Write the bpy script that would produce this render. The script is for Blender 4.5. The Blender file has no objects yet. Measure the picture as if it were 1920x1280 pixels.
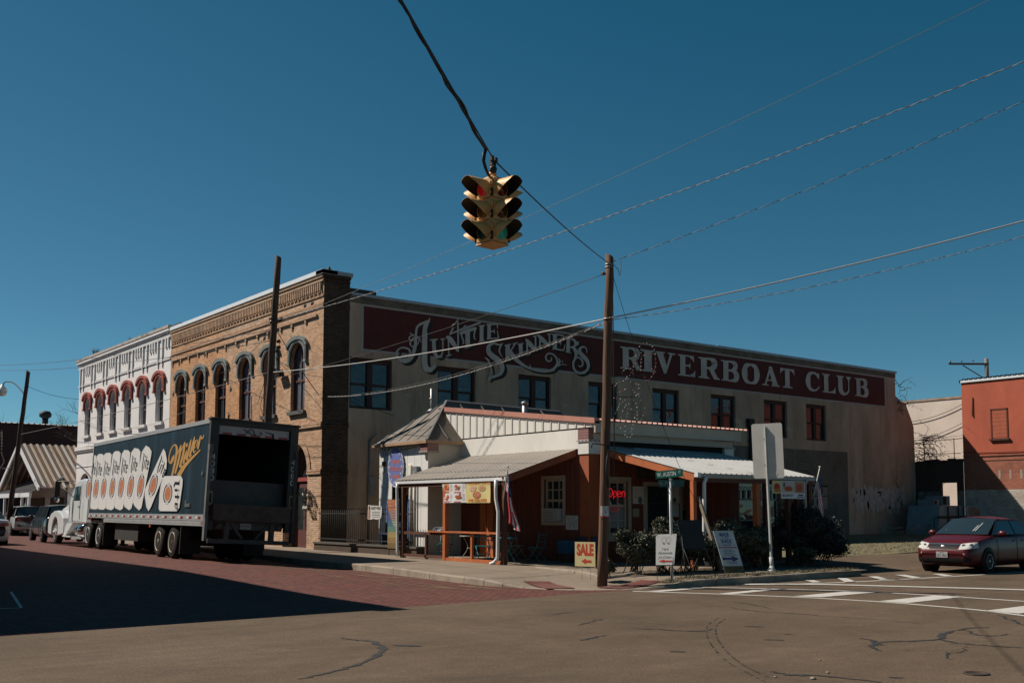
import bpy, math, random
from mathutils import Vector, Matrix
from mathutils.bvhtree import BVHTree
rnd = random.Random(7)
R = math.radians
sc = bpy.context.scene
COL = sc.collection

# ------------------------------------------------------------------ camera
cam_d = bpy.data.cameras.new('camera')
cam = bpy.data.objects.new('camera', cam_d)
COL.objects.link(cam)
sc.camera = cam
CAM = Vector((-18.05, -34.72, 1.65))
_yaw, _pit, _rol = R(37.86), R(4.5), R(0.09)
F0 = Vector((math.sin(_yaw), math.cos(_yaw), 0)); R0 = Vector((math.cos(_yaw), -math.sin(_yaw), 0)); U0 = Vector((0, 0, 1))
CF = F0*math.cos(_pit) + U0*math.sin(_pit)
CU = U0*math.cos(_pit) - F0*math.sin(_pit)
CR = R0*math.cos(_rol) + CU*math.sin(_rol)
CU = CU*math.cos(_rol) - R0*math.sin(_rol)
cam.matrix_world = Matrix(((CR.x, CU.x, -CF.x, CAM.x), (CR.y, CU.y, -CF.y, CAM.y), (CR.z, CU.z, -CF.z, CAM.z), (0, 0, 0, 1)))
cam_d.sensor_width = 36
cam_d.lens = 36*1950/1920
cam_d.shift_y = 162.4/1920
cam_d.clip_end = 3000

# ------------------------------------------------------------------ sky and sun
SUN_EL = R(46)
SUN_AZ = Vector((-0.60, 0.80, 0)).normalized()      # towards the sun
world = bpy.data.worlds.new('World')
sc.world = world
world.use_nodes = True
wn = world.node_tree; wn.nodes.clear()
sky = wn.nodes.new('ShaderNodeTexSky'); sky.sky_type = 'NISHITA'
sky.sun_disc = False
sky.sun_elevation = SUN_EL
sky.sun_rotation = math.atan2(SUN_AZ.x, SUN_AZ.y)
sky.altitude = 0; sky.air_density = 0.6; sky.dust_density = 0.0; sky.ozone_density = 10.0
grade = wn.nodes.new('ShaderNodeMixRGB'); grade.blend_type = 'MULTIPLY'
grade.inputs[0].default_value = 1.0
grade.inputs[2].default_value = (0.88, 0.91, 0.635, 1)    # the photograph's teal sky
cool = wn.nodes.new('ShaderNodeMixRGB'); cool.blend_type = 'SUBTRACT'; cool.inputs[0].default_value = 1.0; cool.use_clamp = False
cool.inputs[2].default_value = (0.27, 0.05, 0, 1)
bg = wn.nodes.new('ShaderNodeBackground'); bg.inputs[1].default_value = 0.066
wo = wn.nodes.new('ShaderNodeOutputWorld')
wn.links.new(sky.outputs[0], grade.inputs[1]); wn.links.new(grade.outputs[0], cool.inputs[1]); wn.links.new(cool.outputs[0], bg.inputs[0]); wn.links.new(bg.outputs[0], wo.inputs[0])
sun_d = bpy.data.lights.new('sun', 'SUN'); sun_d.energy = 4.2; sun_d.angle = R(0.53); sun_d.color = (1.0, 0.915, 0.80)
sun = bpy.data.objects.new('sun', sun_d); COL.objects.link(sun)
sd = -(SUN_AZ*math.cos(SUN_EL) + Vector((0, 0, math.sin(SUN_EL))))
sun.rotation_euler = sd.to_track_quat('-Z', 'Y').to_euler()
sun.location = (-20, 20, 40)
sc.view_settings.view_transform = 'Standard'
sc.view_settings.look = 'None'
sc.view_settings.exposure = 0.6
sc.view_settings.gamma = 1.0

# ------------------------------------------------------------------ helpers: materials
MATS = {}
K = 0.85      # base colours below are noted for a 0.6 stop darker exposure
def _nodes(name):
    m = bpy.data.materials.new(name); m.use_nodes = True
    nt = m.node_tree; b = nt.nodes['Principled BSDF']
    return m, nt, b
def _new(nt, t, **kw):
    n = nt.nodes.new(t)
    for k, v in kw.items():
        if k in n.inputs: n.inputs[k].default_value = v
        else: setattr(n, k, v)
    return n
def mat(name, col, rough=0.8, var=0.18, scale=2.0, bump=0.0, bscale=40.0, metal=0.0, spec=0.4, col2=None, stretch=None, trans=0, emit=None, coat=0, mask=(0.4, 0.7)):
    """Principled paint with two octaves of noise in its colour (wear, stains) and optional fine bump."""
    if name in MATS: return MATS[name]
    if metal < 0.5: col = tuple(c*K for c in col); col2 = tuple(c*K for c in col2) if col2 else None
    m, nt, b = _nodes(name)
    b.inputs['Roughness'].default_value = rough; b.inputs['Metallic'].default_value = metal
    b.inputs['Specular IOR Level'].default_value = spec
    if coat: b.inputs['Coat Weight'].default_value = coat; b.inputs['Coat Roughness'].default_value = 0.06
    if trans: b.inputs['Transmission Weight'].default_value = trans
    tc = _new(nt, 'ShaderNodeTexCoord'); src = tc.outputs['Object']
    if stretch:
        mp = _new(nt, 'ShaderNodeMapping'); mp.inputs['Scale'].default_value = stretch
        nt.links.new(src, mp.inputs[0]); src = mp.outputs[0]
    n = _new(nt, 'ShaderNodeTexNoise', Scale=scale, Detail=9.0, Roughness=0.65)
    nt.links.new(src, n.inputs['Vector'])
    cr = _new(nt, 'ShaderNodeValToRGB')
    c2 = col2 if col2 else tuple(min(1, c*(1+var)) for c in col)
    c1 = col if col2 else tuple(c*(1-var) for c in col)
    cr.color_ramp.elements[0].position = mask[0] if col2 else 0.3; cr.color_ramp.elements[1].position = mask[1]
    cr.color_ramp.elements[0].color = (*c1, 1); cr.color_ramp.elements[1].color = (*c2, 1)
    nt.links.new(n.outputs['Fac'], cr.inputs[0]); nt.links.new(cr.outputs[0], b.inputs['Base Color'])
    if bump:
        n2 = _new(nt, 'ShaderNodeTexNoise', Scale=bscale, Detail=4.0); nt.links.new(src, n2.inputs['Vector'])
        bp = _new(nt, 'ShaderNodeBump', Strength=bump, Distance=0.02)
        nt.links.new(n2.outputs['Fac'], bp.inputs['Height']); nt.links.new(bp.outputs[0], b.inputs['Normal'])
    if emit:
        b.inputs['Emission Color'].default_value = (*emit[0], 1); b.inputs['Emission Strength'].default_value = emit[1]
    MATS[name] = m
    return m
def brick_mat(name, c1, c2, mortar, bw=0.215, bh=0.073, ms=0.011, stain=(0.05, 0.04, 0.03), stain_amt=0.35, patch=None, ground=False, bump=0.5, rough=0.9, rot=0.0, stain_scale=0.35):
    if name in MATS: return MATS[name]
    c1, c2, mortar, stain = (tuple(v*K for v in c) for c in (c1, c2, mortar, stain))
    m, nt, b = _nodes(name)
    b.inputs['Roughness'].default_value = rough; b.inputs['Specular IOR Level'].default_value = 0.25
    tc = _new(nt, 'ShaderNodeTexCoord')
    if ground:
        mp = _new(nt, 'ShaderNodeMapping'); mp.inputs['Rotation'].default_value = (0, 0, rot)
        nt.links.new(tc.outputs['Object'], mp.inputs[0]); vec = mp.outputs[0]
    else:
        sx = _new(nt, 'ShaderNodeSeparateXYZ'); nt.links.new(tc.outputs['Object'], sx.inputs[0])
        ad = _new(nt, 'ShaderNodeMath', operation='ADD'); nt.links.new(sx.outputs[0], ad.inputs[0]); nt.links.new(sx.outputs[1], ad.inputs[1])
        cx = _new(nt, 'ShaderNodeCombineXYZ'); nt.links.new(ad.outputs[0], cx.inputs[0]); nt.links.new(sx.outputs[2], cx.inputs[1]); vec = cx.outputs[0]
    br = _new(nt, 'ShaderNodeTexBrick', Scale=1.0)
    br.inputs['Color1'].default_value = (*c1, 1); br.inputs['Color2'].default_value = (*c2, 1); br.inputs['Mortar'].default_value = (*mortar, 1)
    br.inputs['Brick Width'].default_value = bw; br.inputs['Row Height'].default_value = bh; br.inputs['Mortar Size'].default_value = ms
    br.inputs['Mortar Smooth'].default_value = 0.3; br.inputs['Bias'].default_value = -0.1
    nt.links.new(vec, br.inputs['Vector'])
    last = br.outputs['Color']
    if patch:
        n = _new(nt, 'ShaderNodeTexNoise', Scale=patch[1], Detail=5.0); nt.links.new(tc.outputs['Object'], n.inputs['Vector'])
        r = _new(nt, 'ShaderNodeValToRGB'); r.color_ramp.elements[0].position = patch[2]; r.color_ramp.elements[1].position = patch[3]
        mx = _new(nt, 'ShaderNodeMixRGB', blend_type='MULTIPLY'); mx.inputs[2].default_value = (*patch[0], 1)
        nt.links.new(n.outputs['Fac'], r.inputs[0]); nt.links.new(r.outputs[0], mx.inputs[0]); nt.links.new(last, mx.inputs[1]); last = mx.outputs[0]
    n = _new(nt, 'ShaderNodeTexNoise', Scale=stain_scale, Detail=10.0, Roughness=0.7); nt.links.new(tc.outputs['Object'], n.inputs['Vector'])
    r = _new(nt, 'ShaderNodeValToRGB'); r.color_ramp.elements[0].position = 0.45; r.color_ramp.elements[1].position = 0.75
    r.color_ramp.elements[1].color = (stain_amt, stain_amt, stain_amt, 1)
    mx = _new(nt, 'ShaderNodeMixRGB', blend_type='MIX'); mx.inputs[2].default_value = (*stain, 1)
    nt.links.new(n.outputs['Fac'], r.inputs[0]); nt.links.new(r.outputs[0], mx.inputs[0]); nt.links.new(last, mx.inputs[1])
    nt.links.new(mx.outputs[0], b.inputs['Base Color'])
    bp = _new(nt, 'ShaderNodeBump', Strength=bump, Distance=0.012, invert=True)
    nt.links.new(br.outputs['Fac'], bp.inputs['Height']); nt.links.new(bp.outputs[0], b.inputs['Normal'])
    MATS[name] = m
    return m
def glass_mat(name, col=(0.02, 0.03, 0.035), rough=0.05, wave=0.3):
    """Dark window glass seen from outside: glossy, slightly wavy."""
    if name in MATS: return MATS[name]
    m, nt, b = _nodes(name)
    b.inputs['Base Color'].default_value = (*col, 1); b.inputs['Roughness'].default_value = rough; b.inputs['Specular IOR Level'].default_value = 0.6
    b.inputs['IOR'].default_value = 1.5
    tc = _new(nt, 'ShaderNodeTexCoord'); n = _new(nt, 'ShaderNodeTexNoise', Scale=1.6, Detail=2.0); nt.links.new(tc.outputs['Object'], n.inputs['Vector'])
    bp = _new(nt, 'ShaderNodeBump', Strength=wave, Distance=0.05); nt.links.new(n.outputs['Fac'], bp.inputs['Height']); nt.links.new(bp.outputs[0], b.inputs['Normal'])
    MATS[name] = m
    return m

# ------------------------------------------------------------------ helpers: meshes
class MB:
    def __init__(s): s.v = []; s.f = []; s.m = []; s.sm = []
    def quad(s, *p, mi=0, smooth=False):
        n = len(s.v); s.v += [tuple(q) for q in p]; s.f.append(tuple(range(n, n+len(p)))); s.m.append(mi); s.sm.append(smooth)
    def box(s, x0, x1, y0, y1, z0, z1, mi=0):
        s.hexa([(x0,y0,z0),(x1,y0,z0),(x1,y1,z0),(x0,y1,z0)], [(x0,y0,z1),(x1,y0,z1),(x1,y1,z1),(x0,y1,z1)], mi); return s
    def hexa(s, lo, hi, mi=0):
        n = len(s.v); s.v += [tuple(p) for p in lo] + [tuple(p) for p in hi]; k = len(lo)
        s.f.append(tuple(n+i for i in reversed(range(k)))); s.f.append(tuple(n+k+i for i in range(k)))
        for i in range(k): j = (i+1) % k; s.f.append((n+i, n+j, n+k+j, n+k+i))
        s.m += [mi]*(k+2); s.sm += [False]*(k+2)
    def cbox(s, c, sx, sy, sz, rz=0, mi=0, M=None):
        """box of size sx,sy,sz centred on c, turned rz about Z (or by a full matrix M)"""
        M = M or Matrix.Rotation(rz, 3, 'Z'); c = Vector(c)
        pt = lambda a, b, d: c + M @ Vector((a*sx/2, b*sy/2, d*sz/2))
        s.hexa([pt(-1,-1,-1),pt(1,-1,-1),pt(1,1,-1),pt(-1,1,-1)], [pt(-1,-1,1),pt(1,-1,1),pt(1,1,1),pt(-1,1,1)], mi)
    def beam(s, a, b, w, h, up=(0,0,1), mi=0):
        """rectangular bar from a to b"""
        a = Vector(a); b = Vector(b); t = (b-a).normalized(); u = Vector(up)
        if abs(t.dot(u)) > 0.98: u = Vector((0,1,0))
        x = t.cross(u).normalized()*(w/2); y = x.cross(t).normalized()*(h/2)
        s.hexa([a-x-y, a+x-y, a+x+y, a-x+y], [b-x-y, b+x-y, b+x+y, b-x+y], mi)
    def tube(s, pts, r, n=8, mi=0, cap=True, smooth=True):
        pts = [Vector(p) for p in pts]; k = len(pts); rs = r if isinstance(r, (list, tuple)) else [r]*k
        base = len(s.v); px = None
        for i, p in enumerate(pts):
            t = (pts[min(i+1,k-1)] - pts[max(i-1,0)]).normalized()
            if px is None:
                u = Vector((0,0,1)) if abs(t.z) < 0.9 else Vector((1,0,0)); px = t.cross(u).normalized()
            else:
                px = (px - t*px.dot(t)).normalized()
            py = t.cross(px)
            for j in range(n):
                a = 2*math.pi*j/n; s.v.append(tuple(p + (px*math.cos(a)+py*math.sin(a))*rs[i]))
        for i in range(k-1):
            for j in range(n):
                j2 = (j+1) % n
                s.f.append((base+i*n+j, base+i*n+j2, base+(i+1)*n+j2, base+(i+1)*n+j)); s.m.append(mi); s.sm.append(smooth)
        if cap:
            s.f.append(tuple(base+j for j in reversed(range(n)))); s.f.append(tuple(base+(k-1)*n+j for j in range(n))); s.m += [mi]*2; s.sm += [False]*2
    def lathe(s, prof, c, ax=(0,0,1), n=24, mi=0, smooth=True):
        """profile [(radius, height)] turned about axis ax through c"""
        c = Vector(c); ax = Vector(ax).normalized(); u = Vector((0,0,1)) if abs(ax.z) < 0.9 else Vector((1,0,0))
        x = ax.cross(u).normalized(); y = ax.cross(x); base = len(s.v); k = len(prof)
        for r, h in prof:
            for j in range(n):
                a = 2*math.pi*j/n; s.v.append(tuple(c + ax*h + (x*math.cos(a)+y*math.sin(a))*r))
        for i in range(k-1):
            for j in range(n):
                j2 = (j+1) % n
                s.f.append((base+i*n+j, base+i*n+j2, base+(i+1)*n+j2, base+(i+1)*n+j)); s.m.append(mi); s.sm.append(smooth)
        for i, rev in ((0, True), (k-1, False)):
            if prof[i][0] > 1e-5:
                idx = [base+i*n+j for j in range(n)]; s.f.append(tuple(reversed(idx)) if rev else tuple(idx)); s.m.append(mi); s.sm.append(False)
    def prism(s, pts, fn, d0, d1, mi=0):
        """outline [(u,v)] (any simple shape) between depths d0 and d1; fn(u,v,d) gives the point"""
        n = len(s.v); k = len(pts)
        s.v += [tuple(fn(u, v, d0)) for u, v in pts] + [tuple(fn(u, v, d1)) for u, v in pts]
        s.f.append(tuple(n+i for i in reversed(range(k)))); s.f.append(tuple(n+k+i for i in range(k)))
        for i in range(k): j = (i+1) % k; s.f.append((n+i, n+j, n+k+j, n+k+i))
        s.m += [mi]*(k+2); s.sm += [False]*(k+2)
    def strip(s, L, Rr, fn, d, mi=0):
        """flat ribbon between two lists of (u,v) at depth d"""
        n = len(s.v); k = len(L)
        for a, b in zip(L, Rr): s.v.append(tuple(fn(a[0], a[1], d))); s.v.append(tuple(fn(b[0], b[1], d)))
        for i in range(k-1): s.f.append((n+2*i, n+2*i+1, n+2*i+3, n+2*i+2)); s.m.append(mi); s.sm.append(False)
    def grid(s, nu, nv, fn, mi=0, smooth=True):
        n = len(s.v)
        for i in range(nu+1):
            for j in range(nv+1): s.v.append(tuple(fn(i/nu, j/nv)))
        for i in range(nu):
            for j in range(nv):
                a = n+i*(nv+1)+j; s.f.append((a, a+nv+1, a+nv+2, a+1)); s.m.append(mi); s.sm.append(smooth)
    def add(s, verts, faces, M=None, mi=0, smooth=False):
        n = len(s.v); s.v += [tuple(M @ Vector(p)) if M else tuple(p) for p in verts]
        for f in faces: s.f.append(tuple(n+i for i in f)); s.m.append(mi); s.sm.append(smooth)
    def build(s, name, mats, parent=None, bevel=0, world=True):
        me = bpy.data.meshes.new(name); me.from_pydata(s.v, [], s.f)
        for mm in (mats if isinstance(mats, (list, tuple)) else [mats]): me.materials.append(mm)
        me.polygons.foreach_set('material_index', s.m); me.polygons.foreach_set('use_smooth', s.sm)
        me.update()
        o = bpy.data.objects.new(name, me); COL.objects.link(o)
        if parent is not None:
            o.parent = parent
            if world: o.matrix_parent_inverse = frame(parent).inverted()
        if bevel:
            b = o.modifiers.new('bevel', 'BEVEL'); b.width = bevel; b.segments = 2; b.limit_method = 'ANGLE'
        return o
def frame(o):
    m = o.matrix_basis.copy()
    while o.parent is not None:
        m = o.parent.matrix_basis @ o.matrix_parent_inverse @ m; o = o.parent
    return m
def tag(o, label=None, cat=None, group=None, kind=None):
    if label: o['label'] = label
    if cat: o['category'] = cat
    if group: o['group'] = group
    if kind: o['kind'] = kind
    return o
def thing(name, label, cat, loc=(0,0,0), rz=0, group=None):
    o = bpy.data.objects.new(name, None); COL.objects.link(o); o.empty_display_size = 0.2
    o.location = loc; o.rotation_euler = (0, 0, rz)
    return tag(o, label, cat, group)
def copy_tree(o, parent=None):
    c = o.copy(); COL.objects.link(c)
    if parent is not None: c.parent = parent
    for ch in list(o.children): copy_tree(ch, c)
    return c
_curves = {}
def text_geo(s, bold=0.0, shear=0.0):
    """outline of a line of lettering in Blender's own font as verts/faces, scaled to 0..1 both ways"""
    key = (s, bold, shear)
    if key in _curves: return _curves[key]
    cu = bpy.data.curves.new('lettering', 'FONT'); cu.body = s; cu.size = 1; cu.offset = bold; cu.shear = shear; cu.resolution_u = 3
    o = bpy.data.objects.new('lettering', cu); COL.objects.link(o)
    dg = bpy.context.evaluated_depsgraph_get(); dg.update()
    me = o.evaluated_get(dg).to_mesh()
    vs = [tuple(v.co) for v in me.vertices]; fs = [tuple(p.vertices) for p in me.polygons]
    o.evaluated_get(dg).to_mesh_clear()
    bpy.data.objects.remove(o); bpy.data.curves.remove(cu)
    x0 = min(v[0] for v in vs); x1 = max(v[0] for v in vs); y0 = min(v[1] for v in vs); y1 = max(v[1] for v in vs)
    r = [((v[0]-x0)/max(x1-x0,1e-6), (v[1]-y0)/max(y1-y0,1e-6)) for v in vs], fs
    _curves[key] = r
    return r
def text(mb, s, fn, u0, v0, w, h, d, mi=0, bold=0.0, shear=0.0):
    vs, fs = text_geo(s, bold, shear)
    mb.add([fn(u0+a*w, v0+b*h, d) for a, b in vs], fs, mi=mi)
def spline(P, k=6):
    """Catmull-Rom through tuples of any length"""
    out = []; n = len(P)
    if n < 3: k = 1
    for i in range(n-1):
        a, b, c, d = P[max(i-1,0)], P[i], P[i+1], P[min(i+2,n-1)]
        for q in range(k):
            t = q/k
            out.append(tuple(0.5*((2*b[j]) + (-a[j]+c[j])*t + (2*a[j]-5*b[j]+4*c[j]-d[j])*t*t + (-a[j]+3*b[j]-3*c[j]+d[j])*t**3) for j in range(len(b))))
    out.append(tuple(P[-1])); return out
def ribbon(mb, st, fn, d, mi=0, off=(0,0), k=6):
    """brush stroke [(u,v,du,dv)] - centre and half width - as a flat painted ribbon"""
    q = spline(st, k)
    mb.strip([(a[0]+a[2]+off[0], a[1]+a[3]+off[1]) for a in q], [(a[0]-a[2]+off[0], a[1]-a[3]+off[1]) for a in q], fn, d, mi)
def ellipse(n=24): return [(math.cos(2*math.pi*i/n), math.sin(2*math.pi*i/n)) for i in range(n)]
def disc(mb, c, a, b, fn, d, mi=0, n=24):
    mb.quad(*[fn(c[0]+a[0]*x+b[0]*y, c[1]+a[1]*x+b[1]*y, d) for x, y in ellipse(n)], mi=mi)
def rect(mb, u0, u1, v0, v1, fn, d, mi=0): mb.quad(fn(u0,v0,d), fn(u1,v0,d), fn(u1,v1,d), fn(u0,v1,d), mi=mi)
def facing_w(x):
    """wall coordinates for a wall facing -X at x: u runs towards -Y (left to right as seen), v up, d outwards"""
    return lambda u, v, d: (x-d, -u, v)
def facing_s(y): return lambda u, v, d: (u, y-d, v)     # a wall facing -Y: u = X
def arrow(mb, u0, u1, v, t, fn, d, mi=0, left=True):
    hw = t*1.1; L = abs(u1-u0)
    p = [(u0, v), (u0+L*0.42, v+hw), (u0+L*0.42, v+t*0.45), (u1, v+t*0.45), (u1, v-t*0.45), (u0+L*0.42, v-t*0.45), (u0+L*0.42, v-hw)]
    if not left: p = [(u0+u1-a, b) for a, b in p]
    mb.prism(p, fn, d-0.001, d, mi)
def smooth(t): t = max(0, min(1, t)); return t*t*(3-2*t)
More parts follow.
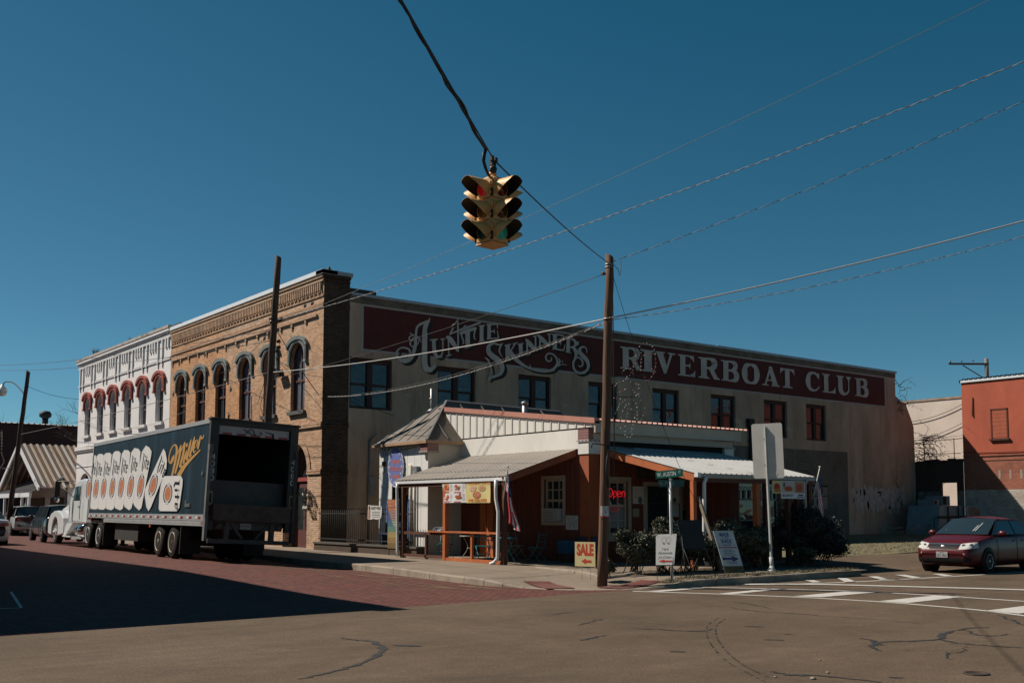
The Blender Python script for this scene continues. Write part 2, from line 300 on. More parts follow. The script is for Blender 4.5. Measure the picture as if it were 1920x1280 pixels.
AUNTIE=[[(4.486,9.116,-0.01,-0.002),(4.497,8.98,-0.075,-0.009),(4.495,8.681,-0.12,-0.012),(4.495,8.168,-0.125,-0.011),(4.495,7.657,-0.135,-0.014),(4.512,7.446,-0.137,-0.036),(4.589,7.291,-0.102,-0.096),(4.766,7.254,0.02,-0.104),(4.917,7.361,0.06,-0.034),(5.002,7.531,0.014,-0.004)],[(4.746,9.386,-0.007,0.001),(4.682,9.215,-0.041,0.013),(4.572,9.074,-0.089,0.03),(4.498,8.895,-0.108,0.023)],[(4.722,9.284,-0.008,0.01),(4.496,9.143,-0.026,0.039),(4.271,9.032,-0.033,0.039),(4.133,8.897,-0.049,0.015),(4.085,8.68,-0.049,-0.001),(4.078,8.382,-0.064,-0.002),(4.032,8.08,-0.078,0.006),(3.946,7.797,-0.081,0.024),(3.79,7.593,-0.066,0.062),(3.571,7.498,-0.007,0.087),(3.351,7.532,0.045,0.064),(3.214,7.666,0.058,0.026),(3.203,7.832,0.045,-0.011),(3.346,7.98,0.016,-0.025),(3.565,8.026,-0.005,-0.034),(3.762,7.97,-0.031,-0.03),(3.812,7.84,-0.044,0.003),(3.715,7.734,-0.015,0.03),(3.568,7.732,0.009,0.025),(3.504,7.777,0.007,0.007)],[(3.788,8.656,-0.01,-0.01),(3.878,8.594,-0.011,-0.02),(4.076,8.56,-0.011,-0.02),(4.252,8.463,-0.017,-0.014),(4.338,8.315,-0.011,-0.006)],[(4.101,8.588,-0.003,0.017),(3.879,8.539,-0.011,0.022),(3.756,8.433,-0.032,-0.0),(3.856,8.346,-0.008,-0.025),(4.078,8.39,0.002,-0.017)],[(4.101,8.554,-0.013,0.012),(3.905,8.398,-0.025,0.015),(3.808,8.227,-0.037,-0.004),(3.908,8.111,-0.009,-0.025),(4.105,8.172,0.016,-0.015),(4.218,8.353,0.024,-0.002),(4.186,8.512,0.017,0.01),(4.077,8.551,0.007,0.012)],[(4.932,8.486,-0.086,-0.011),(4.945,8.213,-0.091,-0.015),(4.988,7.959,-0.087,-0.031),(5.091,7.831,-0.041,-0.053),(5.245,7.833,0.027,-0.039),(5.346,7.971,0.035,-0.004),(5.37,8.254,0.031,0.002),(5.367,8.548,0.031,0.003)],[(4.74,8.449,0.002,-0.021),(4.942,8.483,0.005,-0.038),(5.126,8.519,0.003,-0.021)],[(5.249,8.536,0.002,-0.017),(5.367,8.557,0.003,-0.03),(5.486,8.578,0.002,-0.017)],[(5.641,8.65,-0.036,-0.004),(5.654,8.282,-0.036,-0.004),(5.668,7.915,-0.036,-0.004)],[(5.512,7.87,0.005,-0.016),(5.668,7.915,0.012,-0.032),(5.803,7.967,0.007,-0.016)],[(5.537,8.683,-0.027,-0.04),(5.704,8.613,-0.082,-0.075),(5.915,8.395,-0.092,-0.059),(6.116,8.131,-0.045,-0.026)],[(6.107,9.482,-0.011,-0.001),(6.109,9.114,-0.037,-0.004),(6.124,8.547,-0.042,-0.005),(6.127,8.11,-0.037,-0.004)],[(6.107,9.473,-0.014,0.005),(5.909,9.136,-0.037,0.012),(5.713,8.784,-0.033,0.01)],[(5.682,8.78,0.014,-0.027),(5.911,8.883,0.014,-0.027),(6.332,9.073,0.019,-0.039),(6.705,9.215,0.018,-0.04),(7.136,9.396,0.018,-0.035),(7.272,9.456,0.014,-0.027)],[(6.206,8.871,0.025,-0.051),(6.386,8.947,0.031,-0.067),(6.652,9.05,0.028,-0.068),(6.974,9.165,0.023,-0.052),(7.055,9.209,0.013,-0.018)],[(6.332,9.051,0.013,-0.006),(6.437,9.194,0.026,-0.019),(6.544,9.25,0.012,-0.018)],[(6.599,9.036,-0.117,-0.013),(6.6,8.727,-0.117,-0.013),(6.613,8.385,-0.117,-0.014)],[(6.443,8.294,0.008,-0.02),(6.613,8.355,0.015,-0.036),(6.86,8.445,0.008,-0.02)],[(6.259,8.867,-0.035,-0.014),(6.334,8.7,-0.04,-0.015),(6.399,8.531,-0.037,-0.004),(6.336,8.446,-0.018,0.008)],[(7.017,9.192,-0.036,0.005),(6.932,8.939,-0.037,0.001),(6.933,8.784,-0.031,-0.01),(7.009,8.699,-0.018,-0.012)],[(7.311,9.313,-0.098,-0.011),(7.313,8.69,-0.098,-0.01)],[(7.147,9.29,0.003,-0.022),(7.491,9.355,0.003,-0.022)],[(7.161,8.63,0.005,-0.026),(7.477,8.702,0.005,-0.026)],[(7.7,9.414,-0.094,-0.01),(7.702,8.832,-0.094,-0.01)],[(7.573,9.391,0.002,-0.027),(7.905,9.446,0.003,-0.031),(8.161,9.493,0.003,-0.027)],[(8.116,9.488,-0.039,-0.009),(8.151,9.293,-0.022,-0.005)],[(7.701,9.11,0.003,-0.031),(7.995,9.159,0.003,-0.031)],[(7.961,9.237,-0.028,-0.005),(7.984,9.059,-0.022,-0.004)],[(7.576,8.784,0.002,-0.026),(7.907,8.836,0.003,-0.031),(8.219,8.886,0.002,-0.027)],[(8.128,9.201,-0.017,-0.004),(8.197,8.883,-0.039,-0.009)],[(8.399,8.679,-0.006,0.012),(8.214,8.601,-0.0,0.032),(7.991,8.638,0.003,0.045),(7.77,8.58,-0.046,0.051),(7.66,8.426,-0.103,0.004),(7.699,8.238,-0.111,-0.059),(7.91,8.079,-0.096,-0.095),(8.161,7.945,-0.107,-0.094),(8.346,7.759,-0.128,-0.057),(8.386,7.56,-0.122,0.005),(8.274,7.371,-0.066,0.049),(8.052,7.272,-0.027,0.052),(7.83,7.192,-0.025,0.033),(7.666,7.063,-0.011,0.009)],[(8.433,8.7,-0.009,0.005),(8.299,8.542,-0.041,0.01),(8.243,8.312,-0.038,-0.01),(8.412,8.093,-0.012,-0.007)],[(7.481,7.999,-0.01,-0.011),(7.646,7.907,-0.04,-0.027),(7.773,7.687,-0.043,-0.013),(7.813,7.422,-0.038,0.002),(7.638,7.043,-0.015,0.004)],[(8.682,8.634,-0.119,-0.012),(8.683,7.992,-0.119,-0.011)],[(8.523,8.6,0.006,-0.021),(8.863,8.698,0.007,-0.021)],[(8.525,7.941,0.006,-0.022),(8.865,8.026,0.006,-0.022)],[(9.092,8.748,-0.034,0.013),(8.921,8.512,-0.029,0.012),(8.779,8.34,-0.028,0.013)],[(8.949,8.706,0.008,-0.019),(9.235,8.808,0.008,-0.019)],[(8.779,8.431,-0.073,-0.042),(8.95,8.22,-0.097,-0.065),(9.15,8.056,-0.074,-0.07),(9.438,7.9,-0.045,-0.057),(9.787,7.77,-0.024,-0.044),(10.256,7.681,-0.01,-0.037),(10.732,7.688,0.003,-0.041),(11.153,7.793,0.029,-0.044),(11.397,7.992,0.062,-0.024),(11.458,8.195,0.061,0.011),(11.337,8.395,0.038,0.028),(11.094,8.499,0.012,0.032),(10.883,8.46,-0.022,0.026),(10.781,8.32,-0.042,-0.001),(10.853,8.178,-0.03,-0.026),(11.021,8.156,0.013,-0.03),(11.124,8.268,0.035,-0.004),(11.082,8.348,0.017,0.007)],[(9.874,7.915,-0.011,-0.005),(9.962,7.762,-0.038,-0.016)],[(11.55,8.335,-0.018,-0.005),(11.593,8.183,-0.049,-0.001),(11.507,7.973,-0.017,0.003)],[(11.488,7.972,0.014,-0.02),(11.703,8.075,0.007,-0.017),(11.826,8.077,-0.003,-0.019),(11.987,8.072,-0.002,-0.01)],[(11.704,8.264,-0.017,-0.007),(11.765,8.151,-0.023,-0.009)],[(9.38,8.74,-0.104,-0.013),(9.403,8.23,-0.104,-0.013)],[(9.218,8.715,0.005,-0.02),(9.542,8.802,0.005,-0.02)],[(9.23,8.178,0.007,-0.022),(9.565,8.273,0.007,-0.022)],[(9.728,8.968,-0.047,-0.006),(9.757,8.318,-0.047,-0.006)],[(9.623,8.287,0.006,-0.02),(9.927,8.371,0.006,-0.02)],[(9.658,8.998,-0.036,-0.027),(9.903,8.792,-0.096,-0.077),(10.245,8.539,-0.039,-0.032)],[(10.198,9.169,-0.047,-0.006),(10.221,8.537,-0.047,-0.006)],[(10.056,9.149,0.005,-0.02),(10.352,9.227,0.005,-0.02)],[(10.465,9.22,-0.048,-0.004),(10.447,8.637,-0.048,-0.004)],[(10.316,8.602,0.004,-0.02),(10.602,8.666,0.004,-0.02)],[(10.346,9.245,-0.035,-0.029),(10.614,9.049,-0.092,-0.083),(11.01,8.809,-0.037,-0.035)],[(10.987,9.359,-0.048,-0.006),(11.01,8.809,-0.048,-0.006)],[(10.854,9.336,0.002,-0.021),(11.156,9.386,0.002,-0.021)],[(11.308,9.355,-0.116,-0.012),(11.307,8.721,-0.116,-0.011)],[(11.156,9.358,-0.002,-0.028),(11.522,9.378,-0.006,-0.033),(11.83,9.363,-0.007,-0.029)],[(11.818,9.381,-0.018,-0.001),(11.792,9.17,-0.031,-0.001)],[(11.338,9.039,-0.005,-0.033),(11.657,9.042,-0.005,-0.033)],[(11.645,9.145,-0.025,-0.002),(11.632,8.936,-0.025,-0.002)],[(11.155,8.729,-0.006,-0.028),(11.521,8.718,-0.007,-0.033),(11.828,8.71,-0.006,-0.029)],[(11.903,8.991,-0.018,0.002),(11.816,8.708,-0.036,0.003)],[(12.078,9.256,-0.106,-0.011),(12.076,8.676,-0.105,-0.01)],[(11.923,9.268,-0.003,-0.024),(12.202,9.278,-0.01,-0.034),(12.421,9.234,-0.046,-0.044),(12.527,9.092,-0.088,-0.006),(12.401,8.922,-0.032,0.038),(12.151,8.883,-0.003,0.028)],[(11.921,8.662,-0.006,-0.021),(12.237,8.635,-0.007,-0.021)],[(12.326,8.938,-0.051,-0.033),(12.526,8.743,-0.108,-0.036),(12.525,8.481,-0.08,0.005),(12.386,8.23,-0.061,0.004),(12.397,7.993,-0.06,-0.019),(12.56,7.817,-0.04,-0.046),(12.856,7.784,0.009,-0.056),(13.175,7.926,0.056,-0.035),(13.285,8.166,0.09,0.008),(13.177,8.396,0.099,0.053),(12.942,8.567,0.097,0.072),(12.753,8.731,0.109,0.037),(12.798,8.898,0.06,-0.029),(12.989,8.984,-0.004,-0.039),(13.161,8.914,-0.028,-0.015),(13.198,8.725,-0.019,-0.004)],[(12.525,8.457,-0.004,-0.034),(12.733,8.462,-0.023,-0.036),(12.903,8.348,-0.051,-0.025),(12.94,8.184,-0.049,0.005),(12.813,8.077,-0.013,0.031),(12.687,8.104,0.009,0.019)],[(12.629,9.183,-0.054,-0.018),(12.666,9.091,-0.044,0.0),(12.59,8.983,-0.014,0.005)]]
MILLER=[[(0.281,3.163,0.02,0.003),(0.373,3.074,0.124,0.019),(0.476,2.975,0.12,0.022),(0.611,2.917,0.021,0.029),(0.762,2.972,-0.061,0.004),(0.815,3.079,-0.057,-0.003),(0.778,3.207,-0.052,-0.006),(0.671,3.333,-0.05,-0.008),(0.504,3.435,-0.046,-0.013),(0.301,3.47,-0.014,-0.022),(0.153,3.43,0.083,-0.007),(0.067,3.317,0.105,0.004),(0.066,3.189,0.11,0.009),(0.121,2.987,0.105,0.01),(0.245,2.722,0.101,0.01),(0.363,2.518,0.097,0.01)],[(0.029,3.124,-0.04,-0.007),(-0.11,3.232,-0.048,-0.008),(-0.31,3.426,-0.048,-0.008)],[(-0.324,3.436,0.041,0.003),(-0.308,3.3,0.091,0.008),(-0.245,3.099,0.099,0.01),(-0.12,2.85,0.099,0.011),(0.062,2.576,0.083,0.009)],[(-0.23,3.164,-0.038,-0.007),(-0.423,3.294,-0.046,-0.009),(-0.687,3.505,-0.046,-0.008)],[(-0.703,3.504,0.04,0.004),(-0.664,3.333,0.093,0.009),(-0.588,3.11,0.101,0.011),(-0.441,2.877,0.097,0.011),(-0.394,2.765,0.082,0.001),(-0.49,2.756,-0.05,-0.019),(-0.586,2.809,-0.036,-0.008)],[(-0.935,3.245,0.039,0.005),(-0.83,3.1,0.091,0.012),(-0.718,2.929,0.088,0.009),(-0.722,2.848,0.049,-0.014),(-0.84,2.887,-0.022,-0.007)],[(-0.951,3.463,0.027,0.004),(-0.896,3.409,0.092,0.011),(-0.893,3.341,0.044,0.003)],[(-1.283,3.551,0.031,0.004),(-1.194,3.394,0.09,0.011),(-1.065,3.14,0.091,0.01),(-0.978,2.976,0.088,0.006),(-1.044,2.942,-0.035,-0.016),(-1.165,3.011,-0.021,-0.005)],[(-1.59,3.62,0.027,0.004),(-1.506,3.464,0.088,0.012),(-1.38,3.261,0.088,0.012),(-1.249,3.07,0.086,0.008),(-1.299,3.025,-0.032,-0.016),(-1.436,3.099,-0.021,-0.005)],[(-1.59,3.264,-0.019,-0.007),(-1.795,3.315,-0.027,-0.006),(-1.876,3.42,-0.046,-0.004),(-1.82,3.503,-0.031,0.008),(-1.704,3.485,0.053,0.011),(-1.606,3.361,0.08,0.01),(-1.557,3.222,0.085,0.005),(-1.636,3.145,0.001,-0.021),(-1.793,3.205,-0.019,-0.005)],[(-2.124,3.613,0.026,0.003),(-2.059,3.471,0.082,0.01),(-1.955,3.234,0.075,0.009)],[(-2.06,3.52,-0.025,-0.005),(-2.177,3.608,-0.016,-0.019),(-2.225,3.523,0.058,-0.01),(-2.342,3.528,-0.049,-0.012),(-2.429,3.632,-0.014,-0.002)],[(-2.194,3.199,0.037,0.013),(-1.801,3.083,0.063,0.022),(-1.3,2.932,0.092,0.029),(-0.792,2.752,0.144,0.036),(-0.327,2.5,0.184,0.038)]]
CANS=[[(10.918,3.572),(10.792,3.599),(10.421,3.577),(10.269,3.519),(10.372,2.767),(10.558,1.513),(10.981,1.474),(11.681,1.48),(11.787,1.777)],[(10.208,3.536),(9.906,3.613),(9.382,3.59),(9.09,3.514),(9.176,2.39),(9.298,1.528),(9.644,1.481),(10.377,1.496),(10.591,1.609)],[(9.072,3.536),(8.755,3.601),(8.196,3.582),(7.902,3.495),(7.968,2.49),(8.169,1.527),(8.494,1.466),(9.192,1.481),(9.363,1.606)],[(7.754,3.519),(7.461,3.604),(6.92,3.585),(6.618,3.494),(6.704,2.582),(6.973,1.518),(7.304,1.452),(8.037,1.497),(8.172,1.61)],[(6.461,3.463),(6.163,3.589),(5.637,3.556),(5.328,3.46),(5.379,2.609),(5.728,1.511),(6.074,1.447),(6.779,1.526),(6.962,1.631)],[(5.199,3.457),(4.838,3.599),(4.304,3.539),(4.028,3.424),(4.044,2.687),(4.596,1.525),(4.879,1.449),(5.504,1.569),(5.703,1.685)],[(3.847,3.425),(3.422,3.609),(3.01,3.522),(2.704,3.381),(2.719,3.223),(3.382,1.538),(3.645,1.447),(4.244,1.595),(4.522,1.737)],[(1.526,3.317),(1.388,3.406),(1.138,3.289),(0.912,3.017),(0.916,2.756),(2.276,1.564),(2.52,1.424),(2.825,1.565),(3.123,1.948),(3.137,2.14)],[(1.21,2.53),(-0.53,2.502),(-0.657,2.476),(-0.834,2.372),(-0.842,2.203),(-0.695,1.539),(-0.462,1.43),(1.283,1.432),(1.419,1.51),(1.456,1.93),(1.383,2.271)]]
MEDAL=[(11.102,2.289,-0.017,0.424,-0.473,-0.024),(9.887,2.276,-0.045,0.407,-0.397,-0.023),(8.696,2.272,-0.053,0.41,-0.39,-0.022),(7.422,2.275,-0.06,0.408,-0.381,-0.021),(6.19,2.269,-0.068,0.405,-0.373,-0.021),(4.94,2.274,-0.091,0.413,-0.384,-0.021),(3.684,2.265,-0.104,0.415,-0.382,-0.02),(2.218,2.26,-0.196,0.376,-0.431,-0.029),(0.563,1.967,-0.039,0.323,-0.462,-0.021)]
LITE=[(11.173,2.886,-0.862,-0.063,-0.133,0.488),(10.166,2.826,-0.851,-0.055,-0.123,0.494),(8.955,2.793,-0.832,-0.048,-0.116,0.491),(7.648,2.803,-0.808,-0.041,-0.109,0.484),(6.406,2.798,-0.789,-0.047,-0.111,0.485),(5.124,2.833,-0.748,-0.052,-0.114,0.486),(3.766,2.847,-0.76,-0.052,-0.145,0.484),(1.933,2.789,-0.755,-0.313,-0.371,0.386),(-0.029,2.37,-0.236,-0.835,-0.497,-0.021)]
# ================================================================== ground, roads, pavements
def gz(x, y):
    """height of the brick street: rises away from the crossing and is crowned in the middle"""
    ramp = smooth((y+18)/10)
    return ramp*(0.03 + 0.14*smooth((-x-4.0)/2.8) - 0.10*smooth((-x-9.5)/4))
KERB = [(-0.9, 60), (-0.95, 24), (-1.6, 17), (-2.3, 10), (-2.9, 3), (-3.6, -3), (-4.05, -8), (-4.08, -9.9), (-4.25, -12.5), (-4.45, -15.2), (-4.45, -16.4), (-4.28, -17.2), (-3.95, -18.1), (-3.5, -18.62), (-2.8, -18.95), (-1.8, -19.2), (0, -19.28), (2.0, -19.3), (5.45, -19.05)]
def kerb_x(y):
    for (xa, ya), (xb, yb) in zip(KERB, KERB[1:]):
        if yb <= y <= ya: return xa + (xb-xa)*(y-ya)/(yb-ya)
    return -1.8
def sz(x, y):
    """height of the pavement, dropping to the road at the corner ramp"""
    h = 0.15 + 0.05*smooth((y+16)/5)
    d = math.hypot(x+3.35, (y+18.35)*1.0)
    k = smooth((d-1.0)/1.7)
    return 0.012 + (h-0.012)*k

asphalt = mat('asphalt', (0.112, 0.077, 0.050), rough=0.92, var=0.26, scale=0.35, bump=0.55, bscale=70, spec=0.25)
def speckle(m, scale, lo, hi, s=0.5):
    """grain of stones in a surface, multiplied into its colour"""
    nt = m.node_tree; b = nt.nodes['Principled BSDF']; lk = b.inputs['Base Color'].links[0]; src = lk.from_socket
    tc = _new(nt, 'ShaderNodeTexCoord')
    n = _new(nt, 'ShaderNodeTexNoise', Scale=scale, Detail=6.0, Roughness=0.85); nt.links.new(tc.outputs['Object'], n.inputs['Vector'])
    r = _new(nt, 'ShaderNodeValToRGB'); r.color_ramp.elements[0].position = 0.36; r.color_ramp.elements[1].position = 0.66
    r.color_ramp.elements[0].color = (lo, lo, lo, 1); r.color_ramp.elements[1].color = (hi, hi, hi, 1)
    mx = _new(nt, 'ShaderNodeMixRGB', blend_type='MULTIPLY'); mx.inputs[0].default_value = s
    nt.links.new(n.outputs['Fac'], r.inputs[0]); nt.links.new(src, mx.inputs[1]); nt.links.new(r.outputs[0], mx.inputs[2])
    nt.links.new(mx.outputs[0], b.inputs['Base Color'])
def blotch(m, col, lo, hi, scale, amt=1.0):
    """worn lanes, oil and patches: a second colour in a stretched noise"""
    nt = m.node_tree; b = nt.nodes['Principled BSDF']; src = b.inputs['Base Color'].links[0].from_socket
    tc = _new(nt, 'ShaderNodeTexCoord'); mp = _new(nt, 'ShaderNodeMapping'); mp.inputs['Scale'].default_value = scale
    n = _new(nt, 'ShaderNodeTexNoise', Scale=1.0, Detail=7.0, Roughness=0.62)
    r = _new(nt, 'ShaderNodeValToRGB'); r.color_ramp.elements[0].position = lo; r.color_ramp.elements[1].position = hi; r.color_ramp.elements[1].color = (amt, amt, amt, 1)
    mx = _new(nt, 'ShaderNodeMixRGB'); mx.inputs[2].default_value = (*[c*K for c in col], 1)
    nt.links.new(tc.outputs['Object'], mp.inputs[0]); nt.links.new(mp.outputs[0], n.inputs['Vector']); nt.links.new(n.outputs['Fac'], r.inputs[0]); nt.links.new(r.outputs[0], mx.inputs[0]); nt.links.new(src, mx.inputs[1]); nt.links.new(mx.outputs[0], b.inputs['Base Color'])
blotch(asphalt, (0.165, 0.120, 0.082), .52, .72, (.10, .9, 1), .55); blotch(asphalt, (0.050, 0.037, 0.028), .56, .78, (.22, .55, 1), .55); blotch(asphalt, (0.040, 0.032, 0.027), .66, .74, (1.1, 1.5, 1), .5)
speckle(asphalt, 34, 0.40, 1.75, 0.8); speckle(asphalt, 120, 0.55, 1.45, 0.7); speckle(asphalt, 3.0, 0.80, 1.18, 0.8)
brickroad = brick_mat('brick_paving', (0.170, 0.050, 0.038), (0.090, 0.030, 0.026), (0.050, 0.030, 0.024), bw=0.23, bh=0.11, ms=0.014, stain=(0.11, 0.075, 0.055), stain_amt=0.38, ground=True, rot=R(90), bump=0.9, stain_scale=0.9)
concrete = mat('concrete_paving', (0.235, 0.185, 0.140), rough=0.9, var=0.16, scale=0.8, bump=0.25, bscale=50, spec=0.25)
speckle(concrete, 9, 0.75, 1.2, 0.6)
kerbmat = mat('kerb_concrete', (0.30, 0.245, 0.19), rough=0.9, scale=2.2, bump=0.4, bscale=25, col2=(0.17, 0.13, 0.10), mask=(0.45, 0.75))
dirt = mat('dry_dirt', (0.19, 0.15, 0.105), rough=0.95, var=0.3, scale=3, bump=0.8, bscale=20)
lawn = mat('winter_lawn', (0.12, 0.105, 0.055), rough=0.95, col2=(0.22, 0.185, 0.10), scale=1.2, bump=0.9, bscale=30)
whitepaint = mat('road_paint', (0.52, 0.49, 0.45), rough=0.8, scale=6, col2=(0.27, 0.235, 0.20), bump=0.3, bscale=50, mask=(0.52, 0.85))
tar = mat('tar', (0.030, 0.029, 0.029), rough=0.7, var=0.3, scale=5, bump=0.3, bscale=30)
padred = mat('ramp_pad', (0.20, 0.070, 0.055), rough=0.85, var=0.2, scale=4)

b = MB(); b.quad((-400,-400,-0.30), (400,-400,-0.30), (400,400,-0.30), (-400,400,-0.30)); tag(b.build('ground', dirt), kind='structure')
# asphalt of the cross street and the crossing
b = MB()
top = [(-60,-19.9), (-14.9,-19.8), (-10.9,-19.65), (-7,-19.35), (-5.4,-19.2), (-4.0,-18.9), (-3.0,-18.6), (-1.6,-18.6), (6.0,-18.4), (60,-18.4)]
vs = [(x, y, 0) for x, y in top] + [(60,-90,0), (-60,-90,0)]
b.quad(*vs); tag(b.build('asphalt_road', asphalt), kind='structure')
# driveway beside the lot
b = MB(); b.quad((5.0,-18.42,0.004), (60,-18.42,0.004), (60,-13.2,0.10), (9.0,-13.4,0.10)); tag(b.build('driveway', asphalt), kind='structure')
# brick paved street
b = MB()
ys = [-19.95+0.35*i for i in range(40)] + [-6+1.0*i for i in range(0,20)] + [14+6*i for i in range(20)]
xs = [-60, -20] + [-15+0.5*i for i in range(27)]
n0 = len(xs)
for y in ys:
    for x in xs:
        lim = -19.95 + max(0, (x+15))*0.075
        yy = max(y, lim-0.0); b.v.append((x, yy, max(gz(x, yy), 0.0) - 0.014*(1-smooth((yy+19.6)/0.8)) + 0.004))
for j in range(len(ys)-1):
    for i in range(n0-1):
        a = j*n0+i; b.f.append((a, a+1, a+n0+1, a+n0)); b.m.append(0); b.sm.append(True)
tag(b.build('brick_road', brickroad), kind='structure')
# pavement
b = MB()
rows = [-19.2+0.2*i for i in range(17)] + [-15.7+0.5*i for i in range(16)] + [-7.5, -5, -2, 2, 6, 10, 20, 40, 60]
NC = 44
for y in rows:
    xl = kerb_x(y) + 0.14 if y > -18.9 else -1.7
    if y <= -16.4:
        xl = {True: xl, False: xl}[True]
        for (xa, ya), (xb, yb) in zip(KERB[9:], KERB[10:]):
            if yb <= y <= ya: xl = xa + (xb-xa)*(y-ya)/(yb-ya) + 0.12
    xr = 5.5 if y < -16 else 8.0
    for i in range(NC+1):
        x = xl + (xr-xl)*(i/NC)**1.4
        b.v.append((x, y, sz(x, y)))
for j in range(len(rows)-1):
    for i in range(NC):
        a = j*(NC+1)+i; b.f.append((a, a+1, a+NC+2, a+NC+1)); b.m.append(0); b.sm.append(True)
tag(b.build('pavement', concrete), kind='structure')
# joints cut in the pavement
b = MB()
for (xa, ya, xb, yb) in [(-4.2,-12.6,1.2,-12.75), (-4.3,-14.4,1.4,-14.5), (-4.3,-10.4,-1.1,-10.4), (-2.4,-8,-2.55,-16.2), (-4.2,-16.1,-1.6,-16.0), (-1.7,-17.9,5.4,-17.9), (0.6,-18.6,0.6,-17.2), (2.5,-18.6,2.5,-17.2), (4.3,-18.6,4.3,-17.2)]:
    n = 14; pts = [(xa+(xb-xa)*i/n, ya+(yb-ya)*i/n) for i in range(n+1)]
    dx, dy = (yb-ya), -(xb-xa); L = math.hypot(dx, dy); dx *= 0.010/L; dy *= 0.010/L
    b.strip([(x+dx, y+dy) for x, y in pts], [(x-dx, y-dy) for x, y in pts], lambda u, v, d: (u, v, sz(u, v)+0.004), 0)
tag(b.build('pavement_joints', mat('joint_dirt', (0.07, 0.055, 0.04), rough=1, var=0.2)), kind='structure')
# kerb stones
b = MB()
def walk(poly, step):
    out = []
    for (xa, ya), (xb, yb) in zip(poly, poly[1:]):
        L = math.hypot(xb-xa, yb-ya); k = max(1, round(L/step))
        for i in range(k): out.append((xa+(xb-xa)*i/k, ya+(yb-ya)*i/k))
    out.append(poly[-1]); return out
kp = [p for p in KERB if p[1] < 13]; kp = [(-1.0, 30), (-1.2, 20)] + kp
kp = [q[:2] for q in spline([(*p,) for p in kp], 6)]
kp = walk(kp, 0.5)
def kerb_run(b, kp, w, hz, base, gap_every=4):
    for i in range(len(kp)-1):
        (xa, ya), (xb, yb) = kp[i], kp[i+1]
        tx, ty = xb-xa, yb-ya; L = math.hypot(tx, ty); tx /= L; ty /= L
        if i % gap_every == gap_every-1: xb -= tx*0.018; yb -= ty*0.018
        def sec(x, y, k):
            (x0, y0) = kp[max(k-1, 0)]; (x1, y1) = kp[min(k+1, len(kp)-1)]; a, c = x1-x0, y1-y0; l = math.hypot(a, c); nx, ny = -c/l, a/l      # to the left of the run: the pavement side
            zt = hz(x+nx*w, y+ny*w); zb = base(x, y)
            return [(x, y, zb-0.1), (x+nx*0.012, y+ny*0.012, max(zt-0.022, zb)), (x+nx*0.035, y+ny*0.035, zt+0.004), (x+nx*w, y+ny*w, zt+0.006), (x+nx*w, y+ny*w, zb-0.1)]
        A = sec(xa, ya, i); Bq = sec(xb, yb, i+1)
        for q in range(4): b.quad(A[q], Bq[q], Bq[q+1], A[q+1])
        b.quad(*reversed(A)); b.quad(*Bq)
kerb_run(b, kp, 0.16, lambda x, y: sz(x, y), lambda x, y: gz(x, y))
tag(b.build('kerb', kerbmat), kind='structure')
b = MB()      # low kerb round the planting bed inside the ramp
kerb_run(b, walk([(-1.45,-14.3), (-1.62,-16.0), (-1.9,-17.15)], 0.5), 0.16, lambda x, y: sz(x, y)+0.07, lambda x, y: sz(x, y), 3)
kerb_run(b, walk([(-1.98,-17.2), (-1.2,-17.35), (-0.5,-17.1)], 0.4), 0.14, lambda x, y: sz(x, y)+0.05, lambda x, y: sz(x, y), 3)
tag(b.build('bed_kerb', kerbmat), kind='structure')
# dished textured ramp pads
b = MB()
def pad(c, a, w, n, L):
    ca, sa = math.cos(a), math.sin(a)
    P = lambda u, v: (c[0]+ca*u-sa*v, c[1]+sa*u+ca*v)
    for i in range(n):
        u0 = -w/2 + w*i/n; u1 = u0 + w/n*0.62
        q = [P(u0,-L/2), P(u1,-L/2), P(u1,L/2), P(u0,L/2)]; b.quad(*[(x, y, sz(x, y)+0.022) for x, y in q])
    m = 8
    for i in range(m):
        for j in range(m):
            q = [P(-w/2+w*(i+s)/m, -L/2+L*(j+t)/m) for s, t in ((0,0),(1,0),(1,1),(0,1))]; b.quad(*[(x, y, sz(x, y)+0.012) for x, y in q], mi=1)
pad((-3.55,-17.35), R(72), 1.5, 12, 0.62)
pad((-2.15,-18.45), R(8), 1.6, 12, 0.6)
tag(b.build('ramp_pads', [padred, mat('ramp_pad_groove', (0.12, 0.055, 0.045), var=0.2)]), kind='structure')
# dirt strip with dead grass behind the kerb, planting bed
b = MB()
def patch(poly, h, name, m, nsub=1):
    b = MB(); b.quad(*[(x, y, sz(x, y)+h) for x, y in poly]); return tag(b.build(name, m), kind='structure')
b = MB(); xs = [-1.55+0.35*i for i in range(20)]
b.strip([(x, -18.55+0.05*math.sin(x*3)) for x in xs], [(x, -19.08+0.02*math.sin(x*5)) for x in xs], lambda u, v, d: (u, v, sz(u, v)+0.012+0.012*math.sin(u*7+v*3)), 0)
tag(b.build('dirt_strip', dirt), kind='structure')
b = MB(); xs = [-1.2+0.35*i for i in range(19)]
b.strip([(x, -16.2) for x in xs], [(x, -17.55+0.08*math.sin(x*2.3)) for x in xs], lambda u, v, d: (u, v, sz(u, v)+0.010), 0)
tag(b.build('planting_bed', mat('bed_soil', (0.10, 0.075, 0.05), rough=1, var=0.35, scale=4, bump=0.9, bscale=15)), kind='structure')
# lawn of the empty lot
def lz(x, y): return 0.10 + 0.20*smooth((y+13)/12)
b = MB(); b.grid(30, 14, lambda u, v: (9.0+36*u, -13.2+14.6*v + 0.25*math.sin(u*30)*(1-v), lz(9+36*u, -13.2+14.6*v)+0.006)); tag(b.build('lawn', lawn), kind='structure')
b = MB(); b.quad((40,-13.2,0.10), (60,-13.2,0.10), (60,20,0.30), (40,1.4,0.30)); tag(b.build('back_yard', dirt), kind='structure')
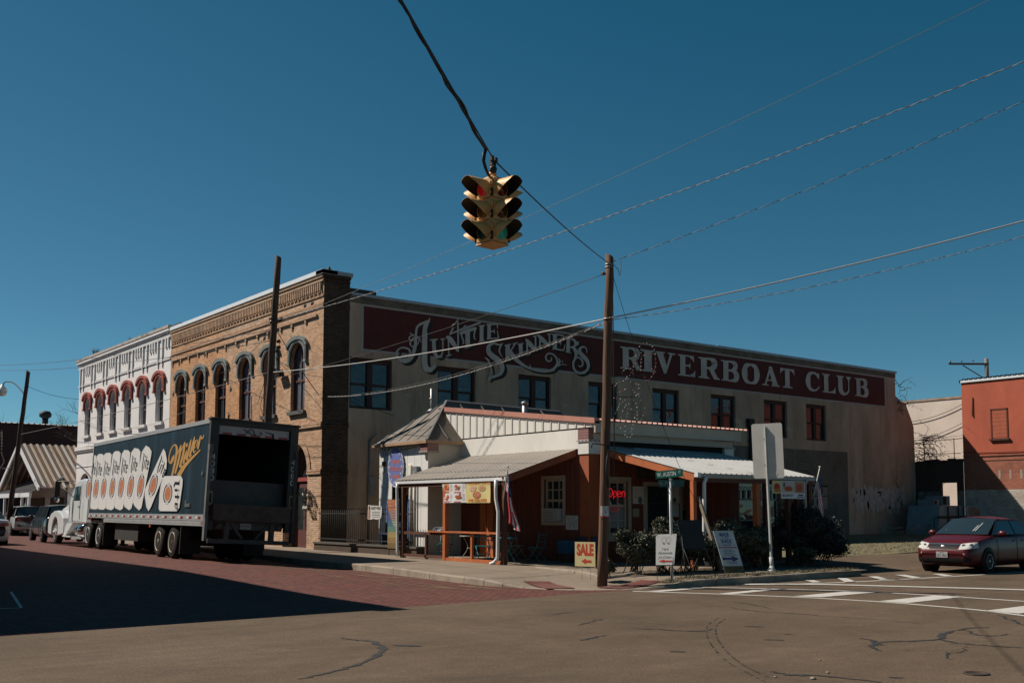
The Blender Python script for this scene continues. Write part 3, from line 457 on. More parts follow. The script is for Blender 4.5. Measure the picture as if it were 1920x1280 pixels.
# crosswalk and stop line
b = MB(); fl = lambda u, v, d: (u, v, d)
def line(b, pts, w, z=0.004):
    pts = [q[:2] for q in spline([(*p,) for p in pts], 4)]
    Lf, Rt = [], []
    for i, p in enumerate(pts):
        a = pts[max(i-1,0)]; c = pts[min(i+1,len(pts)-1)]; tx, ty = c[0]-a[0], c[1]-a[1]; l = math.hypot(tx, ty) or 1
        Lf.append((p[0]-ty/l*w/2, p[1]+tx/l*w/2)); Rt.append((p[0]+ty/l*w/2, p[1]-tx/l*w/2))
    b.strip(Lf, Rt, fl, z)
line(b, [(-2.93,-19.3), (-2.1,-20.71), (-1.43,-22.2), (-1.05,-23.69), (-1.05,-24.82), (-1.15,-25.76), (-1.46,-26.6), (-1.9,-28)], 0.13)
line(b, [(-0.94,-19.4), (0.2,-20.98), (0.72,-21.99), (1.02,-23.04), (1.17,-25.29), (1.1,-27)], 0.13)
for q in ([(-2.01,-20.78),(-1.9,-21.03),(-0.03,-20.8),(-0.14,-20.53)], [(-1.37,-22.09),(-1.1,-22.53),(0.95,-22.46),(0.75,-21.95)], [(-0.97,-23.69),(-0.92,-24.22),(1.2,-24.12),(1.1,-23.62)], [(-1.21,-25.8),(-1.23,-26.37),(1.05,-26.42),(1.1,-25.75)], [(-2.75,-19.5),(-2.6,-19.75),(-0.9,-19.6),(-1.1,-19.42)]):
    b.quad(*[(x, y, 0.008) for x, y in q])
line(b, [(0.45,-19.4), (1.2,-19.9), (1.85,-20.53), (2.75,-22.03), (3.85,-23.98), (4.4,-26)], 0.30, 0.012)
line(b, [(0.14,-19.42), (1.58,-19.98), (3.54,-20.40), (7.55,-20.68), (12,-20.95)], 0.12)
for q in ([(2.62,-19.42),(2.82,-19.52),(2.35,-20.06),(2.11,-20.0)], [(3.93,-19.39),(4.13,-19.52),(3.18,-20.40),(2.86,-20.34)], [(5.09,-19.48),(5.29,-19.61),(4.51,-20.45),(4.17,-20.43)], [(6.24,-19.5),(6.47,-19.65),(5.73,-20.55),(5.37,-20.53)], [(7.35,-19.89),(7.57,-20.02),(7.11,-20.60),(6.68,-20.60)]):
    b.quad(*[(x, y, 0.016) for x, y in q])
for (xa,ya),(xb,yb) in (((-13.2,-12.6),(-13.75,-15.9)),((-13.75,-15.9),(-15.2,-15.7))):
    b.strip([(xa+(xb-xa)*k/8-.03, ya+(yb-ya)*k/8) for k in range(9)], [(xa+(xb-xa)*k/8+.03, ya+(yb-ya)*k/8+.05) for k in range(9)], lambda u, v, d: (u, v, gz(u, v)+.010), 0)
tag(b.build('crosswalk_markings', whitepaint), kind='structure')
# tar poured into the cracks of the asphalt
b = MB()
CR = [([(-4.23,-22.29),(-4.06,-22.74),(-4.27,-23.51),(-4.1,-24.21),(-4.02,-24.93),(-3.8,-25.75),(-3.9,-26.3)],.035), ([(-3.33,-21.92),(-3.23,-22.35),(-3.56,-23.11),(-3.85,-23.52)],.03),
 ([(-7.69,-24.11),(-7.47,-24.4),(-7.31,-24.77),(-7.09,-24.94),(-6.77,-24.8)],.05), ([(-6.11,-26.69),(-6.17,-26.9),(-6.43,-27.16),(-6.76,-27.3),(-6.99,-27.6)],.11), ([(-6.28,-27.07),(-6.06,-27.16),(-5.75,-27.32),(-5.31,-27.37),(-4.77,-27.1),(-4.02,-26.96),(-3.5,-27.05)],.09),
 ([(-5.31,-27.37),(-5.5,-27.59),(-5.53,-27.97),(-5.33,-28.45)],.08), ([(-4.02,-26.96),(-4.44,-27.35),(-4.5,-27.61),(-4.02,-27.67)],.05), ([(-1.7,-26.29),(-2.36,-26.84),(-2.87,-27.26)],.06), ([(-9.29,-27.79),(-9.31,-28.05),(-9.11,-28.3),(-9.01,-28.86)],.09),
 ([(-8.02,-23.37),(-7.77,-23.24),(-7.25,-23.0),(-7.22,-22.82)],.04), ([(-9.16,-24.74),(-8.8,-24.55),(-8.48,-24.52)],.06), ([(-7.4,-22.01),(-7.04,-21.89),(-6.76,-21.87)],.04), ([(-6.36,-28.07),(-6.71,-28.25),(-7.0,-28.45)],.03), ([(-5.73,-27.92),(-6.23,-28.17),(-6.61,-28.18)],.03),
 ([(-11.45,-22.61),(-11.43,-22.91),(-11.31,-23.18),(-11.48,-23.72),(-11.89,-24.31),(-12.46,-24.81),(-12.95,-25.11),(-13.37,-25.27)],.10)]
for pts, w in CR:
    q = spline([(*p,) for p in pts], 7); Lf, Rt = [], []
    for i, p in enumerate(q):
        a = q[max(i-1,0)]; c = q[min(i+1,len(q)-1)]; tx, ty = c[0]-a[0], c[1]-a[1]; l = math.hypot(tx, ty) or 1
        k = w*(0.35+0.9*rnd.random())/2*(0.3+0.7*math.sin(math.pi*min(max(i/(len(q)-1), .08), .92)))
        p = (p[0]+rnd.gauss(0, .02), p[1]+rnd.gauss(0, .02))
        Lf.append((p[0]-ty/l*k, p[1]+tx/l*k)); Rt.append((p[0]+ty/l*k, p[1]-tx/l*k))
    b.strip(Lf, Rt, fl, 0.005)
# a curved tyre skid of short dashes
q = spline([(-5.55,-23.93),(-6.42,-24.49),(-7.22,-25.17),(-7.87,-25.79),(-8.5,-26.45),(-9.02,-27.05),(-9.32,-27.45),(-9.57,-27.84),(-9.81,-28.2)], 14)
for i in range(0, len(q)-1):
    for off in (-0.06, 0.06):
        if rnd.random() < 0.5:
            a, c = q[i], q[i+1]; t = 0.35+0.5*rnd.random(); tx, ty = c[0]-a[0], c[1]-a[1]; l = math.hypot(tx, ty)
            o = (-ty/l*off, tx/l*off); e = (a[0]+tx*t, a[1]+ty*t); w = 0.008+0.008*rnd.random()
            b.strip([(a[0]+o[0]-ty/l*w, a[1]+o[1]+tx/l*w), (e[0]+o[0]-ty/l*w, e[1]+o[1]+tx/l*w)], [(a[0]+o[0]+ty/l*w, a[1]+o[1]-tx/l*w), (e[0]+o[0]+ty/l*w, e[1]+o[1]-tx/l*w)], fl, 0.005)
for x, y, a, c in ((-6.11,-25.0,.10,.035), (-7.13,-26.14,.09,.03), (-8.93,-26.16,.07,.04), (-8.61,-28.79,.05,.03), (-11.17,-23.79,.13,.06), (-6.5,-25.9,.05,.02)):
    th = 0.9; b.quad(*[(x+a*1.5*px*math.cos(th)-c*py*math.sin(th)+rnd.gauss(0,.006), y-a*1.5*px*math.sin(th)-c*py*math.cos(th), 0.005) for px, py in ellipse(14)])
tag(b.build('tar_seams', tar), kind='structure')
# pale scuffs scratched into the asphalt
b = MB()
for x, y, a, L in ((-12.6,-23.2,-.9,.7), (-11.4,-22.6,-.9,.5), (-9.6,-22.9,-.8,.9), (-8.1,-22.6,-.8,.5), (-7.0,-23.6,-.85,1.1), (-10.5,-24.9,-.9,.4), (-5.2,-24.6,-1.0,.5), (-9.2,-25.6,-.8,.35), (-13.6,-24.0,-.7,.5), (-6.3,-27.9,-.5,.3), (-4.6,-25.9,-.9,.35)):
    for k in range(5):
        u = L*(k/5-.5)+.05*rnd.random(); w = .006+.010*rnd.random(); l = L/5*(.4+.5*rnd.random()); px, py = x+u*math.cos(a)+rnd.gauss(0,.015), y+u*math.sin(a)+rnd.gauss(0,.015)
        b.quad((px-l/2*math.cos(a),py-l/2*math.sin(a),.004), (px-w*math.sin(a),py+w*math.cos(a),.004), (px+l/2*math.cos(a),py+l/2*math.sin(a),.004), (px+w*math.sin(a),py-w*math.cos(a),.004))
tag(b.build('road_scuffs', mat('scuff', (0.24,0.19,0.14), rough=.9, var=.2)), kind='structure')
# dry clay smeared along the gutter of the brick street
b = MB()
for i in range(110):
    t = rnd.random(); y = -6.2-10.5*t; x = -4.45-0.15*(1-t)-(1.9)*rnd.random()**1.3
    L = 0.35+1.0*rnd.random(); w = 0.010+0.02*rnd.random(); x2 = x+0.05*rnd.gauss(0,1)
    pts = [(x+(x2-x)*s/4, y-L*s/4) for s in range(5)]
    b.strip([(p[0]-w*math.sin(math.pi*(.1+.8*s/4)), p[1]) for s, p in enumerate(pts)], [(p[0]+w*math.sin(math.pi*(.1+.8*s/4)), p[1]) for s, p in enumerate(pts)], lambda u, v, d: (u, v, gz(u, v)+0.012), 0)
tag(b.build('gutter_clay', mat('clay', (0.20, 0.13, 0.075), rough=1, var=0.3)), kind='structure')
# iron valve cover in the road
b = MB(); b.lathe([(0.0,0.004),(0.10,0.004),(0.105,0.012),(0.125,0.012),(0.13,0.0)], (-7.74,-29.15,0.002), n=20)
tag(b.build('valve_cover', mat('rust_iron', (0.045,0.028,0.02), rough=0.7, var=0.3, scale=20, bump=.3)), 'small round rusty valve cover set in the asphalt near the bottom right corner', 'cover')
# small stones lying on the road
for i, (x, y, s) in enumerate(((-9.35,-28.35,.026), (-9.55,-28.05,.014), (-8.9,-28.2,.017), (-8.2,-27.6,.013))):
    b = MB(); r3 = random.Random(i)
    b.lathe([(0.0,0.0),(s*.9,0.1*s),(s,s*.4),(s*.6,s*.85),(0.0,s*.95)], (0,0,0), n=7)
    b.v = [(p[0]*(1+.3*r3.random()), p[1]*(1+.3*r3.random()), p[2]) for p in b.v]
    o = b.build('stone', mat('pebble', (0.30,0.26,0.21), rough=.9)); o.location = (x, y, 0.002)
    tag(o, 'small loose stone lying on the asphalt near the bottom edge', 'stone', 'loose stones on the asphalt')
# ================================================================== the brick building with the painted side wall
brick = brick_mat('tan_brick', (0.60, 0.37, 0.235), (0.27, 0.135, 0.08), (0.64, 0.52, 0.39), ms=0.014, stain=(0.16, 0.095, 0.06), stain_amt=0.5, patch=((1.0, 0.76, 0.55), 0.11, 0.42, 0.60), stain_scale=0.8)
brick_trim = brick_mat('corbel_brick', (0.56, 0.34, 0.21), (0.34, 0.18, 0.105), (0.52, 0.41, 0.30), stain=(0.12, 0.075, 0.05), stain_amt=0.6)
stucco = mat('grey_stucco', (0.44, 0.325, 0.235), rough=0.92, var=0.30, scale=0.55, bump=0.25, bscale=25, stretch=(1, 1, 0.45))
def streaks(m, col, lo=0.55, hi=0.78, sx=1.6, sz_=0.22):
    """rain streaks, soot and painted sheen as long vertical bands of colour"""
    nt = m.node_tree; b = nt.nodes['Principled BSDF']; src = b.inputs['Base Color'].links[0].from_socket
    tc = _new(nt, 'ShaderNodeTexCoord'); mp = _new(nt, 'ShaderNodeMapping'); mp.inputs['Scale'].default_value = (sx, sx, sz_)
    n = _new(nt, 'ShaderNodeTexNoise', Scale=1.0, Detail=9.0, Roughness=0.7)
    r = _new(nt, 'ShaderNodeValToRGB'); r.color_ramp.elements[0].position = lo; r.color_ramp.elements[1].position = hi
    mx = _new(nt, 'ShaderNodeMixRGB'); mx.inputs[2].default_value = (*col, 1)
    nt.links.new(tc.outputs['Object'], mp.inputs[0]); nt.links.new(mp.outputs[0], n.inputs['Vector']); nt.links.new(n.outputs['Fac'], r.inputs[0]); nt.links.new(r.outputs[0], mx.inputs[0]); nt.links.new(src, mx.inputs[1]); nt.links.new(mx.outputs[0], b.inputs['Base Color'])
streaks(stucco, (0.15, 0.105, 0.075), .50, .80); streaks(stucco, (0.52, 0.41, 0.31), .60, .72, .35, .9); streaks(stucco, (0.10, 0.085, 0.07), .66, .80, .5, .5)
flash_white = mat('white_flashing', (0.78, 0.80, 0.82), rough=0.45, var=0.06)
flash_grey = mat('grey_flashing', (0.30, 0.36, 0.40), rough=0.5, var=0.15)
parapet_brick = brick_mat('worn_parapet_brick', (0.19, 0.155, 0.115), (0.12, 0.10, 0.08), (0.20, 0.18, 0.15), bw=0.21, bh=0.075, stain=(0.025, 0.024, 0.02), stain_amt=0.9, stain_scale=1.6)
maroon = mat('maroon_sign_paint', (0.105, 0.020, 0.016), rough=0.85, col2=(0.07, 0.016, 0.013), scale=1.4, bump=0.2, bscale=20)
signwhite = mat('sign_lettering_paint', (0.56, 0.50, 0.45), rough=0.85, var=0.14, scale=1.3, col2=(0.42, 0.40, 0.38), mask=(0.4, 0.62))
signshade = mat('sign_drop_paint', (0.020, 0.024, 0.019), rough=0.85, var=0.2)
hood_grey = mat('grey_hood_paint', (0.085, 0.092, 0.090), rough=0.7, var=0.18, scale=4)
hood_edge = mat('pale_hood_paint', (0.20, 0.22, 0.21), rough=0.7, var=0.15, scale=5)
frame_red = mat('maroon_window_frame', (0.10, 0.030, 0.025), rough=0.7, var=0.2)
frame_dark = mat('dark_window_frame', (0.045, 0.020, 0.016), rough=0.75, var=0.2)
glass = glass_mat('window_glass')
glass_pale = glass_mat('curtained_glass', (0.10, 0.105, 0.12), 0.12)
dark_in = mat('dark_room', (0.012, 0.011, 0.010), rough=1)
roof_tar = mat('roof_felt', (0.04, 0.04, 0.04), rough=0.95)

def arch_pts(u0, u1, vs, rise, n=12):
    """points of a round-headed opening from left springing to right springing"""
    if rise <= 0: return [(u0, vs), (u1, vs)]
    c = (u0+u1)/2; w = (u1-u0)/2
    return [(c - w*math.cos(math.pi*i/n), vs + rise*math.sin(math.pi*i/n)) for i in range(n+1)]
def wall_band(mb, fn, u0, u1, v0, v1, ops, depth, mi=0, mj=None):
    """a storey of wall with openings (ua, ub, sill, spring, rise), the reveals set back by depth"""
    mj = mi if mj is None else mj
    cur = u0
    for ua, ub, sl, sp, rs in sorted(ops):
        rect(mb, cur, ua, v0, v1, fn, 0, mi); cur = ub
        if sl > v0: rect(mb, ua, ub, v0, sl, fn, 0, mi)
        A = arch_pts(ua, ub, sp, rs)
        for (a, b), (c, d) in zip(A, A[1:]): mb.quad(fn(a,b,0), fn(c,d,0), fn(c,v1,0), fn(a,v1,0), mi=mi)
        out = [(ua, sl)] + A + [(ub, sl)]
        for (a, b), (c, d) in zip(out, out[1:]): mb.quad(fn(a,b,0), fn(c,d,0), fn(c,d,-depth), fn(a,b,-depth), mi=mj)
        mb.quad(fn(ua,sl,0), fn(ub,sl,0), fn(ub,sl,-depth), fn(ua,sl,-depth), mi=mj)
    rect(mb, cur, u1, v0, v1, fn, 0, mi)
def fbox(mb, fn, u0, u1, v0, v1, d0, d1, mi=0):
    mb.prism([(u0,v0),(u1,v0),(u1,v1),(u0,v1)], fn, d0, d1, mi)
def window_unit(parent, fn, ua, ub, sl, sp, rs, d, fm, gm, cols=2, rows=(1, 1), bar=0.05, mid=None, name='window', low_gm=None):
    """one sash window: a frame and sash bars, its glass a sub-part"""
    mb = MB(); A = arch_pts(ua, ub, sp, rs, 14); out = [(ua, sl)] + A + [(ub, sl)]; c = (ua+ub)/2; vm = (sl+sp)/2
    inn = [(c+(u-c)*(1-2*bar*1.3/(ub-ua)), vm+(v-vm)*(1-2*bar*1.3/(sp+rs-sl))) for u, v in out]
    n = len(out)
    for i in range(n):
        j = (i+1) % n; mb.quad(fn(*out[i], d), fn(*out[j], d), fn(*inn[j], d), fn(*inn[i], d))
        mb.quad(fn(*inn[i], d), fn(*inn[j], d), fn(*inn[j], d-0.07), fn(*inn[i], d-0.07))
    if mid is None: mid = (sl+sp+rs)/2
    fbox(mb, fn, ua+bar, ub-bar, mid-bar*0.75, mid+bar*0.75, d-0.06, d-0.012)
    for k in range(1, cols):
        u = ua+(ub-ua)*k/cols; top = sp+rs*math.sin(math.acos(max(-1, min(1, (u-c)/((ub-ua)/2))))) if rs > 0 else sp
        fbox(mb, fn, u-bar*0.4, u+bar*0.4, mid+bar*0.75, top-bar*0.5, d-0.05, d-0.016)
        fbox(mb, fn, u-bar*0.4, u+bar*0.4, sl+bar, mid-bar*0.75, d-0.05, d-0.016)
    for a, b, k in ((sl, mid, rows[0]), (mid, sp, rows[1])):
        for i in range(1, k): v = a+(b-a)*i/k; fbox(mb, fn, ua+bar, ub-bar, v-bar*0.3, v+bar*0.3, d-0.048, d-0.02)
    w = mb.build(name, fm, parent)
    g = MB(); hi = [p for p in out if p[1] > mid]
    g.quad(*[fn(u, v, d-0.055) for u, v in [(ua, mid)] + hi + [(ub, mid)]]); g.quad(fn(ua,sl,d-0.058), fn(ub,sl,d-0.058), fn(ub,mid,d-0.058), fn(ua,mid,d-0.058), mi=1)
    p = g.build('pane', [gm, low_gm or gm], w)
    return w
def hood(parent, fn, ua, ub, sp, rs, mats, th=0.20, drop=0.14, proud=0.13, name='window_hood'):
    """moulded hood over a round headed window: arched head, square shoulders, ends dropped beside the opening"""
    mb = MB(); c = (ua+ub)/2; hw = (ub-ua)/2; n = 16; zs = sp+rs*0.80; zt = sp+rs+th*1.05; W_ = hw+th*0.95
    I = [(c-hw*math.cos(math.pi*i/n), sp+rs*math.sin(math.pi*i/n)) for i in range(n+1)]
    def O(W, dz): return [(c-W*math.cos(math.pi*i/n), zs+dz+(zt-zs)*math.sin(math.pi*i/n)**1.25) for i in range(n+1)]
    A, B2 = O(W_, -.02), O(W_+th*.16, .05)
    for i in range(n):
        mb.hexa([fn(*I[i],0), fn(*I[i+1],0), fn(*A[i+1],0), fn(*A[i],0)], [fn(*I[i],proud*.6), fn(*I[i+1],proud*.6), fn(*A[i+1],proud*.6), fn(*A[i],proud*.6)], 0)
        C_ = [(p[0], p[1]-.075) for p in A]
        mb.hexa([fn(*C_[i],0), fn(*C_[i+1],0), fn(*B2[i+1],0), fn(*B2[i],0)], [fn(*C_[i],proud), fn(*C_[i+1],proud), fn(*B2[i+1],proud*1.1), fn(*B2[i],proud*1.1)], 1)
        E0 = [(c+(p[0]-c)*1.10, sp+(p[1]-sp)*1.10) for p in I]; E1 = [(c+(p[0]-c)*1.19, sp+(p[1]-sp)*1.19) for p in I]
        mb.hexa([fn(*E0[i],0), fn(*E0[i+1],0), fn(*E1[i+1],0), fn(*E1[i],0)], [fn(*E0[i],proud*.72), fn(*E0[i+1],proud*.72), fn(*E1[i+1],proud*.72), fn(*E1[i],proud*.72)], 1)
    for s in (-1, 1):
        f = lambda a, b_, v0, v1, d, mi: fbox(mb, fn, min(c+s*a, c+s*b_), max(c+s*a, c+s*b_), v0, v1, 0, d, mi)
        f(hw, W_, sp-drop, zs-.02, proud*.62, 0); f(hw+th*.25, hw+th*.6, sp-drop+.02, zs-.1, proud*.75, 1)
        f(hw-.004, W_+.02, sp-drop-.10, sp-drop, proud*.85, 1); f(W_-.03, W_+th*.42, zs-.06, zs+.045, proud*1.05, 1)
    return mb.build(name, mats, parent)

main = thing('brick_building', 'long two storey brick corner building with maroon painted banner along its grey stucco side wall', 'building', (0, 0, 0))
FW = facing_w(0.0); FS = facing_s(0.0)
DEEP = 16.05
# ---- brick front: u = -Y
mb = MB()
WB = [(-(y+0.605), -(y-0.605)) for y in (14.48, 12.08, 9.69, 7.03, 4.57, 2.06)]
DB = [(2.12, 1.02, 3.15), (5.3, 1.3, 3.0), (8.2, 1.2, 3.0), (11.2, 1.3, 3.0), (14.0, 1.1, 3.0)]
wall_band(mb, FW, -DEEP, 0.0, -0.1, 4.75, [(-(y+w), -(y-w), 0.10 if i == 0 else 0.85, s, w*1.02 if i in (0,) else w*0.9) for i, (y, w, s) in enumerate(DB)], 0.45)
wall_band(mb, FW, -DEEP, 0.0, 4.75, 10.48, [(a, b_, 5.46, 7.55, 0.58) for a, b_ in WB], 0.19)
# return of the front on the side street, with its thickness
mb.quad((1.1,0,9.0), (1.1,0.45,9.0), (1.1,0.45,10.48), (1.1,0,10.48)); mb.quad((0.45,0.45,9.6),(0.45,DEEP,9.6),(0.45,DEEP,10.48),(0.45,0.45,10.48))
mb.build('brick_front', brick, main)
mb = MB(); mb.quad((0,0,-0.1), (1.1,0,-0.1), (1.1,0,10.48), (0,0,10.48)); mb.build('brick_return', brick_mat('sooty_shaded_brick', (0.085,0.052,0.034), (0.026,0.018,0.014), (0.11,0.085,0.06), ms=.012, stain=(0.016,0.012,0.010), stain_amt=.8, stain_scale=.8), main)  # soot and the return's shade are both painted into this darker brick
# ---- corbelling
mb = MB()
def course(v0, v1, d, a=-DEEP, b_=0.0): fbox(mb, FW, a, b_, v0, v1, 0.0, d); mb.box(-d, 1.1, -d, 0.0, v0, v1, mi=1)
course(10.36, 10.48, 0.09, b_=0.0); course(10.24, 10.30, 0.05)
for v, d in ((9.24, 0.05), (9.34, 0.03), (4.74, 0.07), (4.84, 0.05), (2.98, 0.06), (3.08, 0.045)): course(v, v+0.075, d, *(() if v > 4 else (-1.1, 0.0)))
k = 0; u = -DEEP+0.12
while u < -0.15:
    fbox(mb, FW, u, u+0.085, 9.88, 10.20, 0.0, 0.075)
    if k % 2 == 0: fbox(mb, FW, u-0.02, u+0.06, 9.72, 9.80, 0.0, 0.05)
    fbox(mb, FW, u+0.07, u+0.15, 9.80, 9.88, 0.0, 0.05)
    u += 0.165; k += 1
fbox(mb, FW, -DEEP, 0, 10.20, 10.24, 0.0, 0.085); fbox(mb, FW, -DEEP, 0, 9.64, 9.70, 0.0, 0.04)
# stepped pendants under the lower string course
u = -15.85; i = 0
while u < -0.5:
    w = 1.02 if i % 2 else 1.18
    fbox(mb, FW, u, u+w-0.02, 8.93, 9.02, 0.0, 0.075)
    fbox(mb, FW, u, u+0.13, 8.80, 8.93, 0.0, 0.06); fbox(mb, FW, u+0.02, u+0.10, 8.66 if i % 2 == 0 else 8.74, 8.80, 0.0, 0.045)
    u += w; i += 1
mb.build('corbelled_cornice', [brick_trim, MATS['sooty_shaded_brick']], main)
mb = MB(); fbox(mb, FW, -DEEP, 0.12, 10.48, 10.64, -0.50, 0.13); mb.build('front_flashing', flash_white, main)
mb = MB(); mb.box(-0.13, 1.16, -0.12, 0.44, 10.485, 10.63); mb.build('side_flashing', flash_grey, main)
# ---- the windows of the front
for i, (a, b_) in enumerate(WB):
    window_unit(main, FW, a, b_, 5.46, 7.55, 0.58, -0.13, frame_red, glass_pale if i in (3, 5) else glass, cols=2, rows=(1, 2), bar=0.055, mid=6.65)
    hood(main, FW, a, b_, 7.55, 0.58, [hood_grey, hood_edge])
    mb = MB(); fbox(mb, FW, a-0.10, b_+0.10, 5.32, 5.455, 0.0, 0.11); mb.build('window_sill', hood_grey, main)
# ---- street level doors and shop windows
for i, (y, w, s) in enumerate(DB):
    if i == 0:
        mb = MB(); fbox(mb, FW, -(y+w), -(y-w), 0.10, 2.75, -0.45, -0.40); d = mb.build('door', frame_red, main)
        mb = MB(); fbox(mb, FW, -(y+w*0.75), -(y+0.08), 0.9, 2.5, -0.40, -0.392); fbox(mb, FW, -(y-0.08), -(y-w*0.75), 0.9, 2.5, -0.40, -0.392); mb.build('pane', glass, d)
        mb = MB(); fbox(mb, FW, -(y+w), -(y-w), 2.75, 2.9, -0.45, -0.34); mb.build('door_lintel', mat('door_red_trim', (0.30, 0.05, 0.04), var=.1), main)
        mb = MB(); A = arch_pts(-(y+w), -(y-w), s, w*1.02); mb.quad(*[FW(u, v, -0.42) for u, v in [(-(y+w), 2.9)] + A + [(-(y-w), 2.9)]]); mb.build('fanlight', glass, main)
    else:
        window_unit(main, FW, -(y+w), -(y-w), 0.85, s, w*0.9, -0.35, frame_red, glass, cols=3, mid=2.6, name='shop_window')
    mb = MB(); A = arch_pts(-(y+w), -(y-w), s, w*(1.02 if i == 0 else 0.9), 18)
    cy = -y
    for (a, b1), (c1, d1) in zip(A, A[1:]):
        f = lambda u, v, t: (cy+(u-cy)*(1+t/w), s+(v-s)*(1+t/w))
        mb.hexa([FW(*f(a,b1,0.0),0), FW(*f(c1,d1,0.0),0), FW(*f(c1,d1,0.26),0), FW(*f(a,b1,0.26),0)], [FW(*f(a,b1,0.0),.035), FW(*f(c1,d1,0.0),.035), FW(*f(c1,d1,0.26),.035), FW(*f(a,b1,0.26),.035)])
    mb.build('door_arch', brick_trim, main)
# iron tie stars
def star(mb, fn, u, v, r, d):
    pts = [(u+r*(1 if k % 2 == 0 else .38)*math.sin(math.pi*k/5), v+r*(1 if k % 2 == 0 else .38)*math.cos(math.pi*k/5)) for k in range(10)]
    for k in range(10):
        a, b_ = pts[k], pts[(k+1) % 10]; mb.quad(fn(*a, 0.005), fn(*b_, 0.005), fn(u, v, d))
for y, z in ((5.18,8.72), (11.6,8.80), (7.81,8.72), (8.55,6.9), (8.7,5.75), (14.9,8.75), (15.6,7.3), (1.55,9.95), (0.95,9.95), (1.55,9.5), (0.95,9.5)):
    mb = MB(); star(mb, FW, -y, z, 0.17, 0.05); mb.build('tie_star', mat('dark_iron', (0.05,0.045,0.04), rough=.6), main)
# ---- grey stucco side wall with eight windows: u = X
SW = [(1.15,3.02,5.5), (5.17,7.06,5.55), (9.31,11.13,5.55), (13.33,15.14,5.55), (17.42,19.26,5.55), (21.55,23.42,5.55), (25.69,27.62,5.5), (29.28,31.08,5.48)]
mb = MB()
wall_band(mb, facing_s(0.03), 1.1, 38.0, -0.1, 9.56, [(a, b_, s, 7.46, 0) for a, b_, s in SW], 0.24)
mb.quad((38,0.03,-0.1),(38,16,-0.1),(38,16,9.56),(38,0.03,9.56))
# broken lower end of the wall
end = [(38.0,-0.1),(39.95,-0.1),(39.95,5.0),(39.9,6.7),(39.65,7.2),(39.3,7.75),(39.1,8.1),(38.6,8.15),(38.25,8.4),(38.0,8.5)]
mb.prism(end, lambda u, v, d: (u, 0.05-d, v), -0.35, 0.0)
mb.build('side_wall', stucco, main)
mb = MB(); mb.box(1.1, 38.0, 0.0, 0.40, 9.56, 9.82); mb.build('parapet', parapet_brick, main)
mb = MB(); mb.box(1.16, 22.0, -0.05, 0.46, 9.82, 9.93); mb.build('coping', flash_grey, main)
mb = MB(); mb.box(22.02, 38.05, -0.06, 0.47, 9.825, 9.95); mb.build('coping', flash_grey, main)
mb = MB(); mb.box(0.5, 37.9, 0.45, DEEP, 9.3, 9.45); mb.box(0.3, 37.9, DEEP-0.3, DEEP, 0, 9.4); mb.build('roof', roof_tar, main)
mb = MB(); mb.box(1.17, 2.6, 0.6, 2.2, 9.45, 10.24); mb.build('roof_hatch', mat('hatch_felt', (0.03,0.028,0.027)), main)
for a, b_, s in SW:
    c = (a+b_)/2; d = -0.12
    mb = MB(); F3 = facing_s(0.03)
    fbox(mb, F3, a, b_, 7.28, 7.46, d-0.1, d); fbox(mb, F3, a, b_, s, s+0.10, d-0.1, d+0.04)
    for x in (a, b_-0.11): fbox(mb, F3, x, x+0.11, s+0.10, 7.28, d-0.1, d)
    fbox(mb, F3, c-0.12, c+0.12, s+0.10, 7.28, d-0.1, d+0.01); vm = (s+7.4)/2
    for x0, x1 in ((a+0.11, c-0.12), (c+0.12, b_-0.11)): fbox(mb, F3, x0, x1, vm-0.04, vm+0.04, d-0.09, d-0.01)
    w = mb.build('window', frame_dark, main)
    mb = MB()
    for x0, x1 in ((a+0.11, c-0.12), (c+0.12, b_-0.11)):
        e = rnd.gauss(0, 0.004); rect(mb, x0, x1, vm, 7.28, lambda u, v, dd: (u, 0.03-dd+e*(u-x0)*3, v), d-0.06); rect(mb, x0, x1, s+0.1, vm, lambda u, v, dd: (u, 0.03-dd-e*(u-x0)*3, v), d-0.075)
    mb.build('pane', glass, w)
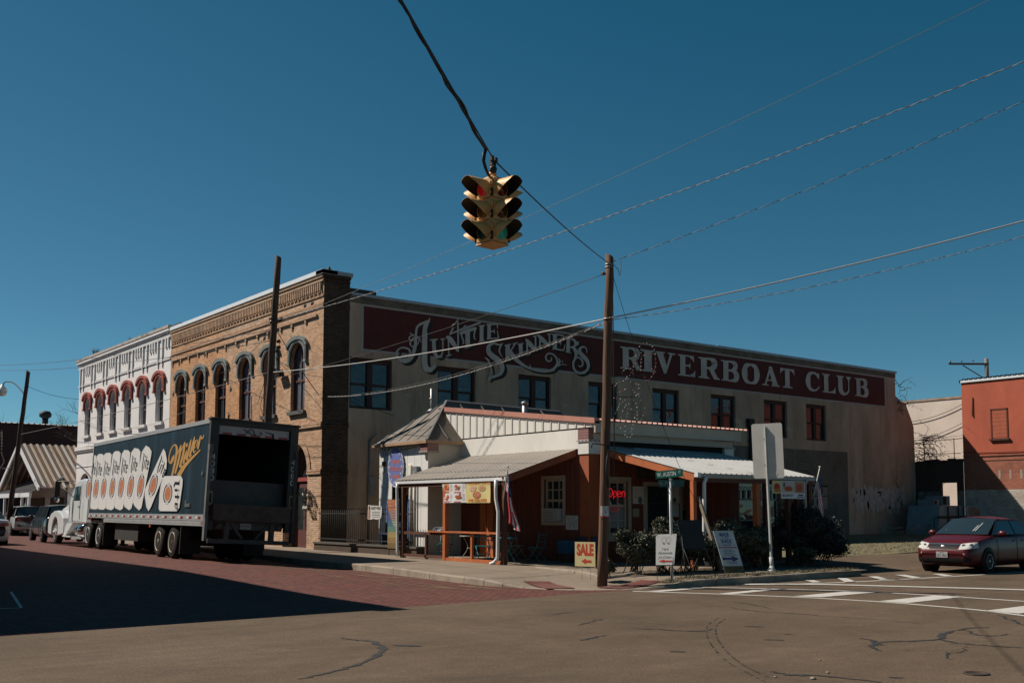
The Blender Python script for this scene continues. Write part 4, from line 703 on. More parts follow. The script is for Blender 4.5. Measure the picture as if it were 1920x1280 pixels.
# ---- the painted banner
mb = MB(); G3 = facing_s(0.03)
rect(mb, 1.66, 36.92, 7.76, 9.53, G3, 0.004)
for q in ((1.60,36.98,9.47,9.54), (1.60,36.98,7.73,7.81), (1.60,1.72,7.81,9.47), (36.86,36.98,7.81,9.47)): rect(mb, *q, G3, 0.008, 1)
banner = mb.build('painted_banner', [maroon, mat('banner_border_paint', (0.36,0.35,0.335), var=.15)], main)
NA = 31
for part_ in (range(0, NA), range(NA, len(AUNTIE))):
    mb = MB()
    for i in part_: ribbon(mb, AUNTIE[i], G3, 0.012+0.0003*i, 1, off=(0.17, -0.085))
    for i in part_: ribbon(mb, AUNTIE[i], G3, 0.040+0.0003*i, 0)
    mb.build('banner_lettering', [signwhite, signshade], main)
mb = MB()
GL = {
 'I': ([[(.26,0),(.74,0),(.74,1),(.26,1)], [(0,0),(1,0),(1,.05),(.76,.10),(.24,.10),(0,.05)], [(0,1),(1,1),(1,.95),(.76,.90),(.24,.90),(0,.95)]], []),
 'R': ([[(.12,0),(.40,0),(.40,1),(.12,1)], [(0,0),(.52,0),(.52,.05),(.42,.09),(.10,.09),(0,.05)], [(0,1),(.4,1),(.4,.92),(.10,.91),(0,.95)], [(.46,.53),(.70,.53),(.92,.10),(1.02,.06),(1.02,0),(.74,0)]],
        [[(.38,.965,.07),(.58,.96,.09),(.74,.86,.24),(.76,.74,.30),(.72,.60,.22),(.56,.52,.09),(.38,.515,.07)]]),
 'V': ([[(.08,1),(.40,1),(.60,.30),(.55,0),(.45,0)], [(.76,1),(.88,1),(.55,0),(.47,0),(.52,.2)], [(0,1),(.50,1),(.50,.95),(.40,.92),(.08,.92),(0,.95)], [(.64,1),(1,1),(1,.95),(.88,.92),(.76,.92),(.64,.95)]], []),
 'E': ([[(.12,0),(.42,0),(.42,1),(.12,1)], [(0,0),(.95,0),(.95,.07),(0,.07)], [(0,1),(.92,1),(.92,.93),(0,.93)], [(.92,1),(.92,.68),(.84,.80),(.62,.94)], [(.98,0),(.98,.34),(.88,.18),(.64,.06)], [(.40,.47),(.68,.47),(.68,.54),(.40,.54)], [(.70,.34),(.70,.67),(.64,.56),(.54,.505),(.64,.45)]], []),
 'B': ([[(.12,0),(.40,0),(.40,1),(.12,1)], [(0,0),(.4,0),(.4,.08),(0,.05)], [(0,1),(.4,1),(.4,.92),(0,.95)]],
        [[(.36,.965,.07),(.58,.96,.09),(.74,.88,.22),(.77,.77,.28),(.72,.62,.20),(.56,.545,.08),(.38,.535,.06)], [(.38,.525,.06),(.60,.52,.09),(.78,.42,.24),(.83,.28,.32),(.78,.12,.22),(.60,.04,.09),(.36,.035,.07)]]),
 'O': ([], [[(.5,.965,.07),(.24,.85,.20),(.16,.5,.32),(.24,.15,.20),(.5,.035,.07),(.76,.15,.20),(.84,.5,.32),(.76,.85,.20),(.5,.965,.07)]]),
 'A': ([[(.44,1),(.56,1),(.22,0),(.12,0)], [(.38,.98),(.56,1),(.92,0),(.60,0),(.44,.72)], [(.24,.26),(.70,.26),(.70,.33),(.27,.33)], [(0,0),(.36,0),(.36,.05),(.24,.08),(.10,.08),(0,.05)], [(.52,0),(1,0),(1,.05),(.92,.08),(.62,.08),(.52,.05)]], []),
 'T': ([[(.34,0),(.66,0),(.66,1),(.34,1)], [(.02,1),(.98,1),(.98,.92),(.02,.92)], [(.02,1),(0,.66),(.08,.80),(.28,.93)], [(.98,1),(1,.66),(.92,.80),(.72,.93)], [(.16,0),(.84,0),(.84,.05),(.68,.10),(.32,.10),(.16,.05)]], []),
 'C': ([[(.94,.98),(.94,.66),(.88,.70),(.72,.92)]], [[(.86,.72,.05),(.76,.90,.10),(.54,.965,.09),(.28,.85,.20),(.17,.5,.33),(.28,.15,.20),(.54,.035,.09),(.78,.10,.08),(.95,.28,.05)]]),
 'L': ([[(.12,0),(.44,0),(.44,1),(.12,1)], [(0,0),(.95,0),(.95,.07),(0,.07)], [(.98,0),(.98,.36),(.86,.18),(.60,.06)], [(0,1),(.56,1),(.56,.95),(.46,.91),(.10,.91),(0,.95)]], []),
 'U': ([[(0,1),(.50,1),(.50,.95),(.40,.92),(.10,.92),(0,.95)], [(.62,1),(1,1),(.86,.80),(.86,.6),(.79,.6),(.79,.80)]], [[(.25,1,.30),(.25,.6,.30),(.27,.25,.29),(.42,.07,.18),(.60,.04,.10),(.77,.16,.09),(.825,.35,.07),(.825,.65,.07)]]),
}
xs = [15.27,16.68, 16.58,17.62, 17.52,18.98, 19.16,20.40, 20.62,22.16, 22.30,23.71, 23.90,25.34, 25.52,26.99, 27.03,28.26, 29.22,30.53, 30.75,31.97, 32.06,33.46, 33.81,35.17]
zlo, zhi = 8.20, 9.24
for i, ch in enumerate('RIVERBOATCLUB'):
    x0, x1 = xs[2*i], xs[2*i+1]; w = x1-x0; h = zhi-zlo; P, S = GL[ch]; dd = 0.045
    for p in P: mb.quad(*[G3(x0+u*w, zlo+v*h, dd) for u, v in p]); dd += 0.0008
    for st in S:
        q = spline(st, 6); L_, R_ = [], []
        for k, (u, v, t) in enumerate(q):
            a = q[max(k-1,0)]; c = q[min(k+1,len(q)-1)]; tx, ty = (c[0]-a[0])*w, (c[1]-a[1])*h; l = math.hypot(tx, ty) or 1; t = t*w/2
            L_.append((x0+u*w-ty/l*t, zlo+v*h+tx/l*t)); R_.append((x0+u*w+ty/l*t, zlo+v*h-tx/l*t))
        mb.strip(L_, R_, G3, dd); dd += 0.0008
mb.build('banner_lettering', [signwhite, signshade], main)
# ---- faded mural of a town on the side wall, by the empty lot
mb = MB(); md = 0.004
mur = [mat('mural_ground_paint', (0.15,0.125,0.10), rough=.9, var=.3, scale=.8), mat('mural_pale_paint', (0.26,0.235,0.21), rough=.9, var=.3, scale=3), mat('mural_dark_paint', (0.030,0.032,0.030), rough=.9, var=.3), mat('mural_green_paint', (0.10,0.115,0.10), rough=.9, var=.35, scale=1), mat('mural_flag_red', (0.13,0.085,0.075), rough=.9, var=.2)]
rect(mb, 20.5, 33.0, 0.3, 4.95, G3, md, 0)
rect(mb, 20.5, 33.0, 0.3, 1.7, G3, md+.004, 3)
for x0, x1, zt, nw in ((21.2,23.6,2.9,6), (24.1,26.9,3.2,7), (28.9,31.0,3.05,4)):
    rect(mb, x0, x1, 1.75, zt, G3, md+.008, 1)
    for fl_ in (2.55, 1.95):
        for k in range(nw):
            x = x0+0.2+(x1-x0-0.4)*(k+.25)/nw; rect(mb, x, x+.13, fl_, fl_+.34, G3, md+.012, 2)
    rect(mb, x0-.08, x1+.08, zt-.12, zt, G3, md+.012, 2); rect(mb, x0, x1, 2.42, 2.47, G3, md+.012, 2)
rect(mb, 28.15, 28.20, 1.7, 4.75, G3, md+.008, 1)
for k in range(7):
    q = [(28.2+1.9*t/8, 4.55-.07*k-0.75*t/8-.10*math.sin(t*1.1)) for t in range(9)]
    mb.strip([(u, v) for u, v in q], [(u, v-.045) for u, v in q], G3, md+.012+.001*k, 1 if k % 2 else 4)
for x, z, s in ((31.6,1.9,.5), (32.3,2.1,.7), (31.9,2.3,.45)): disc(mb, (x, z), (s,0), (0,s*.8), G3, md+.010+.001*x%0.003, 3)
mb.build('wall_mural', mur, main)
# bare plaster and peeled whitewash low on the wall
mb = MB(); r4 = random.Random(3)
for k in range(170):
    x = 33.4+5.2*r4.random(); z = 2.75-1.0*r4.random()**2; w = .04+.10*r4.random(); h = .06+.34*r4.random()
    mb.quad(*[G3(x+w*px*(1+.4*r4.random()), z+h*py*(1+.3*r4.random()), .004+.0004*(k % 9)) for px, py in ellipse(9)])
mb.build('peeling_whitewash', mat('old_whitewash', (0.46,0.42,0.38), var=.3, scale=6), main)
# old cast iron downpipe with hopper head, black soot round it
mb = MB(); mb.tube([(24.42,-0.09,0.3),(24.42,-0.09,6.0)], 0.08, 10); mb.box(24.22,24.62,-0.22,0.02,5.95,6.35); mb.lathe([(.1,0),(.16,.14),(.16,.2)], (24.42,-0.09,5.80), n=10)
for z in (1.2,2.6,4.0,5.2): mb.lathe([(.105,0),(.105,.09)], (24.42,-0.09,z), n=10)
mb.build('downpipe', mat('black_iron', (0.018,0.017,0.016), rough=.7, var=.3), main)
# pipes and boxes on the shaded wall near the front corner
mb = MB(); mb.tube([(2.0,-0.05,0.4),(2.0,-0.05,4.3)], 0.035, 8); mb.tube([(3.3,-0.05,0.4),(3.3,-0.05,3.4)], 0.05, 8); mb.box(2.6,3.0,-0.16,0.02,1.9,2.6); mb.box(2.0,2.25,-0.14,0.02,2.2,2.9); mb.tube([(2.0,-0.07,4.3),(2.15,-.3,4.55),(1.9,-.35,4.4)], .03, 8)
mb.build('meter_pipes', mat('galvanised', (0.25,0.25,0.25), rough=.5, metal=.6, var=.2), main)
mb = MB(); mb.lathe([(.17,0),(.17,.42),(.19,.42),(.19,.50),(0,.5)], (36.0,0.9,9.6), n=16); mb.tube([(36.0,.9,9.4),(36.0,.9,9.7)], .17, 14); mb.build('roof_vent', mat('white_vent', (0.72,0.70,0.68), rough=.5, var=.08), main)
mb = MB(); mb.lathe([(.09,0),(.09,.18),(.13,.18),(.13,.24),(0,.26)], (37.0,1.0,9.75), n=12); mb.build('roof_vent', mat('black_iron', (0,0,0)), main)
# lamp box and small ornaments
mb = MB(); mb.cbox((-0.20,3.37,7.02), .22, .52, .26, 0, M=Matrix.Rotation(R(-18),3,'Y')); mb.beam((0,3.37,7.1),(-.14,3.37,7.08),.05,.05); mb.build('flood_lamp', mat('black_iron', (0,0,0)), main)
mb = MB(); mb.lathe([(.03,0),(.10,.03),(.07,.10),(.03,.18),(0,.20)], (0.25,0.1,10.62), n=8); mb.lathe([(.03,0),(.06,.03),(.02,.10),(0,.12)], (0.62,0.15,10.62), n=8); mb.build('finial', mat('black_iron', (0,0,0)), main)

# wreath hanging on the corner pier
wr = thing('wreath', 'dark green wreath with pale bow hanging on the sunlit brick pier beside the arched doorway', 'wreath', (-0.12, 0.80, 2.0))
mb = MB(); r5 = random.Random(5)
for k in range(900):
    a = 2*math.pi*r5.random(); b5 = 2*math.pi*r5.random(); rr = .095*math.sqrt(r5.random()); cy_ = (.27+rr*math.cos(b5)); p = Vector((rr*math.sin(b5)-.02, cy_*math.cos(a), cy_*math.sin(a)*1.12))
    q = Vector((r5.gauss(0,1), r5.gauss(0,1), r5.gauss(0,1))).normalized()*.05; s = q.cross(Vector((1,.3,.2))).normalized()*.012
    mb.quad(p-s, p+q*.5-s, p+q, p+s)
mb.build('greenery', mat('wreath_green', (0.022,0.038,0.020), rough=.8, var=.4, scale=30), wr, world=False)
mb = MB()
for a in (0.9, 2.4, 4.2, 5.2): mb.cbox((-.11, .27*math.cos(a), .30*math.sin(a)), .05, .09, .07, M=Matrix.Rotation(a,3,'X'))
for s in (-1,1): mb.strip([(0,0),(s*.12,.07),(s*.16,-.02),(0,-.03)], [(0,-.03),(s*.10,.0),(s*.13,-.07),(0,-.05)], lambda u,v,d: (-.13, u-.05, v-.25), 0)
mb.build('ribbon_bow', mat('pale_ribbon', (0.62,0.58,0.50), var=.1), wr, world=False)

# ================================================================== white painted neighbour
wb_ = thing('white_building', 'white painted two storey building with red window hoods left of the brick building', 'building', (0, 16.1, 0))
wpaint = mat('white_wall_paint', (0.72, 0.70, 0.69), rough=0.85, var=0.08, scale=1.0, bump=0.25, bscale=14)
streaks(wpaint, (0.40, 0.37, 0.34), 0.56, 0.85, 2.2, 0.3)
redhood = mat('red_hood_paint', (0.27, 0.055, 0.038), rough=0.75, var=0.2, scale=4)
redhood2 = mat('red_hood_edge', (0.36, 0.085, 0.06), rough=0.75, var=0.15, scale=4)
WW = [(-(y+0.575), -(y-0.575)) for y in (30.0, 27.52, 25.1, 22.56, 20.1, 17.58)]
mb = MB(); y0, y1 = 16.08, 32.0
wall_band(mb, FW, -y1, -y0, -0.1, 5.2, [(-(y+1.1), -(y-1.1), 0.7, 2.9, 0.9) for y in (30.2, 26.8, 23.4, 20.2, 17.8)], 0.3)
wall_band(mb, FW, -y1, -y0, 5.2, 10.6, [(a, b_, 6.06, 7.80, 0.56) for a, b_ in WW], 0.27)
mb.quad((0,y1,-0.1),(12,y1,-0.1),(12,y1,10.6),(0,y1,10.6)); mb.quad((0.4,y0,10.2),(0.4,y1,10.2),(0.4,y1,10.6),(0.4,y0,10.6))
mb.build('wall', wpaint, wb_)
mb = MB()
def c2(v0, v1, d): fbox(mb, FW, -y1-d, -y0, v0, v1, 0.0, d)
c2(10.52, 10.66, 0.16); c2(10.44, 10.52, 0.11); c2(10.20, 10.26, 0.08); c2(10.30,10.34,.05); c2(9.10,9.15,.05); c2(9.19,9.23,.035); c2(5.20,5.42,.12); c2(5.10,5.20,.07); c2(4.2,4.24,.03)
u = -y1+0.25; i = 0
while u < -y0-0.2:
    m_ = i % 5
    if m_ in (0, 1): fbox(mb, FW, u, u+0.14, 9.02, 10.20, 0.0, 0.075); fbox(mb, FW, u, u+0.14, 8.83, 9.10, 0.0, 0.055)
    else: fbox(mb, FW, u, u+0.13, 9.72, 10.20, 0.0, 0.075)
    u += 0.62 if m_ in (0,) else (0.50 if m_ == 1 else 0.36 if m_ in (2, 3) else 0.46); i += 1
mb.build('corbelled_cornice', wpaint, wb_)
mb = MB(); fbox(mb, FW, -y1-.18, -y0, 10.66, 10.80, -0.45, 0.19); mb.build('cornice_cap', mat('weathered_cap', (0.42,0.37,0.32), rough=.9, col2=(0.10,0.08,0.06), scale=1.8, mask=(.5,.7)), wb_)
mb = MB(); mb.box(0.4, 25, y0, y1-.05, 10.0, 10.1); mb.box(0.45, 1.6, 16.15, 17.1, 10.1, 11.0); mb.build('roof', roof_tar, wb_)
dusk = mat('brown_sash', (0.12,0.07,0.055), var=.15); upper = mat('white_blind', (0.62,0.60,0.58), var=.06)
for i, (a, b_) in enumerate(WW):
    w = window_unit(wb_, FW, a+.03, b_-.03, 6.06, 7.80, 0.53, -0.16, dusk, glass, cols=1, bar=0.05, mid=6.9)
    mb = MB(); A = arch_pts(a+.05, b_-.05, 7.80, .50); mb.quad(*[FW(u, v, -0.14) for u, v in A]); mb.build('arched_blind', upper, w)
    mb = MB(); fbox(mb, FW, a+.002, a+.10, 6.06, 7.8, -0.2, -0.06); mb.build('white_jamb', wpaint, w)
    hood(wb_, FW, a, b_, 7.80, 0.56, [redhood, redhood2], th=0.24, drop=0.12, proud=0.15)
    mb = MB(); fbox(mb, FW, a-0.08, b_+0.12, 5.90, 6.055, 0.0, 0.13); mb.build('window_sill', wpaint, wb_)
for y in (30.2, 26.8, 23.4, 20.2, 17.8): window_unit(wb_, FW, -(y+1.1), -(y-1.1), 0.7, 2.9, 0.9, -0.25, dusk, glass, cols=2, mid=2.6, name='shop_window')
# weeds growing on the parapet
for y, h in ((28.9, .45), (28.3, .3), (22.4, .22), (18.2, .2), (30.9, .12)):
    mb = MB(); r6 = random.Random(int(y*10))
    for k in range(14):
        p = Vector((-.05+.1*r6.random(), r6.gauss(0, .14), 0)); q = p+Vector((r6.gauss(0,.08), r6.gauss(0,.12), h*(.5+.6*r6.random()))); mb.tube([p, (p+q)/2+Vector((0,r6.gauss(0,.03),0)), q], [.012,.009,.003], 4)
    o = mb.build('weed', mat('dead_weed', (0.09,0.075,0.05), var=.3)); o.location = (-0.05, y, 10.80)
    tag(o, 'dry weed tuft sprouting from the white building parapet', 'weed', 'weeds on the white parapet')
# ================================================================== the little restaurant in front of the side wall
GZP = 0.16
rest = thing('restaurant', 'low rust red and white restaurant with metal porch roofs before the painted wall', 'restaurant', (1.5, -13.1, GZP))
def siding(name, col, pitch=0.3, groove=0.45, var=0.25, rough=0.8):
    """vertical board siding: grooves every pitch metres along the wall"""
    m = mat(name, col, rough=rough, var=var, scale=1.6, stretch=(3, 3, 0.5))
    nt = m.node_tree; b = nt.nodes['Principled BSDF']; src = b.inputs['Base Color'].links[0].from_socket
    tc = _new(nt, 'ShaderNodeTexCoord'); sx = _new(nt, 'ShaderNodeSeparateXYZ'); ad = _new(nt, 'ShaderNodeMath', operation='ADD')
    nt.links.new(tc.outputs['Object'], sx.inputs[0]); nt.links.new(sx.outputs[0], ad.inputs[0]); nt.links.new(sx.outputs[1], ad.inputs[1])
    dv = _new(nt, 'ShaderNodeMath', operation='DIVIDE'); dv.inputs[1].default_value = pitch; fr = _new(nt, 'ShaderNodeMath', operation='FRACT')
    lt = _new(nt, 'ShaderNodeMath', operation='LESS_THAN'); lt.inputs[1].default_value = 0.07
    nt.links.new(ad.outputs[0], dv.inputs[0]); nt.links.new(dv.outputs[0], fr.inputs[0]); nt.links.new(fr.outputs[0], lt.inputs[0])
    mx = _new(nt, 'ShaderNodeMixRGB', blend_type='MULTIPLY'); mx.inputs[2].default_value = (groove, groove, groove, 1)
    nt.links.new(lt.outputs[0], mx.inputs[0]); nt.links.new(src, mx.inputs[1]); nt.links.new(mx.outputs[0], b.inputs['Base Color'])
    bp = _new(nt, 'ShaderNodeBump', Strength=0.8, Distance=0.012, invert=True); nt.links.new(lt.outputs[0], bp.inputs['Height']); nt.links.new(bp.outputs[0], b.inputs['Normal'])
    return m
rust = siding('rust_siding', (0.155, 0.045, 0.024), 0.2)
orange = mat('orange_trim', (0.46, 0.125, 0.038), rough=0.65, var=0.2, scale=3, stretch=(1, 1, .4), bump=.15)
browntrim = mat('brown_post', (0.10, 0.035, 0.020), rough=0.7, var=0.25, scale=4)
whitewall = mat('white_stucco', (0.74, 0.71, 0.66), rough=0.85, var=0.07, scale=1.2, bump=0.25, bscale=20, stretch=(1.4,1.4,.5))
streaks(whitewall, (0.46, 0.42, 0.36), 0.60, 0.9, 3.0, 0.5)
whiteboards = siding('white_boards', (0.74, 0.71, 0.65), 0.37, 0.35, 0.07)
tanwall = mat('tan_stucco', (0.60, 0.53, 0.44), rough=0.85, var=0.10, scale=1.4, bump=0.2)
beige = mat('beige_fascia', (0.46, 0.41, 0.335), rough=0.7, var=0.08)
pinkcap = mat('pink_cap', (0.50, 0.225, 0.17), rough=0.55, var=0.15, scale=2)
tin = mat('white_roof_tin', (0.40, 0.395, 0.385), rough=0.6, var=0.10, scale=1.5)
MATS['white_roof_tin'] = tin
tinwarm = mat('warm_roof_tin', (0.36, 0.315, 0.27), rough=0.6, var=0.14, scale=1.1, stretch=(.4, 1.5, 1))
browntin = mat('brown_roof_tin', (0.125, 0.098, 0.075), rough=0.55, var=0.28, scale=1.2, bump=.25, bscale=6)
guttermat = mat('gutter_white', (0.74, 0.74, 0.74), rough=0.4, var=0.06)
gutterdull = mat('gutter_dull', (0.36, 0.34, 0.31), rough=0.5, var=0.1)
trimbeige = mat('beige_trim', (0.40, 0.345, 0.27), rough=0.65, var=0.12)
paper = mat('white_poster_paper', (0.62, 0.60, 0.57), rough=0.8, var=0.06)
ink = mat('black_ink', (0.02, 0.02, 0.02), rough=0.7)
redink = mat('red_ink', (0.55, 0.045, 0.025), rough=0.6, var=.05)
def corr(mb, p00, p10, p01, n, amp, mi=0, th=0.0):
    """ribbed sheet: ribs run from p00 towards p01, n ribs side by side towards p10"""
    p00, p10, p01 = Vector(p00), Vector(p10), Vector(p01); nx = (p10-p00).cross(p01-p00).normalized()
    if nx.z < 0: nx = -nx
    prof = ((0, 0), (.62, 0), (.70, 1), (.88, 1), (.96, 0)); L, R_ = [], []
    base = len(mb.v); cnt = 0
    for i in range(n):
        for t, h in prof:
            q = p00 + (p10-p00)*((i+t)/n) + nx*amp*h; mb.v.append(tuple(q)); mb.v.append(tuple(q+(p01-p00))); cnt += 1
    q = p10; mb.v.append(tuple(q)); mb.v.append(tuple(q+(p01-p00))); cnt += 1
    for i in range(cnt-1): a = base+2*i; mb.f.append((a, a+2, a+3, a+1)); mb.m.append(mi); mb.sm.append(False)
XS = 1.5; YF = -13.1
W1 = facing_w(XS); SF = facing_s(YF)
# ---- walls
mb = MB()
wall_band(mb, W1, 6.88, 13.1, 0.0, 3.40, [(11.12, 11.98, 1.32, 2.55, 0)], 0.12)
wall_band(mb, SF, XS, 7.6, 0.0, 3.40, [(2.02, 2.98, 0.95, 2.48, 0), (3.72, 4.62, 0.16, 2.36, 0), (5.22, 5.66, 0.95, 2.5, 0)], 0.12)
mb.quad((7.6,YF,0), (7.6,-4,0), (7.6,-4,3.9), (7.6,YF,3.9))
mb.build('siding_wall', rust, rest)
mb = MB(); rect(mb, 6.88, 13.1, 3.40, 3.93, facing_w(XS-0.03), 0); mb.box(1.47, 1.52, -13.1, -6.88, 3.38, 3.40); mb.build('white_frieze', whitewall, rest)
mb = MB()
mb.prism([(6.05,3.97),(6.05,4.98),(13.35,4.12),(13.35,3.97)], facing_w(1.46), -0.06, 0.0); mb.build('board_gable', whiteboards, rest)
for k in range(19):
    u = 6.3+0.37*k; zt = 4.98-(u-6.05)*0.1178
    mb = MB(); fbox(mb, facing_w(1.46), u-.014, u+.014, 3.99, zt-.10, 0, 0.022); mb.build('batten', whitewall, rest)
mb = MB(); mb.prism([(6.0,4.93),(6.0,5.08),(13.42,4.21),(13.42,4.06)], facing_w(1.40), -0.20, 0.0); mb.build('gable_cap', pinkcap, rest)
mb = MB(); corr(mb, (1.5,-13.52,4.145), (7.85,-13.52,4.145), (1.5,-5.4,5.10), 30, 0.045); mb.build('shed_roof', pinkcap, rest)
mb = MB(); mb.box(1.44, 7.62, -13.42, -13.36, 3.80, 4.12); mb.build('upper_fascia', beige, rest)
mb = MB(); mb.box(1.55, 7.45, -13.22, -13.105, 3.60, 3.80); mb.box(1.55, 7.62, -13.36, -13.105, 4.05, 4.10); mb.build('lower_fascia', beige, rest)
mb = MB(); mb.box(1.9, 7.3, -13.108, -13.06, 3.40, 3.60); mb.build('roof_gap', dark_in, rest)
mb = MB(); mb.tube([(2.2,-13.16,3.44)]+[(2.2+.5*k,-13.17+.012*(k%2),3.435-.004*k) for k in range(1,10)], .03, 6); mb.build('blue_flashing', mat('blue_tarp', (0.18,0.30,0.42), rough=.4, var=.2, scale=5), rest)
# ---- corner piers with a patterned tile block on top
tileA = mat('tile_rust', (0.40, 0.16, 0.10), rough=.6, var=.15, scale=8); tileB = mat('tile_plum', (0.135, 0.10, 0.15), rough=.6, var=.15, scale=8); tileC = mat('tile_grey', (0.40, 0.37, 0.34), rough=.7)
def zig(mb, fn, u0, u1, v0, v1, d):
    """zig-zag bands of two colours"""
    rect(mb, u0, u1, v0, v1, fn, d, 0); n = 4; h = (v1-v0)/8.5
    for r in range(4):
        vb = v0+.02+r*(v1-v0)/4
        pts = [(u0+(u1-u0)*k/(2*n), vb+(h*.9 if k % 2 else 0)) for k in range(2*n+1)]
        mb.strip([(u, v+h*.95) for u, v in pts], pts, fn, d+.003, 1)
def pier(cx, cy, w, ztop, full=True, zb=3.22):
    """white pier head with tile block; cx,cy is the outer corner"""
    mb = MB(); mb.box(cx, cx+w, cy, cy+w, zb, ztop-0.36); mb.build('pier_head', whitewall, rest)
    mb = MB(); mb.box(cx+.003, cx+w-.003, cy+.003, cy+w-.003, ztop-0.36, ztop)
    mb.m = [0]*6; zig(mb, facing_w(cx), -(cy+w), -cy, ztop-0.30, ztop, .004); zig(mb, facing_s(cy), cx, cx+w, ztop-0.30, ztop, .004)
    for f, a, b_ in ((facing_w(cx), -(cy+w), -cy), (facing_s(cy), cx, cx+w)):
        rect(mb, a-.03, b_+.03, ztop-0.36, ztop-0.30, f, .03, 2)
        for k in range(3): disc(mb, (a+(b_-a)*(k+.5)/3, ztop-0.33), (.03,0), (0,.02), f, .034, 1, 10)
    mb.build('tile_block', [tileA, tileB, tileC], rest)
    if full:
        mb = MB(); mb.box(cx+.03, cx+w-.03, cy+.03, cy+w-.03, 0.0, zb); mb.build('pier_post', mat('rust_pier', (0.33,0.085,0.032), var=.15, scale=3), rest)
pier(1.38, -13.20, 0.44, 3.92); pier(7.10, -13.20, 0.42, 3.92, zb=3.25)
# ---- hip roofed front block
mb = MB(); T1 = facing_w(0.2)
wall_band(mb, T1, 3.86, 6.88, 0.0, 3.88, [(4.75, 5.75, 0.16, 2.46, 0)], 0.75)
mb.build('white_front_wall', siding('white_wide_boards', (0.76, 0.74, 0.71), 0.42, 0.72, 0.05), rest)
mb = MB(); mb.quad((0.2,-6.88,0),(1.5,-6.88,0),(1.5,-6.88,3.88),(0.2,-6.88,3.88)); mb.quad((0.2,-3.86,0),(9,-3.86,0),(9,-3.86,3.88),(0.2,-3.86,3.88)); mb.build('side_front_wall', tanwall, rest)
EV = [(0.02,-7.06,3.86), (9.2,-7.06,3.86), (9.2,-3.68,3.86), (0.02,-3.68,3.86)]; RA, RB = (1.92,-5.37,5.36), (7.0,-5.37,5.30)
mb = MB(); mb.quad(EV[3], EV[0], RA); mb.quad(EV[0], EV[1], RB, RA); mb.quad(EV[1], EV[2], RB); mb.quad(EV[2], EV[3], RA, RB)
mb.quad(*[(x,y,z-.05) for x,y,z in EV]); mb.build('hip_roof', browntin, rest)
mb = MB(); z0 = 3.86
for (a, b_) in ((EV[3], EV[0]), (EV[0], EV[1])): mb.beam((a[0],a[1],z0-.045), (b_[0],b_[1],z0-.045), .05, .09)
mb.build('eave_board', mat('eave_board', (0.40,0.24,0.14), var=.2), rest)
mb = MB()
seam = mat('seam_tin', (0.30,0.28,0.26), rough=.4, metal=.5, var=.15)
def rib(p, q, w=.03, h=.035): mb = MB(); mb.beam(p, q, w, h); mb.build('roof_batten', seam, rest)
for t in (.12,.3,.46,.62,.8):      # battens of the front hip, running up the slope
    y = -3.68+(-7.06+3.68)*t; top = min(1, 1-abs(t-.5)*2)*0.93; x = .02+1.9*top; rib((.10,y,3.93), (x,y+( -5.37-y)*0.0,3.86+1.5*top+.02))
for x in (0.9,1.5,2.4,3.3,4.2,5.1,6.0): top = min(1, (x-.02)/1.9)*.93; rib((x,-6.98,3.95), (x,-7.06+1.69*top,3.86+1.5*top+.02))
for (a, b_) in ((EV[0], RA), (EV[3], RA), (RA, RB)): rib((a[0],a[1],a[2]+.02), (b_[0],b_[1],b_[2]+.02), .07, .05)
mb = MB(); zig(mb, facing_w(0.08), 6.60, 7.02, 3.53, 3.83, .004); zig(mb, facing_s(-7.02), 0.08, 0.50, 3.53, 3.83, .004); mb.box(.085, .5, -7.015, -6.6, 3.52, 3.85)
for f, a, b_ in ((facing_w(.08), 6.60, 7.02), (facing_s(-7.02), .08, .5)):
    for v in (3.48, 3.83): fbox(mb, f, a-.03, b_+.03, v, v+.05, -.02, .035, 2)
    for k in range(4): disc(mb, (a+(b_-a)*(k+.5)/4, 3.505), (.028,0), (0,.018), f, .039, 1, 10); disc(mb, (a+(b_-a)*(k+.5)/4, 3.855), (.028,0), (0,.018), f, .039, 1, 10)
mb.build('tile_block', [tileA, tileB, tileC], rest)
# entrance recess, its blue door, conduit, wires
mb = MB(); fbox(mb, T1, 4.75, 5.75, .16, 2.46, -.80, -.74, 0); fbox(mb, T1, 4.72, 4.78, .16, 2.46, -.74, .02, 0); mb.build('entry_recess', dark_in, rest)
mb = MB(); fbox(mb, T1, 5.28, 5.72, .2, 2.3, -.30, -.25); mb.build('door', mat('turquoise_door', (0.03,0.22,0.32), rough=.5, var=.1), rest)
for ua, ub, vt in ((5.78, 6.0, 2.0), (4.42, 4.66, 1.9)): mb = MB(); fbox(mb, T1, ua, ub, 0.2, vt, .01, .05); mb.build('tile_strip', mat('blue_tile', (0.12,0.15,0.32), rough=.4, var=.3, scale=12), rest)
mb = MB(); mb.tube([(0.12,-6.02,0.2),(0.12,-6.02,3.05),(0.16,-5.85,3.12)], .05, 8); mb.tube([(0.13,-6.2,.2),(.13,-6.2,2.9)], .025, 6); mb.build('conduit', mat('cream_pipe', (0.55,0.50,0.42), var=.1), rest)
mb = MB(); mb.box(.06,.2,-6.42,-6.22,2.72,3.05); mb.build('meter_box', mat('grey_box', (0.20,0.22,0.24), rough=.5, var=.1), rest)
mb = MB(); mb.tube([(0.17,-4.2,3.8),(0.14,-4.35,3.45),(.15,-4.6,3.75),(.16,-5.4,3.62),(.16,-6.2,3.70),(.16,-6.6,3.8)], .010, 5); mb.tube([(.14,-4.15,3.75),(.12,-4.32,3.2),(.13,-4.3,2.9)], .010, 5); mb.cbox((.12,-4.28,3.2), .09,.10,.16); mb.build('service_wire', ink, rest)
